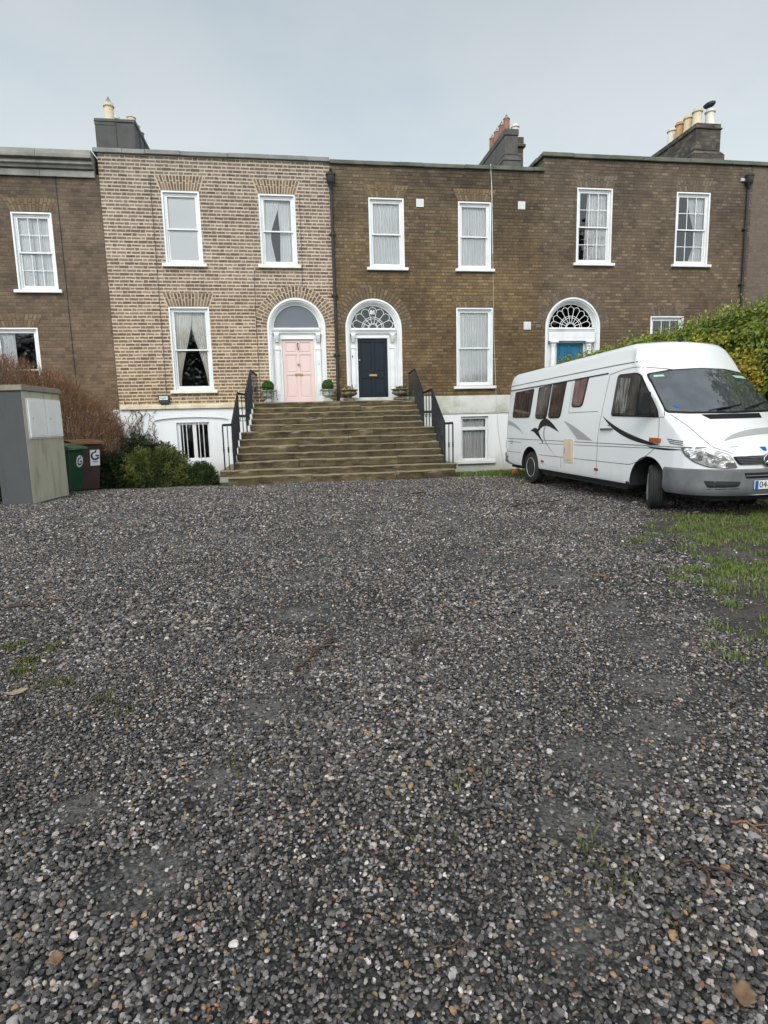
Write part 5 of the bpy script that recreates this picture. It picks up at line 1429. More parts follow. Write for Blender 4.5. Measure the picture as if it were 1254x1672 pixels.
# headlights
def lampglass():
    m, t, b, out = new_mat('headlamp lens')
    pos = t.n('ShaderNodeTexCoord').outputs['Object']
    vo = t.n('ShaderNodeTexVoronoi', {'Vector': pos, 'Scale': 11.0}).outputs['Color']
    f = t.n('ShaderNodeSeparateColor', {0: vo}).outputs[0]
    L(t, t.ramp(f, [(0, C(.20, .20, .19)), (.4, C(.42, .42, .40)), (.75, C(.60, .60, .58)), (1, C(.82, .82, .80))]), b.inputs['Base Color'])
    b.inputs['Roughness'].default_value = .12; b.inputs['Metallic'].default_value = .55; b.inputs['Coat Weight'].default_value = 1; b.inputs['Coat Roughness'].default_value = .03
    bp = t.n('ShaderNodeBump', {'Strength': .5, 'Distance': .02, 'Height': t.noise(pos, 14, 2)}); L(t, bp.outputs[0], b.inputs['Normal'])
    return m
V_['lens'] = lampglass()
for s_ in (0, 1):
    f = (lambda y: y) if s_ == 0 else (lambda y: 2.05 - y)
    pts = [(f(y), z) for y, z in ((.035, 1.015), (.16, 1.00), (.32, .965), (.44, .92), (.50, .85), (.565, .745), (.40, .735), (.22, .755), (.11, .815), (.05, .91))]
    q = rounded(pts, .03, 3)
    ho = patch(grow(q, .012), snap_front, .008, 6, rim=1).build('headlight', V_['seam'], VAN, smooth=70)
    g = MB(); g = patch(q, snap_front, .017, 8); g.build('lens', V_['lens'], ho, smooth=70)
    ribbon([(f(.19), .99), (f(.215), .77)], .018, snap_front, M['chrome'], 'reflector_edge', ho, .019)
    rb = MB(); c0 = Vector(snap_front(f(.34), .83, .012)); ring = []
    for a in np.linspace(0, 2 * PI, 22): ring.append(snap_front(f(.34 + .078 * math.cos(a)), .84 + .068 * math.sin(a), .019))
    rb.tube(ring, .006, 5, cap=False); rb.build('lamp_ring', M['chrome'], ho)
# bumper wrapped round the nose
path = [(.335, -.018), (.50, -.015), (.66, .012), (.80, .07), (.92, .155), (1.03, .285), (1.10, .43), (1.145, .60), (1.165, .80), (1.17, 1.025)]
path = path + [(x, 2.05 - y) for x, y in reversed(path[:-1])]
bp_ = MB(); prof = [(-.08, .715), (.0, .718), (.022, .70), (.028, .62), (.020, .56), (.030, .50), (.022, .40), (-.03, .335), (-.12, .325)]
vs, fs = [], []
PV = [Vector(p) for p in path]; fine = []
for a, b_ in zip(PV, PV[1:]):
    for j in range(4): fine.append(a.lerp(b_, j / 4))
fine.append(PV[-1])
for i, p in enumerate(fine):
    d = (fine[min(i + 1, len(fine) - 1)] - fine[max(i - 1, 0)]).normalized(); nn = Vector((d.y, -d.x))
    endk = min(1, i / 4, (len(fine) - 1 - i) / 4)
    for (o, z) in prof: 
        zz = z if z > .5 else z + (1 - endk) * .0
        vs.append((p.x + nn.x * o, p.y + nn.y * o, zz))
P = len(prof)
for i in range(len(fine) - 1):
    for j in range(P - 1): fs.append((i * P + j, i * P + j + 1, (i + 1) * P + j + 1, (i + 1) * P + j))
bp_.add(vs, fs)
bpo = bp_.build('front_bumper', V_['bumper'], VAN, smooth=35)
bmt = bmesh.new(); bmt.from_mesh(bpo.data); BB_ = BVHTree.FromBMesh(bmt); bmt.free()
def snap_bump(y, z, e=.006):
    h = BB_.ray_cast(Vector((3, y, z)), Vector((-1, 0, 0)))
    if h[0] is None: return (1.1, y, z)
    return tuple(h[0] + (h[1] if h[1].x > 0 else -h[1]) * e)
for s_ in (0, 1):
    f = (lambda y: y) if s_ == 0 else (lambda y: 2.05 - y)
    patch(rounded([(f(.16), .555), (f(.60), .545), (f(.56), .47), (f(.20), .455)], .03), snap_bump, .003, 4).build('bumper_slot', V_['dark'], bpo)
    ribbon([(f(.20), .435), (f(.58), .445)], .008, snap_bump, V_['dark'], 'bumper_groove', bpo, .003)
patch(rounded([(.63, .665), (1.42, .665), (1.38, .585), (.67, .585)], .02), snap_bump, .003, 5).build('bumper_grille', V_['dark'], bpo)
ribbon([(.66, .625), (1.39, .625)], .012, snap_bump, V_['bumper'], 'grille_bar', bpo, .008)
xp = 1.21
pl = MB(); pl.box(xp, xp + .012, .775, 1.315, .43, .555); plo = pl.build('number_plate', V_['plate'], VAN, bevel=.004)
q = MB(); q.box(xp + .0125, xp + .014, .78, .835, .434, .551); q.build('blue_band', V_['blue'], plo)
text_mesh('04-C', .125, .002, lambda u, v, w: (xp + .0145 + w, .975 + u, .493 + v), V_['black_vinyl'], 'plate_letters', plo, bold=.0)
# sills, rear bumper, lamps
sl = MB()
sl.box(-3.90, -.62, .04, .30, .30, .345); sl.box(-.66, -.585, -.006, .2, .30, .40)
sl.build('sill', V_['dark'], VAN)
ub = MB(); ub.box(-5.7, -4.95, .12, 1.93, .27, .40); ub.box(-3.9, -.7, .06, 1.99, .25, .40); ub.box(-4.95, -3.9, .42, 1.63, .27, .40); ub.box(-.6, .9, .35, 1.7, .24, .42); ub.tube([(-4.42, .2, WZ), (-4.42, 1.85, WZ)], .05, 8); ub.tube([(-.1, .3, WZ), (-.1, 1.75, WZ)], .05, 8); ub.box(-2.4, -1.6, .35, .9, .2, .3)
ub.build('underside', V_['arch'], VAN)
rb = MB(); pth = [(-5.30, -.012), (-5.62, -.018), (-5.83, -.005), (-5.97, .08), (-6.02, .25), (-6.03, 1.025)]; pth += [(x, 2.05 - y) for x, y in reversed(pth[:-1])]
for (za, zb) in ((.40, .62),):
    vs, fs = [], []
    for i, (x, y) in enumerate(pth):
        zl = .345 if i in (0, len(pth) - 1) else za
        zu = .365 if i in (0, len(pth) - 1) else (.42 if i in (1, len(pth) - 2) else zb)
        s2 = -.03 if y < 1.025 else .03
        vs += [(x, y, zl), (x, y, zu), (x + .07 if x < -5.9 else x, y - s2 * 1.5, zu), (x + .07 if x < -5.9 else x, y - s2 * 1.5, zl)]
    for i in range(len(pth) - 1):
        for k in range(4): fs.append((4 * i + k, 4 * i + (k + 1) % 4, 4 * i + 4 + (k + 1) % 4, 4 * i + 4 + k))
    rb.add(vs, fs)
rb.build('rear_bumper', V_['bumper'], VAN)
tl = patch(rounded([(-5.85, .72), (-5.76, .72), (-5.76, .95), (-5.85, .95)], .02), snap_side, .02, 3, 1); tl.build('tail_lamp', M['vent'], VAN)
tl = patch(rounded([(-5.835, .745), (-5.775, .745), (-5.775, .925), (-5.835, .925)], .02), snap_side, .024, 3); tl.build('tail_lamp_edge', V_['bumper'], VAN)
for x in (-5.73, -3.78, -1.60):
    z = .53 if x < -1.7 else .525
    mk = patch(rounded([(x - .06, z - .022), (x + .06, z - .022), (x + .06, z + .022), (x - .06, z + .022)], .008), snap_side, .012, 3, 1); mk.build('side_reflector', V_['red'], VAN)
mk = patch(rounded([(-.05, 1.075), (.20, 1.075), (.20, 1.14), (-.05, 1.145)], .02), snap_side, .035, 4, 1); mk.build('side_indicator', V_['amber'], VAN, smooth=60)
vt = MB()
for k in range(3): ribbon([(.34 + .03 * k, 1.135 - .028 * k), (.66, 1.105 - .028 * k)], .012, snap_side, None, '', None, .005, vt)
vt.build('wing_vent', V_['dark'], VAN)
# door handle, service hatch
hd = MB(); p0, p1 = Vector(snap_side(-1.47, 1.255, .03)), Vector(snap_side(-1.16, 1.265, .03))
hd.tube([Vector(snap_side(-1.50, 1.25, .0)), p0, p1, Vector(snap_side(-1.13, 1.265, .0))], .018, 8); hd.build('door_handle', V_['bumper'], VAN, smooth=60)
hp = patch(rounded([(-1.30, 1.315), (-1.20, 1.317), (-1.20, 1.335), (-1.30, 1.333)], .005), snap_side, .006, 3); hp.build('handle_badge', V_['bumper'], VAN)
ht = patch(rounded([(-2.83, .585), (-2.44, .585), (-2.44, 1.05), (-2.83, 1.05)], .06), snap_side, .014, 5, 1); hto = ht.build('service_hatch', V_['cream'], VAN, smooth=50)
ht = patch(rounded([(-2.775, .64), (-2.495, .64), (-2.495, .995), (-2.775, .995)], .05), snap_side, .024, 5, 1); ht.build('hatch_door', V_['cream'], hto, smooth=50)
ht = MB(); ht.tube([snap_side(-2.76, .76, .03), snap_side(-2.76, .86, .03)], .014, 6); ht.build('hatch_catch', M['chrome'], hto)
# mirrors
for s_ in (0, 1):
    f = (lambda y: y) if s_ == 0 else (lambda y: 2.05 - y)
    m_ = MB()
    m_.hexa([(-.10, f(-.04), 1.50), (.00, f(-.04), 1.50), (-.12, f(-.25), 1.49), (-.02, f(-.25), 1.49), (-.10, f(-.06), 1.86), (.02, f(-.06), 1.86), (-.12, f(-.24), 1.87), (.0, f(-.24), 1.87)])
    mo = m_.build('wing_mirror', V_['dark'], VAN, bevel=.035, seg=3, smooth=50)
    a_ = MB(); a_.tube([(-.03, f(.03), 1.50), (-.05, f(-.06), 1.53)], .03, 8); a_.build('mirror_arm', V_['dark'], mo)
    g = MB(); g.box(-.128, -.124, min(f(-.22), f(-.07)), max(f(-.22), f(-.07)), 1.54, 1.83); g.build('mirror_glass', M['chrome'], mo)
# roof things
rv = MB(); rv.box(-1.9, -1.45, 1.25, 1.68, 2.66, 2.78); rv.build('roof_vent', M['pot_white'], VAN, bevel=.04, seg=3)
an = MB(); an.tube([(-.86, 1.05, 2.69), (-.90, 1.05, 2.76)], [.03, .018], 8); an.build('roof_aerial', V_['dark'], VAN)
rr_ = MB(); rr_.tube([(-1.0, .75, 2.715), (-1.0, 1.02, 2.725), (-1.0, 1.3, 2.715)], .008, 6); rr_.build('roof_gasket', V_['dark'], VAN)
# wheels
def wheel(ax, y0, side, steer=0):
    """side = -1 near flank (outer face towards -y)"""
    t = MB(); w = .11; R_ = .352
    prof = [(.20, -w), (.27, -w * 1.08), (.325, -w * .98), (R_ - .006, -w * .80)]
    for k in range(5):
        a = -w * .80 + w * 1.6 * k / 5; b_ = a + w * 1.6 / 5
        prof += [(R_, a + .006), (R_, b_ - .010), (R_ - .014, b_ - .008), (R_ - .014, b_ - .001)]
    prof += [(R_ - .006, w * .80), (.325, w * .98), (.27, w * 1.08), (.20, w)]
    t.lathe(prof, (0, 0, 0), 48, 'y')
    rm = MB(); s = side
    rm.lathe([(.0, s * .045), (.055, s * .05), (.065, s * .075), (.09, s * .08), (.10, s * .05), (.155, s * .035), (.175, s * .06), (.195, s * .095), (.212, s * .118), (.222, s * .112), (.222, s * -.06)], (0, 0, 0), 36, 'y')
    nuts = MB()
    for k in range(6):
        a = 2 * PI * k / 6; nuts.lathe([(.016, s * .04), (.016, s * .075), (0, s * .078)], (.128 * math.cos(a), 0, .128 * math.sin(a)), 6, 'y')
    holes_ = MB()
    for k in range(8):
        a = 2 * PI * k / 8 + .2; holes_.lathe([(0, s * .073), (.019, s * .072), (.019, s * .05)], (.178 * math.cos(a), 0, .178 * math.sin(a)), 10, 'y')
    Rm = Matrix.Rotation(steer, 4, 'Z'); 
    to = t.build('wheel', V_['tyre'], VAN, smooth=40)
    to.location = (ax, y0, WZ); to.rotation_euler = (0, 0, steer)
    rm.build('rim', V_['steel'], to, smooth=35); nuts.build('wheel_nut', V_['steel'], to); holes_.build('rim_hole', V_['arch'], to)
wheel(AXR, .135, -1); wheel(AXR, 2.05 - .135, 1)
wheel(AXF, .165, -1, R(-32)); wheel(AXF, 2.05 - .165, 1, R(-32))
# ------------------------------------------------------------------ ground
def gz(x, y):
    x, y = np.asarray(x, float), np.asarray(y, float)
    d = np.clip((y - 14.6) / 4.4, 0, 1)
    z = -.25 * d * d * (3 - 2 * d)
    z = z + .012 * np.sin(x * 1.3 + .5) * np.sin(y * .9) + .008 * np.sin(x * 2.9 + y * 2.1)
    r_ = np.clip((x - (2.9 + (y - 3.2) * .48)) / 1.2, 0, 1) * np.clip((9 - y) / 3, 0, 1)
    return z + .03 * r_ - .012
DUST = [(1.32, 2.25, .28), (1.75, 2.5, .30), (2.3, 6.3, .55), (-.2, 3.13, .25), (-.55, 1.9, .18), (.8, 1.45, .2), (.28, 7.0, .5), (-1.6, 8.5, .6), (1.2, 9.5, .7), (-3.0, 10.8, .8), (.6, 13.2, .9), (3.0, 12.5, .8), (-.9, 2.4, .16), (1.0, 1.9, .16), (1.5, 2.35, .3), (2.05, 2.9, .3), (2.3, 3.5, .35), (2.5, 4.3, .35), (2.45, 5.2, .4), (-.35, 2.5, .2), (-.1, 3.8, .28), (0.0, 4.7, .32), (.1, 5.8, .4), (.6, 8.3, .5), (2.2, 7.5, .5), (2.3, 9.0, .6), (.9, 10.8, .7), (2.8, 10.9, .7)]
def ground_mat():
    m, t, b, out = new_mat('wet gravel and mud')
    pos = t.n('ShaderNodeNewGeometry').outputs['Position']
    sp = t.n('ShaderNodeSeparateXYZ', {0: pos})
    X, Y = sp.outputs[0], sp.outputs[1]
    big = t.noise(pos, .8, 5, .6); mid = t.noise(pos, 3.5, 5, .6); fine = t.noise(pos, 90, 4, .7)
    vo = t.n('ShaderNodeTexVoronoi', {'Vector': pos, 'Scale': 62.0})
    vc = t.n('ShaderNodeSeparateColor', {0: vo.outputs['Color']}).outputs[0]
    st = t.ramp(vc, [(0, C(.022, .022, .023)), (.5, C(.045, .045, .046)), (.78, C(.085, .085, .085)), (.93, C(.19, .19, .185)), (1, C(.17, .125, .075))])
    grout_shade = t.ramp(fine, [(.3, C(.014, .013, .012)), (.7, C(.036, .034, .031))])  # fines between the stones, darkened to paint the shade in the gaps
    e = t.n('ShaderNodeMapRange', {'Value': vo.outputs['Distance'], 'From Min': .45, 'From Max': .62}).outputs[0]
    c = t.mix(e, st, grout_shade)
    dust = t.ramp(fine, [(.3, C(.092, .086, .081)), (.7, C(.155, .147, .139))])
    dm = None
    for (dx, dy, dr) in DUST:
        q = t.m('SQRT', t.m('ADD', t.m('POWER', t.m('SUBTRACT', X, dx), 2.0), t.m('POWER', t.m('SUBTRACT', Y, dy), 2.0)))
        k = t.n('ShaderNodeMapRange', {'Value': t.m('ADD', q, t.m('MULTIPLY', t.m('SUBTRACT', mid, .5), dr * 3.2)), 'From Min': dr * 1.1, 'From Max': dr * .35}).outputs[0]
        dm = k if dm is None else t.m('MAXIMUM', dm, k)
    c = t.mix(t.m('MULTIPLY', dm, .8), c, dust)
    # mud and soil beyond the gravel on the right, and along the foot of the house
    ed = t.m('SUBTRACT', X, t.m('MULTIPLY_ADD', Y, .48, 1.25))
    ed = t.m('ADD', ed, t.m('MULTIPLY', t.m('SUBTRACT', mid, .5), 1.5))
    mud = t.n('ShaderNodeMapRange', {'Value': ed, 'From Min': -.15, 'From Max': .45}).outputs[0]
    mud = t.m('MULTIPLY', mud, t.n('ShaderNodeMapRange', {'Value': Y, 'From Min': 9.5, 'From Max': 8.0}).outputs[0])
    far = t.n('ShaderNodeMapRange', {'Value': t.m('ADD', t.m('ADD', Y, t.m('MULTIPLY', X, .35)), t.m('MULTIPLY', mid, 2.2)), 'From Min': 17.0, 'From Max': 18.6}).outputs[0]
    mud = t.m('MAXIMUM', mud, far)
    soil = t.ramp(t.noise(pos, 11, 6, .7), [(.3, C(.020, .015, .013)), (.5, C(.048, .037, .031)), (.7, C(.085, .068, .057))])
    pud = t.n('ShaderNodeMapRange', {'Value': t.noise(pos, 2.4, 3, .5), 'From Min': .52, 'From Max': .6}).outputs[0]
    soil = t.mix(t.m('MULTIPLY', pud, .5), soil, C(.10, .09, .085))
    c = t.mix(mud, c, soil)
    moss = t.n('ShaderNodeMapRange', {'Value': t.noise(pos, 1.9, 6, .7), 'From Min': .60, 'From Max': .72}).outputs[0]
    c = t.mix(t.m('MULTIPLY', moss, .35), c, C(.055, .058, .02))
    L(t, c, b.inputs['Base Color'])
    rg_ = t.m('SUBTRACT', .85, t.m('MULTIPLY', t.m('MULTIPLY', pud, mud), .4))
    L(t, rg_, b.inputs['Roughness']); b.inputs['Specular IOR Level'].default_value = .4
    h = t.m('ADD', t.m('MULTIPLY', t.m('SUBTRACT', 1.0, vo.outputs['Distance']), t.m('SUBTRACT', 1.0, mud)), t.m('MULTIPLY', fine, .5))
    h = t.m('ADD', h, t.m('MULTIPLY', t.noise(pos, 14, 4), 1.2))
    bp = t.n('ShaderNodeBump', {'Strength': .9, 'Distance': .012, 'Height': h}); L(t, bp.outputs[0], b.inputs['Normal'])
    return m
M['ground'] = ground_mat()
gx = np.concatenate([np.array([-400, -150, -60, -30, -18]), np.linspace(-12, 14, 105), np.array([20, 30, 60, 150, 400])])
gy = np.concatenate([np.array([-400, -150, -60, -25, -10, -4]), np.linspace(-1, 19.5, 83), np.array([24, 30, 60, 150, 400])])
GX, GY = np.meshgrid(gx, gy)
GZ = gz(GX, GY)
Vg = np.stack([GX, GY, GZ], -1).reshape(-1, 3); nx = len(gx)
ii, jj = np.meshgrid(np.arange(nx - 1), np.arange(len(gy) - 1)); base = (jj * nx + ii).ravel()
Fg = np.stack([base, base + 1, base + nx + 1, base + nx], 1)
go = np_obj('ground', Vg, Fg, M['ground'], smooth=True); go['kind'] = 'structure'; go['label'] = 'dark gravel driveway and muddy ground in front of the houses'; go['category'] = 'ground'

# ---- loose gravel: stones laid over the ground
def stone_mat():
    m, t, b, out = new_mat('mixed driveway stones')
    r_ = t.n('ShaderNodeObjectInfo').outputs['Random']
    c = t.ramp(r_, [(0, C(.022, .0215, .022)), (.20, C(.038, .037, .0365)), (.38, C(.064, .063, .061)), (.52, C(.098, .097, .093)), (.63, C(.145, .143, .138)), (.73, C(.205, .203, .195)), (.80, C(.28, .278, .268)), (.845, C(.085, .078, .058)), (.885, C(.17, .145, .088)), (.92, C(.26, .165, .078)), (.94, C(.36, .33, .27)), (.962, C(.50, .495, .47)), (.976, C(.05, .054, .06)), (.985, C(.15, .08, .05))], 'CONSTANT')
    pos = t.n('ShaderNodeTexCoord').outputs['Object']
    wp_ = t.n('ShaderNodeNewGeometry').outputs['Position']
    c = t.mix(1.0, c, C(1.19, 1.09, 1.10), 'MULTIPLY')
    c = t.mix(.6, c, t.ramp(t.noise(pos, 2.4, 4, .65), [(.3, C(.62, .62, .62)), (.7, C(1.3, 1.3, 1.3))]), 'MULTIPLY')
    c = t.mix(t.n('ShaderNodeMapRange', {'Value': t.noise(wp_, 1.3, 4, .6), 'From Min': .45, 'From Max': .7, 'To Max': .35}).outputs[0], c, C(.085, .08, .074))
    L(t, c, b.inputs['Base Color'])
    rr = t.n('ShaderNodeMapRange', {'Value': t.noise(wp_, 2.2, 3), 'From Min': .35, 'From Max': .65, 'To Min': .42, 'To Max': .75}).outputs[0]
    L(t, rr, b.inputs['Roughness']); b.inputs['Specular IOR Level'].default_value = .45
    return m
M['stone'] = stone_mat()
protos = bpy.data.collections.new('stone shapes')
for k in range(8):
    bm = bmesh.new(); bmesh.ops.create_icosphere(bm, subdivisions=2, radius=.5)
    sx, sy, sz = 1.0, random.uniform(.62, .95), random.uniform(.38, .62)
    for v in bm.verts:
        n_ = v.co.normalized(); q = 1 + .38 * noise.noise(n_ * 1.5 + Vector((k * 9.1, 0, 0))) + .10 * noise.noise(n_ * 3.1 + Vector((0, k * 5.3, 0)))
        v.co = Vector((v.co.x * sx, v.co.y * sy, v.co.z * sz)) * q
    me = bpy.data.meshes.new('stone'); bm.to_mesh(me); bm.free(); me.materials.append(M['stone'])
    me.polygons.foreach_set('use_smooth', [True] * len(me.polygons)); me.set_sharp_from_angle(angle=R(24))
    protos.objects.link(bpy.data.objects.new('stone', me))
def scatter(n, y0, y1, smin, smax, big, seed):
    rg = np.random.default_rng(seed)
    y = rg.uniform(y0, y1, n); xl, xr = -.60 * y - .7, .92 * y + .7
    xl = np.maximum(xl, -7.2); xr = np.minimum(xr, 8.2)
    # equal density: thin by row width
    wmax = (np.minimum(.92 * y1 + .7, 8.2) - np.maximum(-.6 * y1 - .7, -7.2))
    keep = rg.uniform(0, 1, n) < (xr - xl) / wmax
    y, xl, xr = y[keep], xl[keep], xr[keep]
    x = rg.uniform(0, 1, len(y)) * (xr - xl) + xl
    p = np.ones(len(x)); sink = np.zeros(len(x))
    jit = .35 * np.sin(x * 4.1 + 1) * np.sin(y * 3.7) + .15 * np.sin(x * 11 + y * 7)
    for (dx, dy, dr) in DUST:
        q = np.hypot(x - dx, y - dy) + jit * dr * 1.5
        k = np.clip((dr * 1.1 - q) / (dr * .7), 0, 1); p = np.minimum(p, 1 - .72 * k); sink = np.maximum(sink, k)
    ed = x - (1.25 + .48 * y) + jit * 1.1
    mud = np.clip((ed + .2) / .5, 0, 1) * np.clip((9.5 - y) / 1.5, 0, 1)
    p *= 1 - .96 * mud
    p *= 1 - .85 * np.clip((y + .35 * x + jit * .8 - 16.6) / 1.4, 0, 1)
    p *= np.where((x > -1.75) & (x < 4.55) & (y > 15.72), 0, 1)
    p *= np.where((x < -5.0) & (y > 13.2) & (x > -6.1) & (y < 14.95), 0, 1)
    keep = rg.uniform(0, 1, len(x)) < p
    x, y, sink, mud = x[keep], y[keep], sink[keep], mud[keep]
    n = len(x)
    s = rg.uniform(smin, smax, n) * np.where(rg.uniform(0, 1, n) < big, rg.uniform(1.4, 1.9, n), 1)
    s *= .84 + .24 * np.clip(np.sin(x * 2.3 + 1) * np.sin(y * 1.9 + 2) + .5, 0, 1)
    z = gz(x, y) + s * .12 + rg.uniform(0, .012, n) - np.maximum(sink, mud) * s * .22
    rot = np.stack([rg.normal(0, .35, n), rg.normal(0, .35, n), rg.uniform(0, 2 * PI, n)], 1)
    return np.stack([x, y, z], 1), rot, np.stack([s, s, s], 1), rg.integers(0, 8, n)
parts = [scatter(210000, .75, 4.2, .010, .023, .035, 1), scatter(165000, 4.2, 8.6, .016, .030, .02, 2), scatter(130000, 8.6, 16.6, .026, .044, .015, 3)]
P_, R_, S_, I_ = [np.concatenate([q[k] for q in parts]) for k in range(4)]
me = bpy.data.meshes.new('gravel'); me.vertices.add(len(P_)); me.vertices.foreach_set('co', P_.astype(np.float32).ravel())
for nm_, ar in (('rot', R_), ('scl', S_)):
    a = me.attributes.new(nm_, 'FLOAT_VECTOR', 'POINT'); a.data.foreach_set('vector', ar.astype(np.float32).ravel())
a = me.attributes.new('idx', 'INT', 'POINT'); a.data.foreach_set('value', I_.astype(np.int32))
gv = bpy.data.objects.new('gravel', me); COL.objects.link(gv); me.materials.append(M['stone'])
tag(gv, 'loose dark grey driveway gravel with scattered white and orange stones', 'gravel', kind='stuff')
ng = bpy.data.node_groups.new('lay stones', 'GeometryNodeTree')
ng.interface.new_socket('Geometry', in_out='INPUT', socket_type='NodeSocketGeometry'); ng.interface.new_socket('Geometry', in_out='OUTPUT', socket_type='NodeSocketGeometry')
G = ng.nodes; gi = G.new('NodeGroupInput'); gout = G.new('NodeGroupOutput')
iop = G.new('GeometryNodeInstanceOnPoints'); ci = G.new('GeometryNodeCollectionInfo')
ci.inputs['Collection'].default_value = protos; ci.inputs['Separate Children'].default_value = True; ci.inputs['Reset Children'].default_value = True
def na(nm_, ty):
    q = G.new('GeometryNodeInputNamedAttribute'); q.data_type = ty; q.inputs['Name'].default_value = nm_; return q.outputs['Attribute']
lk = ng.links.new
lk(gi.outputs[0], iop.inputs['Points']); lk(ci.outputs[0], iop.inputs['Instance']); iop.inputs['Pick Instance'].default_value = True
lk(na('idx', 'INT'), iop.inputs['Instance Index']); lk(na('rot', 'FLOAT_VECTOR'), iop.inputs['Rotation']); lk(na('scl', 'FLOAT_VECTOR'), iop.inputs['Scale'])
lk(iop.outputs[0], gout.inputs[0])
gm = gv.modifiers.new('stones', 'NODES'); gm.node_group = ng

# ------------------------------------------------------------------ grass and weeds
M['grass'] = leaf_mat('grass blades', [(0, C(.06, .10, .02)), (.4, C(.125, .20, .036)), (.75, C(.19, .265, .055)), (.9, C(.21, .20, .085)), (1, C(.28, .22, .12))], trans=.3)
M['moss'] = leaf_mat('moss and small weeds', [(0, C(.05, .055, .016)), (.6, C(.09, .10, .025)), (1, C(.15, .16, .045))], trans=.2)
def blades(P, h, w, rg, lean=.5):
    n = len(P); a = rg.uniform(0, 2 * PI, n); d = np.stack([np.cos(a), np.sin(a), np.zeros(n)], 1); s = np.stack([-np.sin(a), np.cos(a), np.zeros(n)], 1)
    hh = (h * rg.uniform(.45, 1.3, n))[:, None]; ln = (rg.uniform(.1, 1, n) * lean)[:, None] * hh; ww = w * rg.uniform(.7, 1.3, n)[:, None]
    up = np.array([0, 0, 1.0])
    V = np.stack([P - s * ww, P + s * ww, P + d * ln * .35 + up * hh * .6 - s * ww * .7, P + d * ln * .35 + up * hh * .6 + s * ww * .7, P + d * ln + up * hh * .95], 1)
    i = np.arange(n)[:, None] * 5
    F = np.concatenate([i + np.array([0, 1, 3]), i + np.array([0, 3, 2]), i + np.array([2, 3, 4])])
    return V.reshape(-1, 3), F, np.repeat(rg.uniform(0, 1, n), 5)
def patch_pts(cs, rg):
    out = []
    for (x, y, r, n) in cs:
        q = rg.normal(0, .5, (n, 2)) * r; k = int(max(2, r * 16)); tuft = rg.normal(0, .55, (k, 2)) * r
        q = tuft[rg.integers(0, k, n)] + rg.normal(0, .045, (n, 2))
        out.append(np.stack([x + q[:, 0], y + q[:, 1], gz(x + q[:, 0], y + q[:, 1]) + .005], 1))
    return np.concatenate(out)
rg = np.random.default_rng(5)
GP = patch_pts([(a_, b_, c_ * 1.35, int(d_ * .38)) for (a_, b_, c_, d_) in [(4.65, 6.55, .42, 1100), (5.4, 6.75, .55, 1800), (6.2, 6.95, .6, 2200), (5.9, 6.2, .5, 1600), (3.85, 4.95, .32, 1000), (4.3, 5.1, .4, 1700), (4.75, 5.25, .4, 1700), (4.2, 5.7, .35, 500), (3.75, 4.1, .28, 1300), (3.6, 4.6, .25, 800), (2.9, 3.68, .09, 170), (2.72, 3.12, .14, 350), (2.92, 3.1, .16, 420), (3.5, 3.9, .16, 500), (5.1, 7.3, .35, 350), (3.0, 3.3, .12, 150), (3.45, 4.75, .14, 160), (3.2, 4.35, .07, 60), (4.8, 4.6, .4, 1500), (3.3, 3.5, .2, 400), (6.9, 7.6, .5, 1000), (4.0, 6.3, .3, 150)]], rg)
V1, F1, a1 = blades(GP, .046, .0034, rg, 1.2)
n_ = 24000; x = rg.uniform(4.5, 9.2, n_); y = rg.uniform(14.2, 18.9, n_)
k = (y + .10 * np.sin(x * 5) + .08 * np.sin(x * 13) > 15.35 - (x - 4.5) * .32) & (rg.uniform(0, 1, n_) < np.clip((y - (15.1 - (x - 4.5) * .32)) * 1.5, .1, 1))
x, y = x[k], y[k]
V2, F2, a2 = blades(np.stack([x, y, gz(x, y)], 1), .12, .007, rg, .7)
n_ = 60000; x = rg.uniform(2.6, 8.0, n_); y = rg.uniform(2.9, 8.2, n_)
nz_ = np.array([noise.noise(Vector((q * 1.15, w * 1.15, 3.1))) + .55 * noise.noise(Vector((q * 3.3, w * 3.3, 8.2))) + .35 * noise.noise(Vector((q * 9, w * 9, 1.2))) for q, w in zip(x, y)])
k = (x - (1.75 + .48 * y) > .15 * np.sin(y * 6) - .2) & (nz_ + .28 * np.clip((x - 3.2 - .2 * y), -1, 1) > rg.uniform(-.08, .30, n_)) & (np.hypot((x - 3.1) / .55, (y - 3.75) / .5) > 1)
x, y = x[k], y[k]; V4, F4, a4 = blades(np.stack([x, y, gz(x, y)], 1), .042, .0034, rg, 1.25); a4 = np.clip(a4 * 1.05 + .05 * (np.repeat(rg.uniform(0, 1, len(x)), 5) > .8) * 4, 0, 1)
n_ = 2600; x = rg.uniform(3.6, 6.4, n_); y = rg.uniform(12.8, 15.4, n_); k = np.sin(x * 3.1 + 1) * np.sin(y * 2.7) + .5 * np.sin(x * 8 + y * 6) > .35
x, y = x[k], y[k]; V3, F3, a3 = blades(np.stack([x, y, gz(x, y)], 1), .045, .006, rg, 1.0)
Vs = np.concatenate([V1, V2, V3, V4]); Fs = np.concatenate([F1, F2 + len(V1), F3 + len(V1) + len(V2), F4 + len(V1) + len(V2) + len(V3)])
gr_ = np_obj('grass', Vs, Fs, M['grass'], attr=np.concatenate([a1, a2, a3, a4])); tag(gr_, 'tufts of short green grass on the mud in front of the van and along the white wall', 'grass', kind='stuff')
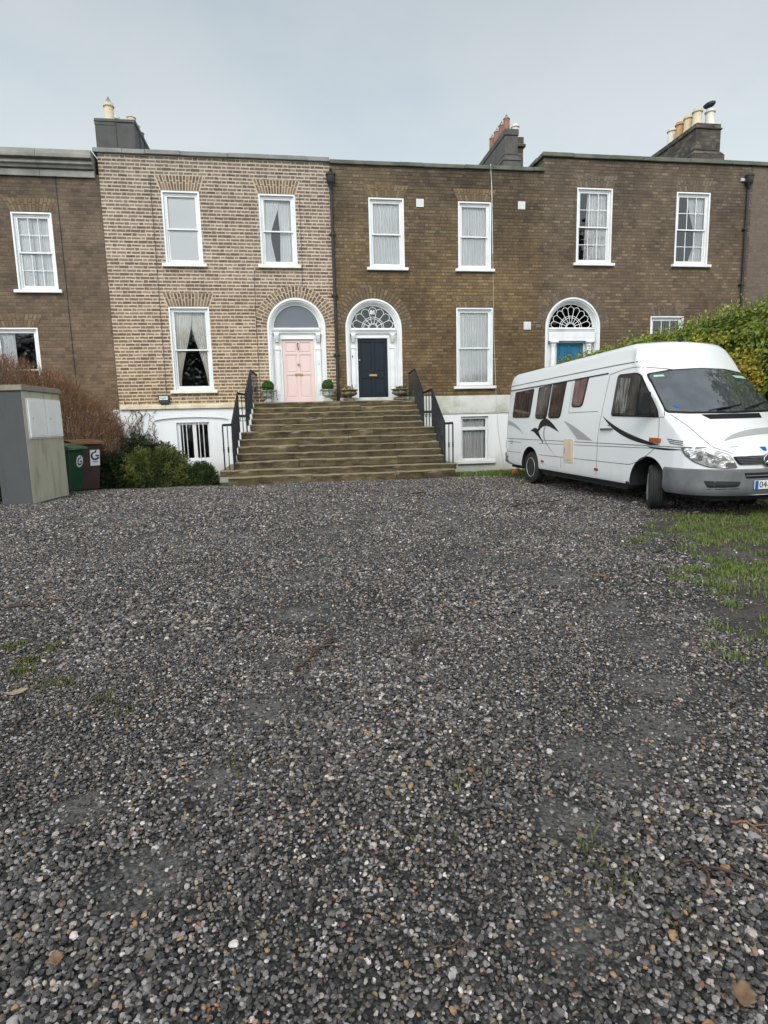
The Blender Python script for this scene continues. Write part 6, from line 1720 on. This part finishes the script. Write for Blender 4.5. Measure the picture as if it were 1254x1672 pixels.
MP = patch_pts([(-1.85, 4.4, .10, 260), (-1.6, 4.2, .13, 420), (-1.72, 3.85, .09, 220), (-1.45, 3.65, .10, 160), (-1.1, 3.43, .07, 90), (-.94, 3.2, .06, 60), (.5, 1.95, .06, 30), (.95, 1.75, .06, 50), (1.0, 1.6, .05, 40), (.62, 2.2, .05, 30), (.75, 2.35, .04, 26), (-.4, 15.55, .5, 500), (1.0, 15.5, .8, 500), (2.6, 15.5, .7, 400), (-1.4, 15.6, .3, 400), (1.05, 1.42, .05, 30), (-.3, 2.6, .04, 20)], rg)
V1, F1, a1 = blades(MP, .028, .0045, rg, 1.3)
ms = np_obj('weeds', V1, F1, M['moss'], attr=a1); tag(ms, 'olive moss and tiny weeds growing through the gravel', 'weeds', kind='stuff')

# ------------------------------------------------------------------ shrubs and hedges
def tube_lines(A, B, ra, rb, rg):
    """many thin three-sided twigs from A to B"""
    n = len(A); d = B - A; d /= np.linalg.norm(d, axis=1, keepdims=True) + 1e-9
    u = np.cross(d, rg.normal(0, 1, (n, 3))); u /= np.linalg.norm(u, axis=1, keepdims=True) + 1e-9; w = np.cross(d, u)
    V = np.empty((n, 6, 3))
    for k in range(3):
        c, s = math.cos(2 * PI * k / 3), math.sin(2 * PI * k / 3)
        V[:, k] = A + (u * c + w * s) * np.reshape(ra, (-1, 1)); V[:, 3 + k] = B + (u * c + w * s) * np.reshape(rb, (-1, 1))
    i = np.arange(n)[:, None] * 6
    F = np.concatenate([i + np.array(q) for q in ((0, 1, 4, 3), (1, 2, 5, 4), (2, 0, 3, 5))])
    return V.reshape(-1, 3), F, np.repeat(rg.uniform(0, 1, n), 6)
M['yew'] = leaf_mat('dark needle foliage', [(0, C(.010, .017, .007)), (.6, C(.018, .032, .011)), (1, C(.033, .052, .018))], trans=.1)
M['juniper'] = leaf_mat('yellow green juniper foliage', [(0, C(.022, .036, .009)), (.5, C(.062, .085, .018)), (.82, C(.12, .145, .028)), (1, C(.19, .20, .045))], trans=.15)
M['fern'] = leaf_mat('mid green shrub foliage', [(0, C(.022, .04, .012)), (.6, C(.045, .075, .02)), (1, C(.08, .115, .03))], trans=.2)
M['core'] = pm('inner twigs darkened with painted shade', C(.012, .016, .007), C(.022, .025, .010), 12, .95)  # inner shell kept near black, shade between the leaves put in its colour
def shrub(label, c, r, mat, n, size, aspect, sd, lump=.22, spray=True, group='low shrubs by the tan house'):
    rg = np.random.default_rng(sd)
    t = thing('shrub', label, 'shrub', (c[0], c[1], c[2]), group=group)
    d = sphere_pts(n, rg); d[:, 2] = np.abs(d[:, 2]) * 1.0 - .25 * (rg.uniform(0, 1, n) < .25)
    d /= np.linalg.norm(d, axis=1, keepdims=True)
    lum = np.array([noise.noise(Vector(q) * 2.6 + Vector((sd, 0, 0))) + .5 * noise.noise(Vector(q) * 6 + Vector((0, sd, 0))) for q in d])
    rad = (1 + lump * lum) * rg.uniform(.72, 1.02, n) 
    P = d * rad[:, None] * np.array(r)
    P[:, 2] = np.maximum(P[:, 2], .02)
    if spray:   # short sprays: leaves in rows pointing outwards
        k = 5; P = np.repeat(P, k, 0); D = np.repeat(d, k, 0) + np.repeat(rg.normal(0, .5, (n, 3)), k, 0)
        D /= np.linalg.norm(D, axis=1, keepdims=True)
        P = P + D * (np.tile(np.arange(k), n)[:, None] * size * .32) + rg.normal(0, size * .16, P.shape)
        N = np.cross(D, rg.normal(0, 1, P.shape)) + .3 * D
    else: N = d
    V, F, a = leaf_cloud(P, N, size, aspect, .5, rg=rg)
    # every spray keeps one tone so that light and dark clumps show
    q = np.repeat(np.clip(.5 + .9 * np.repeat(lum, 5 if spray else 1) + rg.normal(0, .18, len(P)), 0, 1), 4)
    np_obj('foliage', V, F, mat, t, q)
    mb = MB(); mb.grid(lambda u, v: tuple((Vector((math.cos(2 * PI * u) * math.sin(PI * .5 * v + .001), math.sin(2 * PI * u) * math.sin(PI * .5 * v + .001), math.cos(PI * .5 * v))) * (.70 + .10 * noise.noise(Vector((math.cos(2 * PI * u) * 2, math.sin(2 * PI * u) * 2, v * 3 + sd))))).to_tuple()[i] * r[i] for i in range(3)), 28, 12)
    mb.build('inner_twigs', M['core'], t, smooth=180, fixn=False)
    A = rg.normal(0, .10, (14, 3)) * np.array(r); A[:, 2] = -.05; B = A * 2 + np.array([0, 0, r[2] * .6]); V, F, a = tube_lines(A, B, .02, .01, rg); np_obj('stems', V, F, M['twigbark'], t)
    return t
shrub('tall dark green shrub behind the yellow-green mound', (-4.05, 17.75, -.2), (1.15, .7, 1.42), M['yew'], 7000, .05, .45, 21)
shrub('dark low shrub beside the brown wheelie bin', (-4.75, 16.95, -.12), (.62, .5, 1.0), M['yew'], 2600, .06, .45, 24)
shrub('dark filler shrub added for the black gap beside the meter pillar', (-6.75, 14.1, -.05), (.75, .6, 1.75), M['yew'], 3200, .06, .45, 27)  # made-up dark shrub filling the black gap beside the pillar
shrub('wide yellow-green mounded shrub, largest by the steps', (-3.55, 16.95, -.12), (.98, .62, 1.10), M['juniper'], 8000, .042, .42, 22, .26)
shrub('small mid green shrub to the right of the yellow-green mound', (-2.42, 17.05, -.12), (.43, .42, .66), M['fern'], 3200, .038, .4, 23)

# brown winter hedge on the left
M['twig_brown'] = leaf_mat('bare reddish twigs', [(0, C(.10, .052, .034)), (.5, C(.215, .118, .07)), (1, C(.34, .205, .12))], rough=.8, trans=0)
M['leaf_brown'] = leaf_mat('withered brown leaves', [(0, C(.17, .085, .035)), (.5, C(.31, .175, .078)), (1, C(.42, .27, .14))], rough=.7, trans=.25)
HB = thing('winter_hedge', 'brown winter hedge with bare twigs and withered leaves behind the meter pillar', 'hedge', (-7.0, 17.5, -.15))
rg = np.random.default_rng(31)
def htop(x): return np.interp(x, [-11, -7.6, -7.0, -6.2, -5.5, -5.0, -4.75, -4.6], [3.55, 3.35, 3.15, 2.85, 2.5, 2.05, 1.65, 1.2])
n = 24000; x = rg.uniform(-11, -4.62, n); u = rg.uniform(0, 1, n) ** .55; top = htop(x) + .12 * np.sin(x * 5) + .08 * np.sin(x * 11 + 1)
z = u * top; hw = .75 * np.sqrt(np.clip(1 - (u * .92) ** 4, .02, 1)); v = rg.uniform(-1, 1, n); v = np.sign(v) * np.abs(v) ** .5; y = 17.5 + v * hw
A = np.stack([x, y, z], 1); dirv = np.stack([rg.normal(0, .35, n) + .25 * np.clip((x + 5.2) * 2, 0, 1), v * .4 + rg.normal(0, .3, n), rg.uniform(.35, 1.2, n)], 1); dirv /= np.linalg.norm(dirv, axis=1, keepdims=True)
B = A + dirv * rg.uniform(.12, .42, n)[:, None]
V, F, a = tube_lines(A, B, rg.uniform(.0025, .0055, n), .002, rg); np_obj('twigs', V, F, M['twig_brown'], HB, a, off=(-7, 17.5, -.15))
m_ = 38000; k = rg.integers(0, n, m_); t_ = rg.uniform(.1, 1, m_)[:, None]; P = A[k] * (1 - t_) + B[k] * t_ + rg.normal(0, .02, (m_, 3)); P = P[(u[k] > .12)]
V, F, a = leaf_cloud(P, rg.normal(0, 1, P.shape), .034, .6, rg=rg); np_obj('leaves', V, F, M['leaf_brown'], HB, a, off=(-7, 17.5, -.15))
n = 260; x = rg.uniform(-10.5, -4.8, n); y = rg.uniform(17.2, 17.8, n); A = np.stack([x, y, np.full(n, -.2)], 1); B = np.stack([x + rg.normal(0, .15, n), y + rg.normal(0, .1, n), htop(x) * rg.uniform(.5, .85, n)], 1)
V, F, a = tube_lines(A, B, rg.uniform(.012, .022, n), .007, rg); np_obj('stems', V, F, M['twigbark'], HB, off=(-7, 17.5, -.15))
n = 12000; x = rg.uniform(-10.5, -4.9, n); z = rg.uniform(-.1, 1.35, n) * (1 - .3 * rg.uniform(0, 1, n)); y = 17.3 + rg.normal(0, .25, n)
V, F, a = leaf_cloud(np.stack([x, y, z], 1), rg.normal(0, 1, (n, 3)), .07, .6, rg=rg); np_obj('undergrowth', V, F, M['yew'], HB, a, off=(-7, 17.5, -.15))
# creeper on the white wall
CR = thing('wall_creeper', 'bare dark creeper climbing the white basement wall beside the hedge', 'creeper', (-4.5, 18.9, 0)); oCR = (-4.5, 18.9, 0)
rg = np.random.default_rng(33); As, Bs = [], []
for k in range(46):
    x0 = rg.uniform(-4.92, -4.05) if k < 40 else rg.uniform(-4.1, -3.75); z1 = rg.uniform(.9, 2.3) if x0 < -4.35 else rg.uniform(.6, 1.95); p = np.array([x0, 18.95, -.2])
    while p[2] < z1:
        q = p + np.array([rg.normal(0, .05), rg.normal(0, .012), rg.uniform(.05, .12)]); q[1] = min(q[1], 18.975); As.append(p); Bs.append(q); p = q
A, B = np.array(As), np.array(Bs); V, F, a = tube_lines(A, B, .007, .006, rg); np_obj('stems', V, F, M['twigbark'], CR, off=oCR)
k = rg.integers(0, len(A), 1500); P = B[k] + rg.normal(0, .03, (1500, 3)); P[:, 1] = np.minimum(P[:, 1], 18.965); V, F, a = leaf_cloud(P, np.tile([0, -1, .2], (1500, 1)), .04, .7, rg=rg); np_obj('leaves', V, F, M['leaf_brown'], CR, a * .35, off=oCR)

# big green hedge on the right boundary
M['hedge'] = leaf_mat('glossy hedge leaves', [(0, C(.085, .125, .022)), (.35, C(.18, .245, .038)), (.75, C(.28, .335, .055)), (1, C(.40, .41, .09))], rough=.4, trans=.38, spec=.45)
M['hedge_yellow'] = leaf_mat('yellow variegated leaves', [(0, C(.30, .21, .018)), (.6, C(.42, .30, .03)), (1, C(.5, .40, .09))], rough=.45, trans=.25)
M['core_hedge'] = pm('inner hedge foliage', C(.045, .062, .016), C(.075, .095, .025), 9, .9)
HG = thing('hedge', 'tall leafy green hedge behind the campervan with a patch of yellow leaves', 'hedge', (8.6, 11, 0)); oHG = (8.6, 11, 0)
rg = np.random.default_rng(41)
n = 54000; y = rg.uniform(5.0, 18.3, n); s = rg.uniform(0, 1, n)
ph = rg.uniform(0, 1, n)   # along the profile: face then rounded top
Hh = np.interp(y, [5, 9, 10.5, 12, 14, 16, 18.3], [3.5, 3.36, 3.46, 3.38, 3.27, 3.27, 3.22])
lum = np.array([noise.noise(Vector((yy * .8, p * 3.2, 0))) + .6 * noise.noise(Vector((yy * 2.2, p * 8, 4))) for yy, p in zip(y, ph)])
ang = np.clip((ph - .62) / .38, 0, 1) * PI * .75
face = ph < .62
zz = np.where(face, ph / .62 * (Hh - .55), Hh - .55 + .55 * np.sin(ang)); xx = np.where(face, 8.22 - .10 * np.sin(ph / .62 * PI), 8.22 + .55 * (1 - np.cos(ang)))
dep = rg.uniform(0, .17, n)
xx = xx - .16 * lum + dep * np.where(face, 1, .5); zz = zz + .12 * lum * ~face - dep * .3 * ~face
N = np.stack([np.where(face, -1, -np.cos(ang)), rg.normal(0, .2, n), np.where(face, .45, np.sin(ang) + .2)], 1)
P = np.stack([xx, y, np.maximum(zz, .02)], 1)
V, F, a = leaf_cloud(P, N, .085, .68, .55, rg=rg); np_obj('foliage', V, F, M['hedge'], HG, np.clip(a * .75 + np.repeat(lum, 4) * .3 + .12, 0, 1), off=oHG)
k = (np.abs(y - 10.6 - .35 * (zz - 2.6) * 2) < .75 * (1 + .8 * lum)) & (zz > 1.5) & (zz < 3.0) & (dep < .10) & (rg.uniform(0, 1, n) < .30 + .9 * lum)
Py = P[k] - np.array([.05, 0, 0]); Py = np.repeat(Py, 3, 0) + rg.normal(0, .05, (len(Py) * 3, 3)); V, F, a = leaf_cloud(Py, np.tile([-1, -.3, .5], (len(Py), 1)), .06, .7, rg=rg); np_obj('yellow_leaves', V, F, M['hedge_yellow'], HG, a, off=oHG)
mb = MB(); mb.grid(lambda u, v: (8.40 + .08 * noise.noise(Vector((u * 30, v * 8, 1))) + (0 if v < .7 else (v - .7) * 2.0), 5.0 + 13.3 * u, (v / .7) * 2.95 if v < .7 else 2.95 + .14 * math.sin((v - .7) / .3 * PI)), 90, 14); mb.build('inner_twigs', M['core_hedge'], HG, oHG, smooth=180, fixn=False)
# thin leafy shoots standing out of the top
n = 420; yy = rg.uniform(7, 18, n); A = np.stack([8.4 + rg.uniform(-.2, .6, n), yy, np.interp(yy, [5, 9, 10.5, 12, 14, 16, 18.3], [3.5, 3.34, 3.42, 3.34, 3.22, 3.22, 3.15]) - .15], 1); B = A + np.stack([rg.normal(0, .08, n), rg.normal(0, .08, n), rg.uniform(.12, .38, n)], 1)
V, F, a = tube_lines(A, B, .006, .003, rg); np_obj('shoots', V, F, M['twigbark'], HG, off=oHG)
t_ = rg.uniform(.2, 1, (n * 6, 1)); k = np.repeat(np.arange(n), 6); P = A[k] * (1 - t_) + B[k] * t_ + rg.normal(0, .03, (n * 6, 3)); V, F, a = leaf_cloud(P, rg.normal(0, 1, P.shape) + np.array([0, 0, .5]), .07, .6, rg=rg); np_obj('shoot_leaves', V, F, M['hedge'], HG, .4 + .6 * a, off=oHG)

# ------------------------------------------------------------------ trees on the street side (seen as reflections in the windows)
def bare_tree(label, x, y, h, sd):
    rg_ = random.Random(sd); t = thing('bare_tree', label, 'tree', (x, y, 0), group='street trees opposite the houses')
    tr, cr = MB(), MB()
    def grow_(p, d, ln, r, lvl):
        pts = [p]; q = p.copy(); dd = d.copy()
        for _ in range(4):
            dd = (dd + Vector((rg_.gauss(0, .13), rg_.gauss(0, .13), rg_.gauss(.03, .06)))).normalized(); q = q + dd * ln / 4; pts.append(q)
        (tr if lvl == 0 else cr).tube(pts, [r * (1 - .42 * i / 4) for i in range(5)], 6 if lvl < 2 else 4, cap=False)
        if lvl < 5:
            for _ in range(3 if lvl else 5):
                k = rg_.randint(2, 4); nd = (dd + Vector((rg_.gauss(0, .62), rg_.gauss(0, .62), rg_.gauss(.12, .3)))).normalized()
                grow_(pts[k], nd, ln * rg_.uniform(.58, .82), r * .52, lvl + 1)
    grow_(Vector((0, 0, 0)), Vector((0, 0, 1)), h * .34, .2, 0)
    tr.build('trunk', M['twigbark'], t, smooth=60); cr.build('crown', M['twigbark'], t, fixn=False)
bare_tree('bare winter tree across the street reflected in the tan house windows', -3.0, -9.0, 11, 3)
def evergreen(label, x, y, rad, zc, n, sd):
    t = thing('evergreen_tree', label, 'tree', (x, y, 0), group='evergreens along the boundaries'); rg = np.random.default_rng(sd)
    d = sphere_pts(n, rg); lum = np.array([noise.noise(Vector(q) * 2.4 + Vector((sd, 0, 0))) + .5 * noise.noise(Vector(q) * 6) for q in d])
    P = d * ((1 + .35 * lum) * rg.uniform(.55, 1.02, n))[:, None] * np.array(rad) + np.array([0, 0, zc])
    V, F, a = leaf_cloud(P, d, .26, .6, rg=rg); np_obj('crown', V, F, M['yew'], t, a)
    q = MB(); q.tube([(0, 0, -.1), (.05, .1, zc * .5), (0, 0, zc)], [.25, .2, .1], 10); q.build('trunk', M['twigbark'], t, smooth=60)
evergreen('broad dark evergreen across the street reflected in the tan house ground floor window', -7.0, -10.0, (3.4, 2.5, 4.2), 4.6, 9000, 61)
evergreen('dark evergreen across the street reflected in the leftmost house window', -19.0, -10.0, (4.5, 2.5, 4.4), 4.8, 9000, 62)
bare_tree('bare winter tree across the street nearer the hedge', 2.5, -13.0, 12, 8)
evergreen('tall dark evergreen beyond the hedge reflected in the windscreen', 14.0, 8.8, (2.6, 3.0, 4.4), 6.2, 9000, 51)

# ------------------------------------------------------------------ twigs, leaves and the traffic cone
M['twig_black'] = pm('wet black twig', C(.018, .014, .012), C(.035, .026, .02), 30, .6)
M['twig_red'] = pm('reddish wet twig', C(.075, .032, .02), C(.045, .022, .016), 30, .6)
M['twig_tan'] = pm('tan dead twig', C(.25, .125, .055), C(.16, .08, .036), 30, .7)
def twig(label, runs, mat, r=.008, name='twig', cat='twig'):
    c = runs[0][0]; t = MB(); rg_ = random.Random(len(label))
    for run in runs:
        pts = []
        for (a, b) in zip(run, run[1:]):
            for j in range(4): pts.append((a[0] + (b[0] - a[0]) * j / 4, a[1] + (b[1] - a[1]) * j / 4))
        pts.append(run[-1]); P = []
        for i, p in enumerate(pts):
            jx, jy = rg_.gauss(0, .006), rg_.gauss(0, .006); P.append((p[0] + jx, p[1] + jy, float(gz(p[0], p[1])) + .022 + .006 * math.sin(i * 1.3)))
        t.tube(P, [r * .75 * (1.0 - .7 * i / len(P)) * (1 + .15 * math.sin(i * 2.7)) for i in range(len(P))], 6)
    o = t.build(name, mat, None, smooth=60)
    o.location = (0, 0, 0); tag(o, label, cat, 'fallen twigs on the gravel'); return o
twig('black curved stick at the edge of the grass in front of the van', [[(3.889, 5.908), (4.137, 6.037), (4.30, 6.14), (4.428, 6.30), (4.44, 6.5)]], M['twig_black'], .016)
twig('dark straight stick lying near the foot of the stone steps', [[(2.018, 11.675), (2.326, 11.95), (2.715, 12.17)], [(2.5, 12.04), (2.75, 12.0)]], M['twig_black'], .016)
twig('long dark crooked stick on the gravel left of the van front wheel', [[(3.70, 9.72), (3.988, 9.894), (4.459, 10.066), (5.022, 10.219)], [(4.46, 10.07), (4.7, 9.98)], [(3.988, 9.894), (4.15, 9.75)]], M['twig_black'], .017)
twig('orange tan forked twig on open gravel near the grass', [[(2.778, 4.961), (2.84, 5.06), (2.91, 5.20)], [(2.84, 5.06), (2.78, 5.17)]], M['twig_tan'], .012)
twig('long reddish branching twig left of centre on the gravel', [[(-.04, 3.50), (.058, 3.672), (.147, 3.887), (.24, 3.96)], [(.10, 3.76), (.04, 3.92)], [(.147, 3.887), (.30, 3.87)], [(.20, 3.93), (.235, 4.12), (.17, 4.25)]], M['twig_red'], .012)
twig('short broken reddish twigs in the middle of the gravel', [[(.74, 3.70), (.80, 3.80), (.86, 3.94), (.92, 4.03)], [(.80, 3.80), (.72, 3.86)], [(.84, 3.88), (.96, 3.88)]], M['twig_red'], .010)
twig('pale brown forked twig at the right edge of the foreground', [[(1.53, 1.785), (1.59, 1.765), (1.70, 1.715)], [(1.56, 1.775), (1.60, 1.72), (1.66, 1.66)]], M['twig_tan'], .006)
twig('thick dark hooked twig in the right foreground', [[(1.22, 1.645), (1.297, 1.60), (1.41, 1.50), (1.52, 1.40)], [(1.287, 1.60), (1.262, 1.54), (1.20, 1.495)]], M['twig_red'], .0075)
twig('thin red twig at the bottom centre of the gravel', [[(.323, 1.472), (.387, 1.478), (.45, 1.458), (.50, 1.43)]], M['twig_red'], .005)
twig('dark curved twig at the left edge of the gravel', [[(-1.57, 3.42), (-1.45, 3.22), (-1.434, 3.05), (-1.52, 2.93)]], M['twig_black'], .009)
twig('straw coloured short stick far left on the gravel', [[(-2.21, 5.59), (-2.04, 5.53)]], M['twig_tan'], .010)
twig('thin dark twig bottom right of centre', [[(.64, 1.43), (.60, 1.35), (.56, 1.26)]], M['twig_black'], .004)
twig('flattened red leaf stalks far left on the gravel', [[(-2.46, 5.39), (-2.25, 5.43), (-2.03, 5.44)], [(-2.3, 5.42), (-2.2, 5.36)], [(-2.40, 5.40), (-2.28, 5.48)]], M['twig_red'], .012)
M['leaf_fallen'] = pm('fallen tan leaf', C(.20, .125, .068), C(.13, .075, .04), 60, .7)
M['leaf_pale'] = pm('fallen pale leaf', C(.33, .26, .17), C(.24, .18, .11), 60, .7)
def fallen(label, x, y, s, rot, mat):
    l = MB(); z0 = float(gz(x, y)) + .030
    def P(u, v):
        w = s * .36 * math.sin(PI * min(.999, u + .001)) ** .8 * (1 + .2 * math.sin(u * 22)); a = (u - .5) * s; b_ = (v - .5) * 2 * w
        return (x + a * math.cos(rot) - b_ * math.sin(rot), y + a * math.sin(rot) + b_ * math.cos(rot), z0 + .25 * abs(b_) + .12 * s * (u - .4) ** 2 * 4)
    l.grid(P, 10, 4); o = l.build('fallen_leaf', mat, None, smooth=180, fixn=False)
    sm = o.modifiers.new('thickness', 'SOLIDIFY'); sm.thickness = .0015
    tag(o, label, 'leaf', 'fallen leaves on the gravel')
fallen('curled tan leaf at the bottom right corner of the gravel', 1.083, 1.182, .075, .9, M['leaf_fallen'])
fallen('pale flat leaf at the left edge of the gravel', -1.596, 3.517, .11, .3, M['leaf_pale'])
fallen('pale leaf lying under the front bumper of the van', 5.95, 8.05, .12, .1, M['leaf_pale'])
fallen('small orange leaf by the van front wheel', 5.2, 8.1, .09, 1.2, M['leaf_fallen'])
fallen('brown leaf near the bottom left corner of the gravel', -.72, 1.62, .05, 2.0, M['leaf_fallen'])
# traffic cone behind the van
M['cone'] = pm('faded orange plastic', C(.52, .13, .02), C(.42, .10, .02), 5, .6)
TC = thing('traffic_cone', 'faded orange traffic cone standing in the grass behind the van rear wheel', 'traffic cone', (6.02, 15.5, float(gz(6.02, 15.5)) - .04))
q = MB(); q.box(-.14, .14, -.14, .14, 0, .035); q.build('base', M['cone'], TC, bevel=.02)
q = MB(); q.lathe([(.125, .036), (.12, .07), (.03, .56), (.024, .58), (.0, .58)], n=24); q.build('cone', M['cone'], TC, smooth=50)
q = MB(); q.lathe([(.0935, .22), (.0955, .221), (.073, .345), (.071, .345)], n=24); q.build('reflective_band', M['vent'], TC, smooth=50)

# ------------------------------------------------------------------ sky, sun, camera
SUN = Vector((-.30, -.72, .72)).normalized()
W = bpy.data.worlds.new('World'); SC.world = W; W.use_nodes = True
t = NT(W.node_tree); W.node_tree.nodes.clear()
out = t.n('ShaderNodeOutputWorld'); bg = t.n('ShaderNodeBackground', {'Strength': .1}); L(t, bg.outputs[0], out.inputs[0])
sky = t.n('ShaderNodeTexSky', sky_type='NISHITA', sun_disc=False, sun_elevation=math.asin(SUN.z), sun_rotation=math.atan2(SUN.x, SUN.y), air_density=1.0, dust_density=3.0)
dirn = t.n('ShaderNodeTexCoord').outputs['Generated']
z = t.n('ShaderNodeSeparateXYZ', {0: dirn}).outputs[2]
stretch = t.n('ShaderNodeMapping', {'Vector': dirn, 'Scale': (1.0, 1.0, 2.2)}).outputs[0]
f = t.noise(stretch, 1.6, 6, .55)
cl = t.ramp(f, [(.34, C(.735, .83, .895)), (.50, C(.85, .94, .97)), (.66, C(.94, 1.0, .99))])
dt = t.n('ShaderNodeVectorMath', {0: dirn, 1: SUN}, operation='DOT_PRODUCT').outputs['Value']
glow = t.m('POWER', t.m('MAXIMUM', t.m('MULTIPLY_ADD', dt, .5, .5), 0.0), 3.0)
lev = t.m('ADD', WL[0], t.m('ADD', t.m('MULTIPLY', glow, WL[1]), t.m('MULTIPLY', t.m('MAXIMUM', z, 0.0), WL[2])))
lv = t.n('ShaderNodeCombineColor', {0: lev, 1: lev, 2: lev}).outputs[0]
FR = Vector((.15, .80, .58)).normalized()     # view direction; added dimming of the visible sky to offset the exposure
fd = t.n('ShaderNodeVectorMath', {0: dirn, 1: FR}, operation='DOT_PRODUCT').outputs['Value']
view_dim = t.n('ShaderNodeMapRange', {'Value': fd, 'From Min': .15, 'From Max': .72, 'To Min': 1.0, 'To Max': WL[3]}, interpolation_type='SMOOTHSTEP').outputs[0]
lev = t.m('MULTIPLY', lev, view_dim)
lv = t.n('ShaderNodeCombineColor', {0: lev, 1: lev, 2: lev}).outputs[0]
cloud = t.mix(1.0, cl, lv, 'MULTIPLY')
col = t.mix(.90, sky.outputs[0], cloud)
L(t, col, bg.inputs[0])
sl = bpy.data.lights.new('sun', 'SUN'); sl.energy = SUN_E; sl.angle = R(25); sl.color = (1.0, .965, .91)
so = bpy.data.objects.new('sun', sl); COL.objects.link(so); so.rotation_euler = SUN.to_track_quat('Z', 'Y').to_euler(); so.location = (4, -10, 14)

cam = bpy.data.cameras.new('camera'); co = bpy.data.objects.new('camera', cam); COL.objects.link(co)
pi_, ro_, ya_ = R(8.5933), R(-1.4078), R(8.711)
cp_, sp_, cy_, sy_ = math.cos(pi_), math.sin(pi_), math.cos(ya_), math.sin(ya_)
fw = Vector((sy_ * cp_, cy_ * cp_, -sp_)); rt = Vector((cy_, -sy_, 0)); up = rt.cross(fw)
r2 = rt * math.cos(ro_) + up * math.sin(ro_); u2 = -rt * math.sin(ro_) + up * math.cos(ro_)
mt = Matrix((r2, u2, -fw)).transposed().to_4x4(); mt.translation = (0, 0, 1.5); co.matrix_world = mt
cam.sensor_fit = 'VERTICAL'; cam.sensor_height = 24; cam.lens = 24 * 980 / 1672; cam.clip_start = .05; cam.clip_end = 2000
SC.camera = co
SC.render.engine = 'CYCLES'; SC.render.resolution_x = 768; SC.render.resolution_y = 1024
cy = SC.cycles; cy.use_denoising = True; cy.max_bounces = 6; cy.diffuse_bounces = 3; cy.glossy_bounces = 3; cy.transparent_max_bounces = 10; cy.transmission_bounces = 2
cy.use_adaptive_sampling = True; cy.adaptive_threshold = .015; cy.caustics_reflective = False; cy.caustics_refractive = False; cy.sample_clamp_indirect = 6
try: cy.denoising_input_passes = 'RGB_ALBEDO_NORMAL'
except Exception: pass
vs_ = SC.view_settings; vs_.view_transform = 'Standard'; vs_.look = 'None'; vs_.exposure = EXPO; vs_.gamma = 1.0
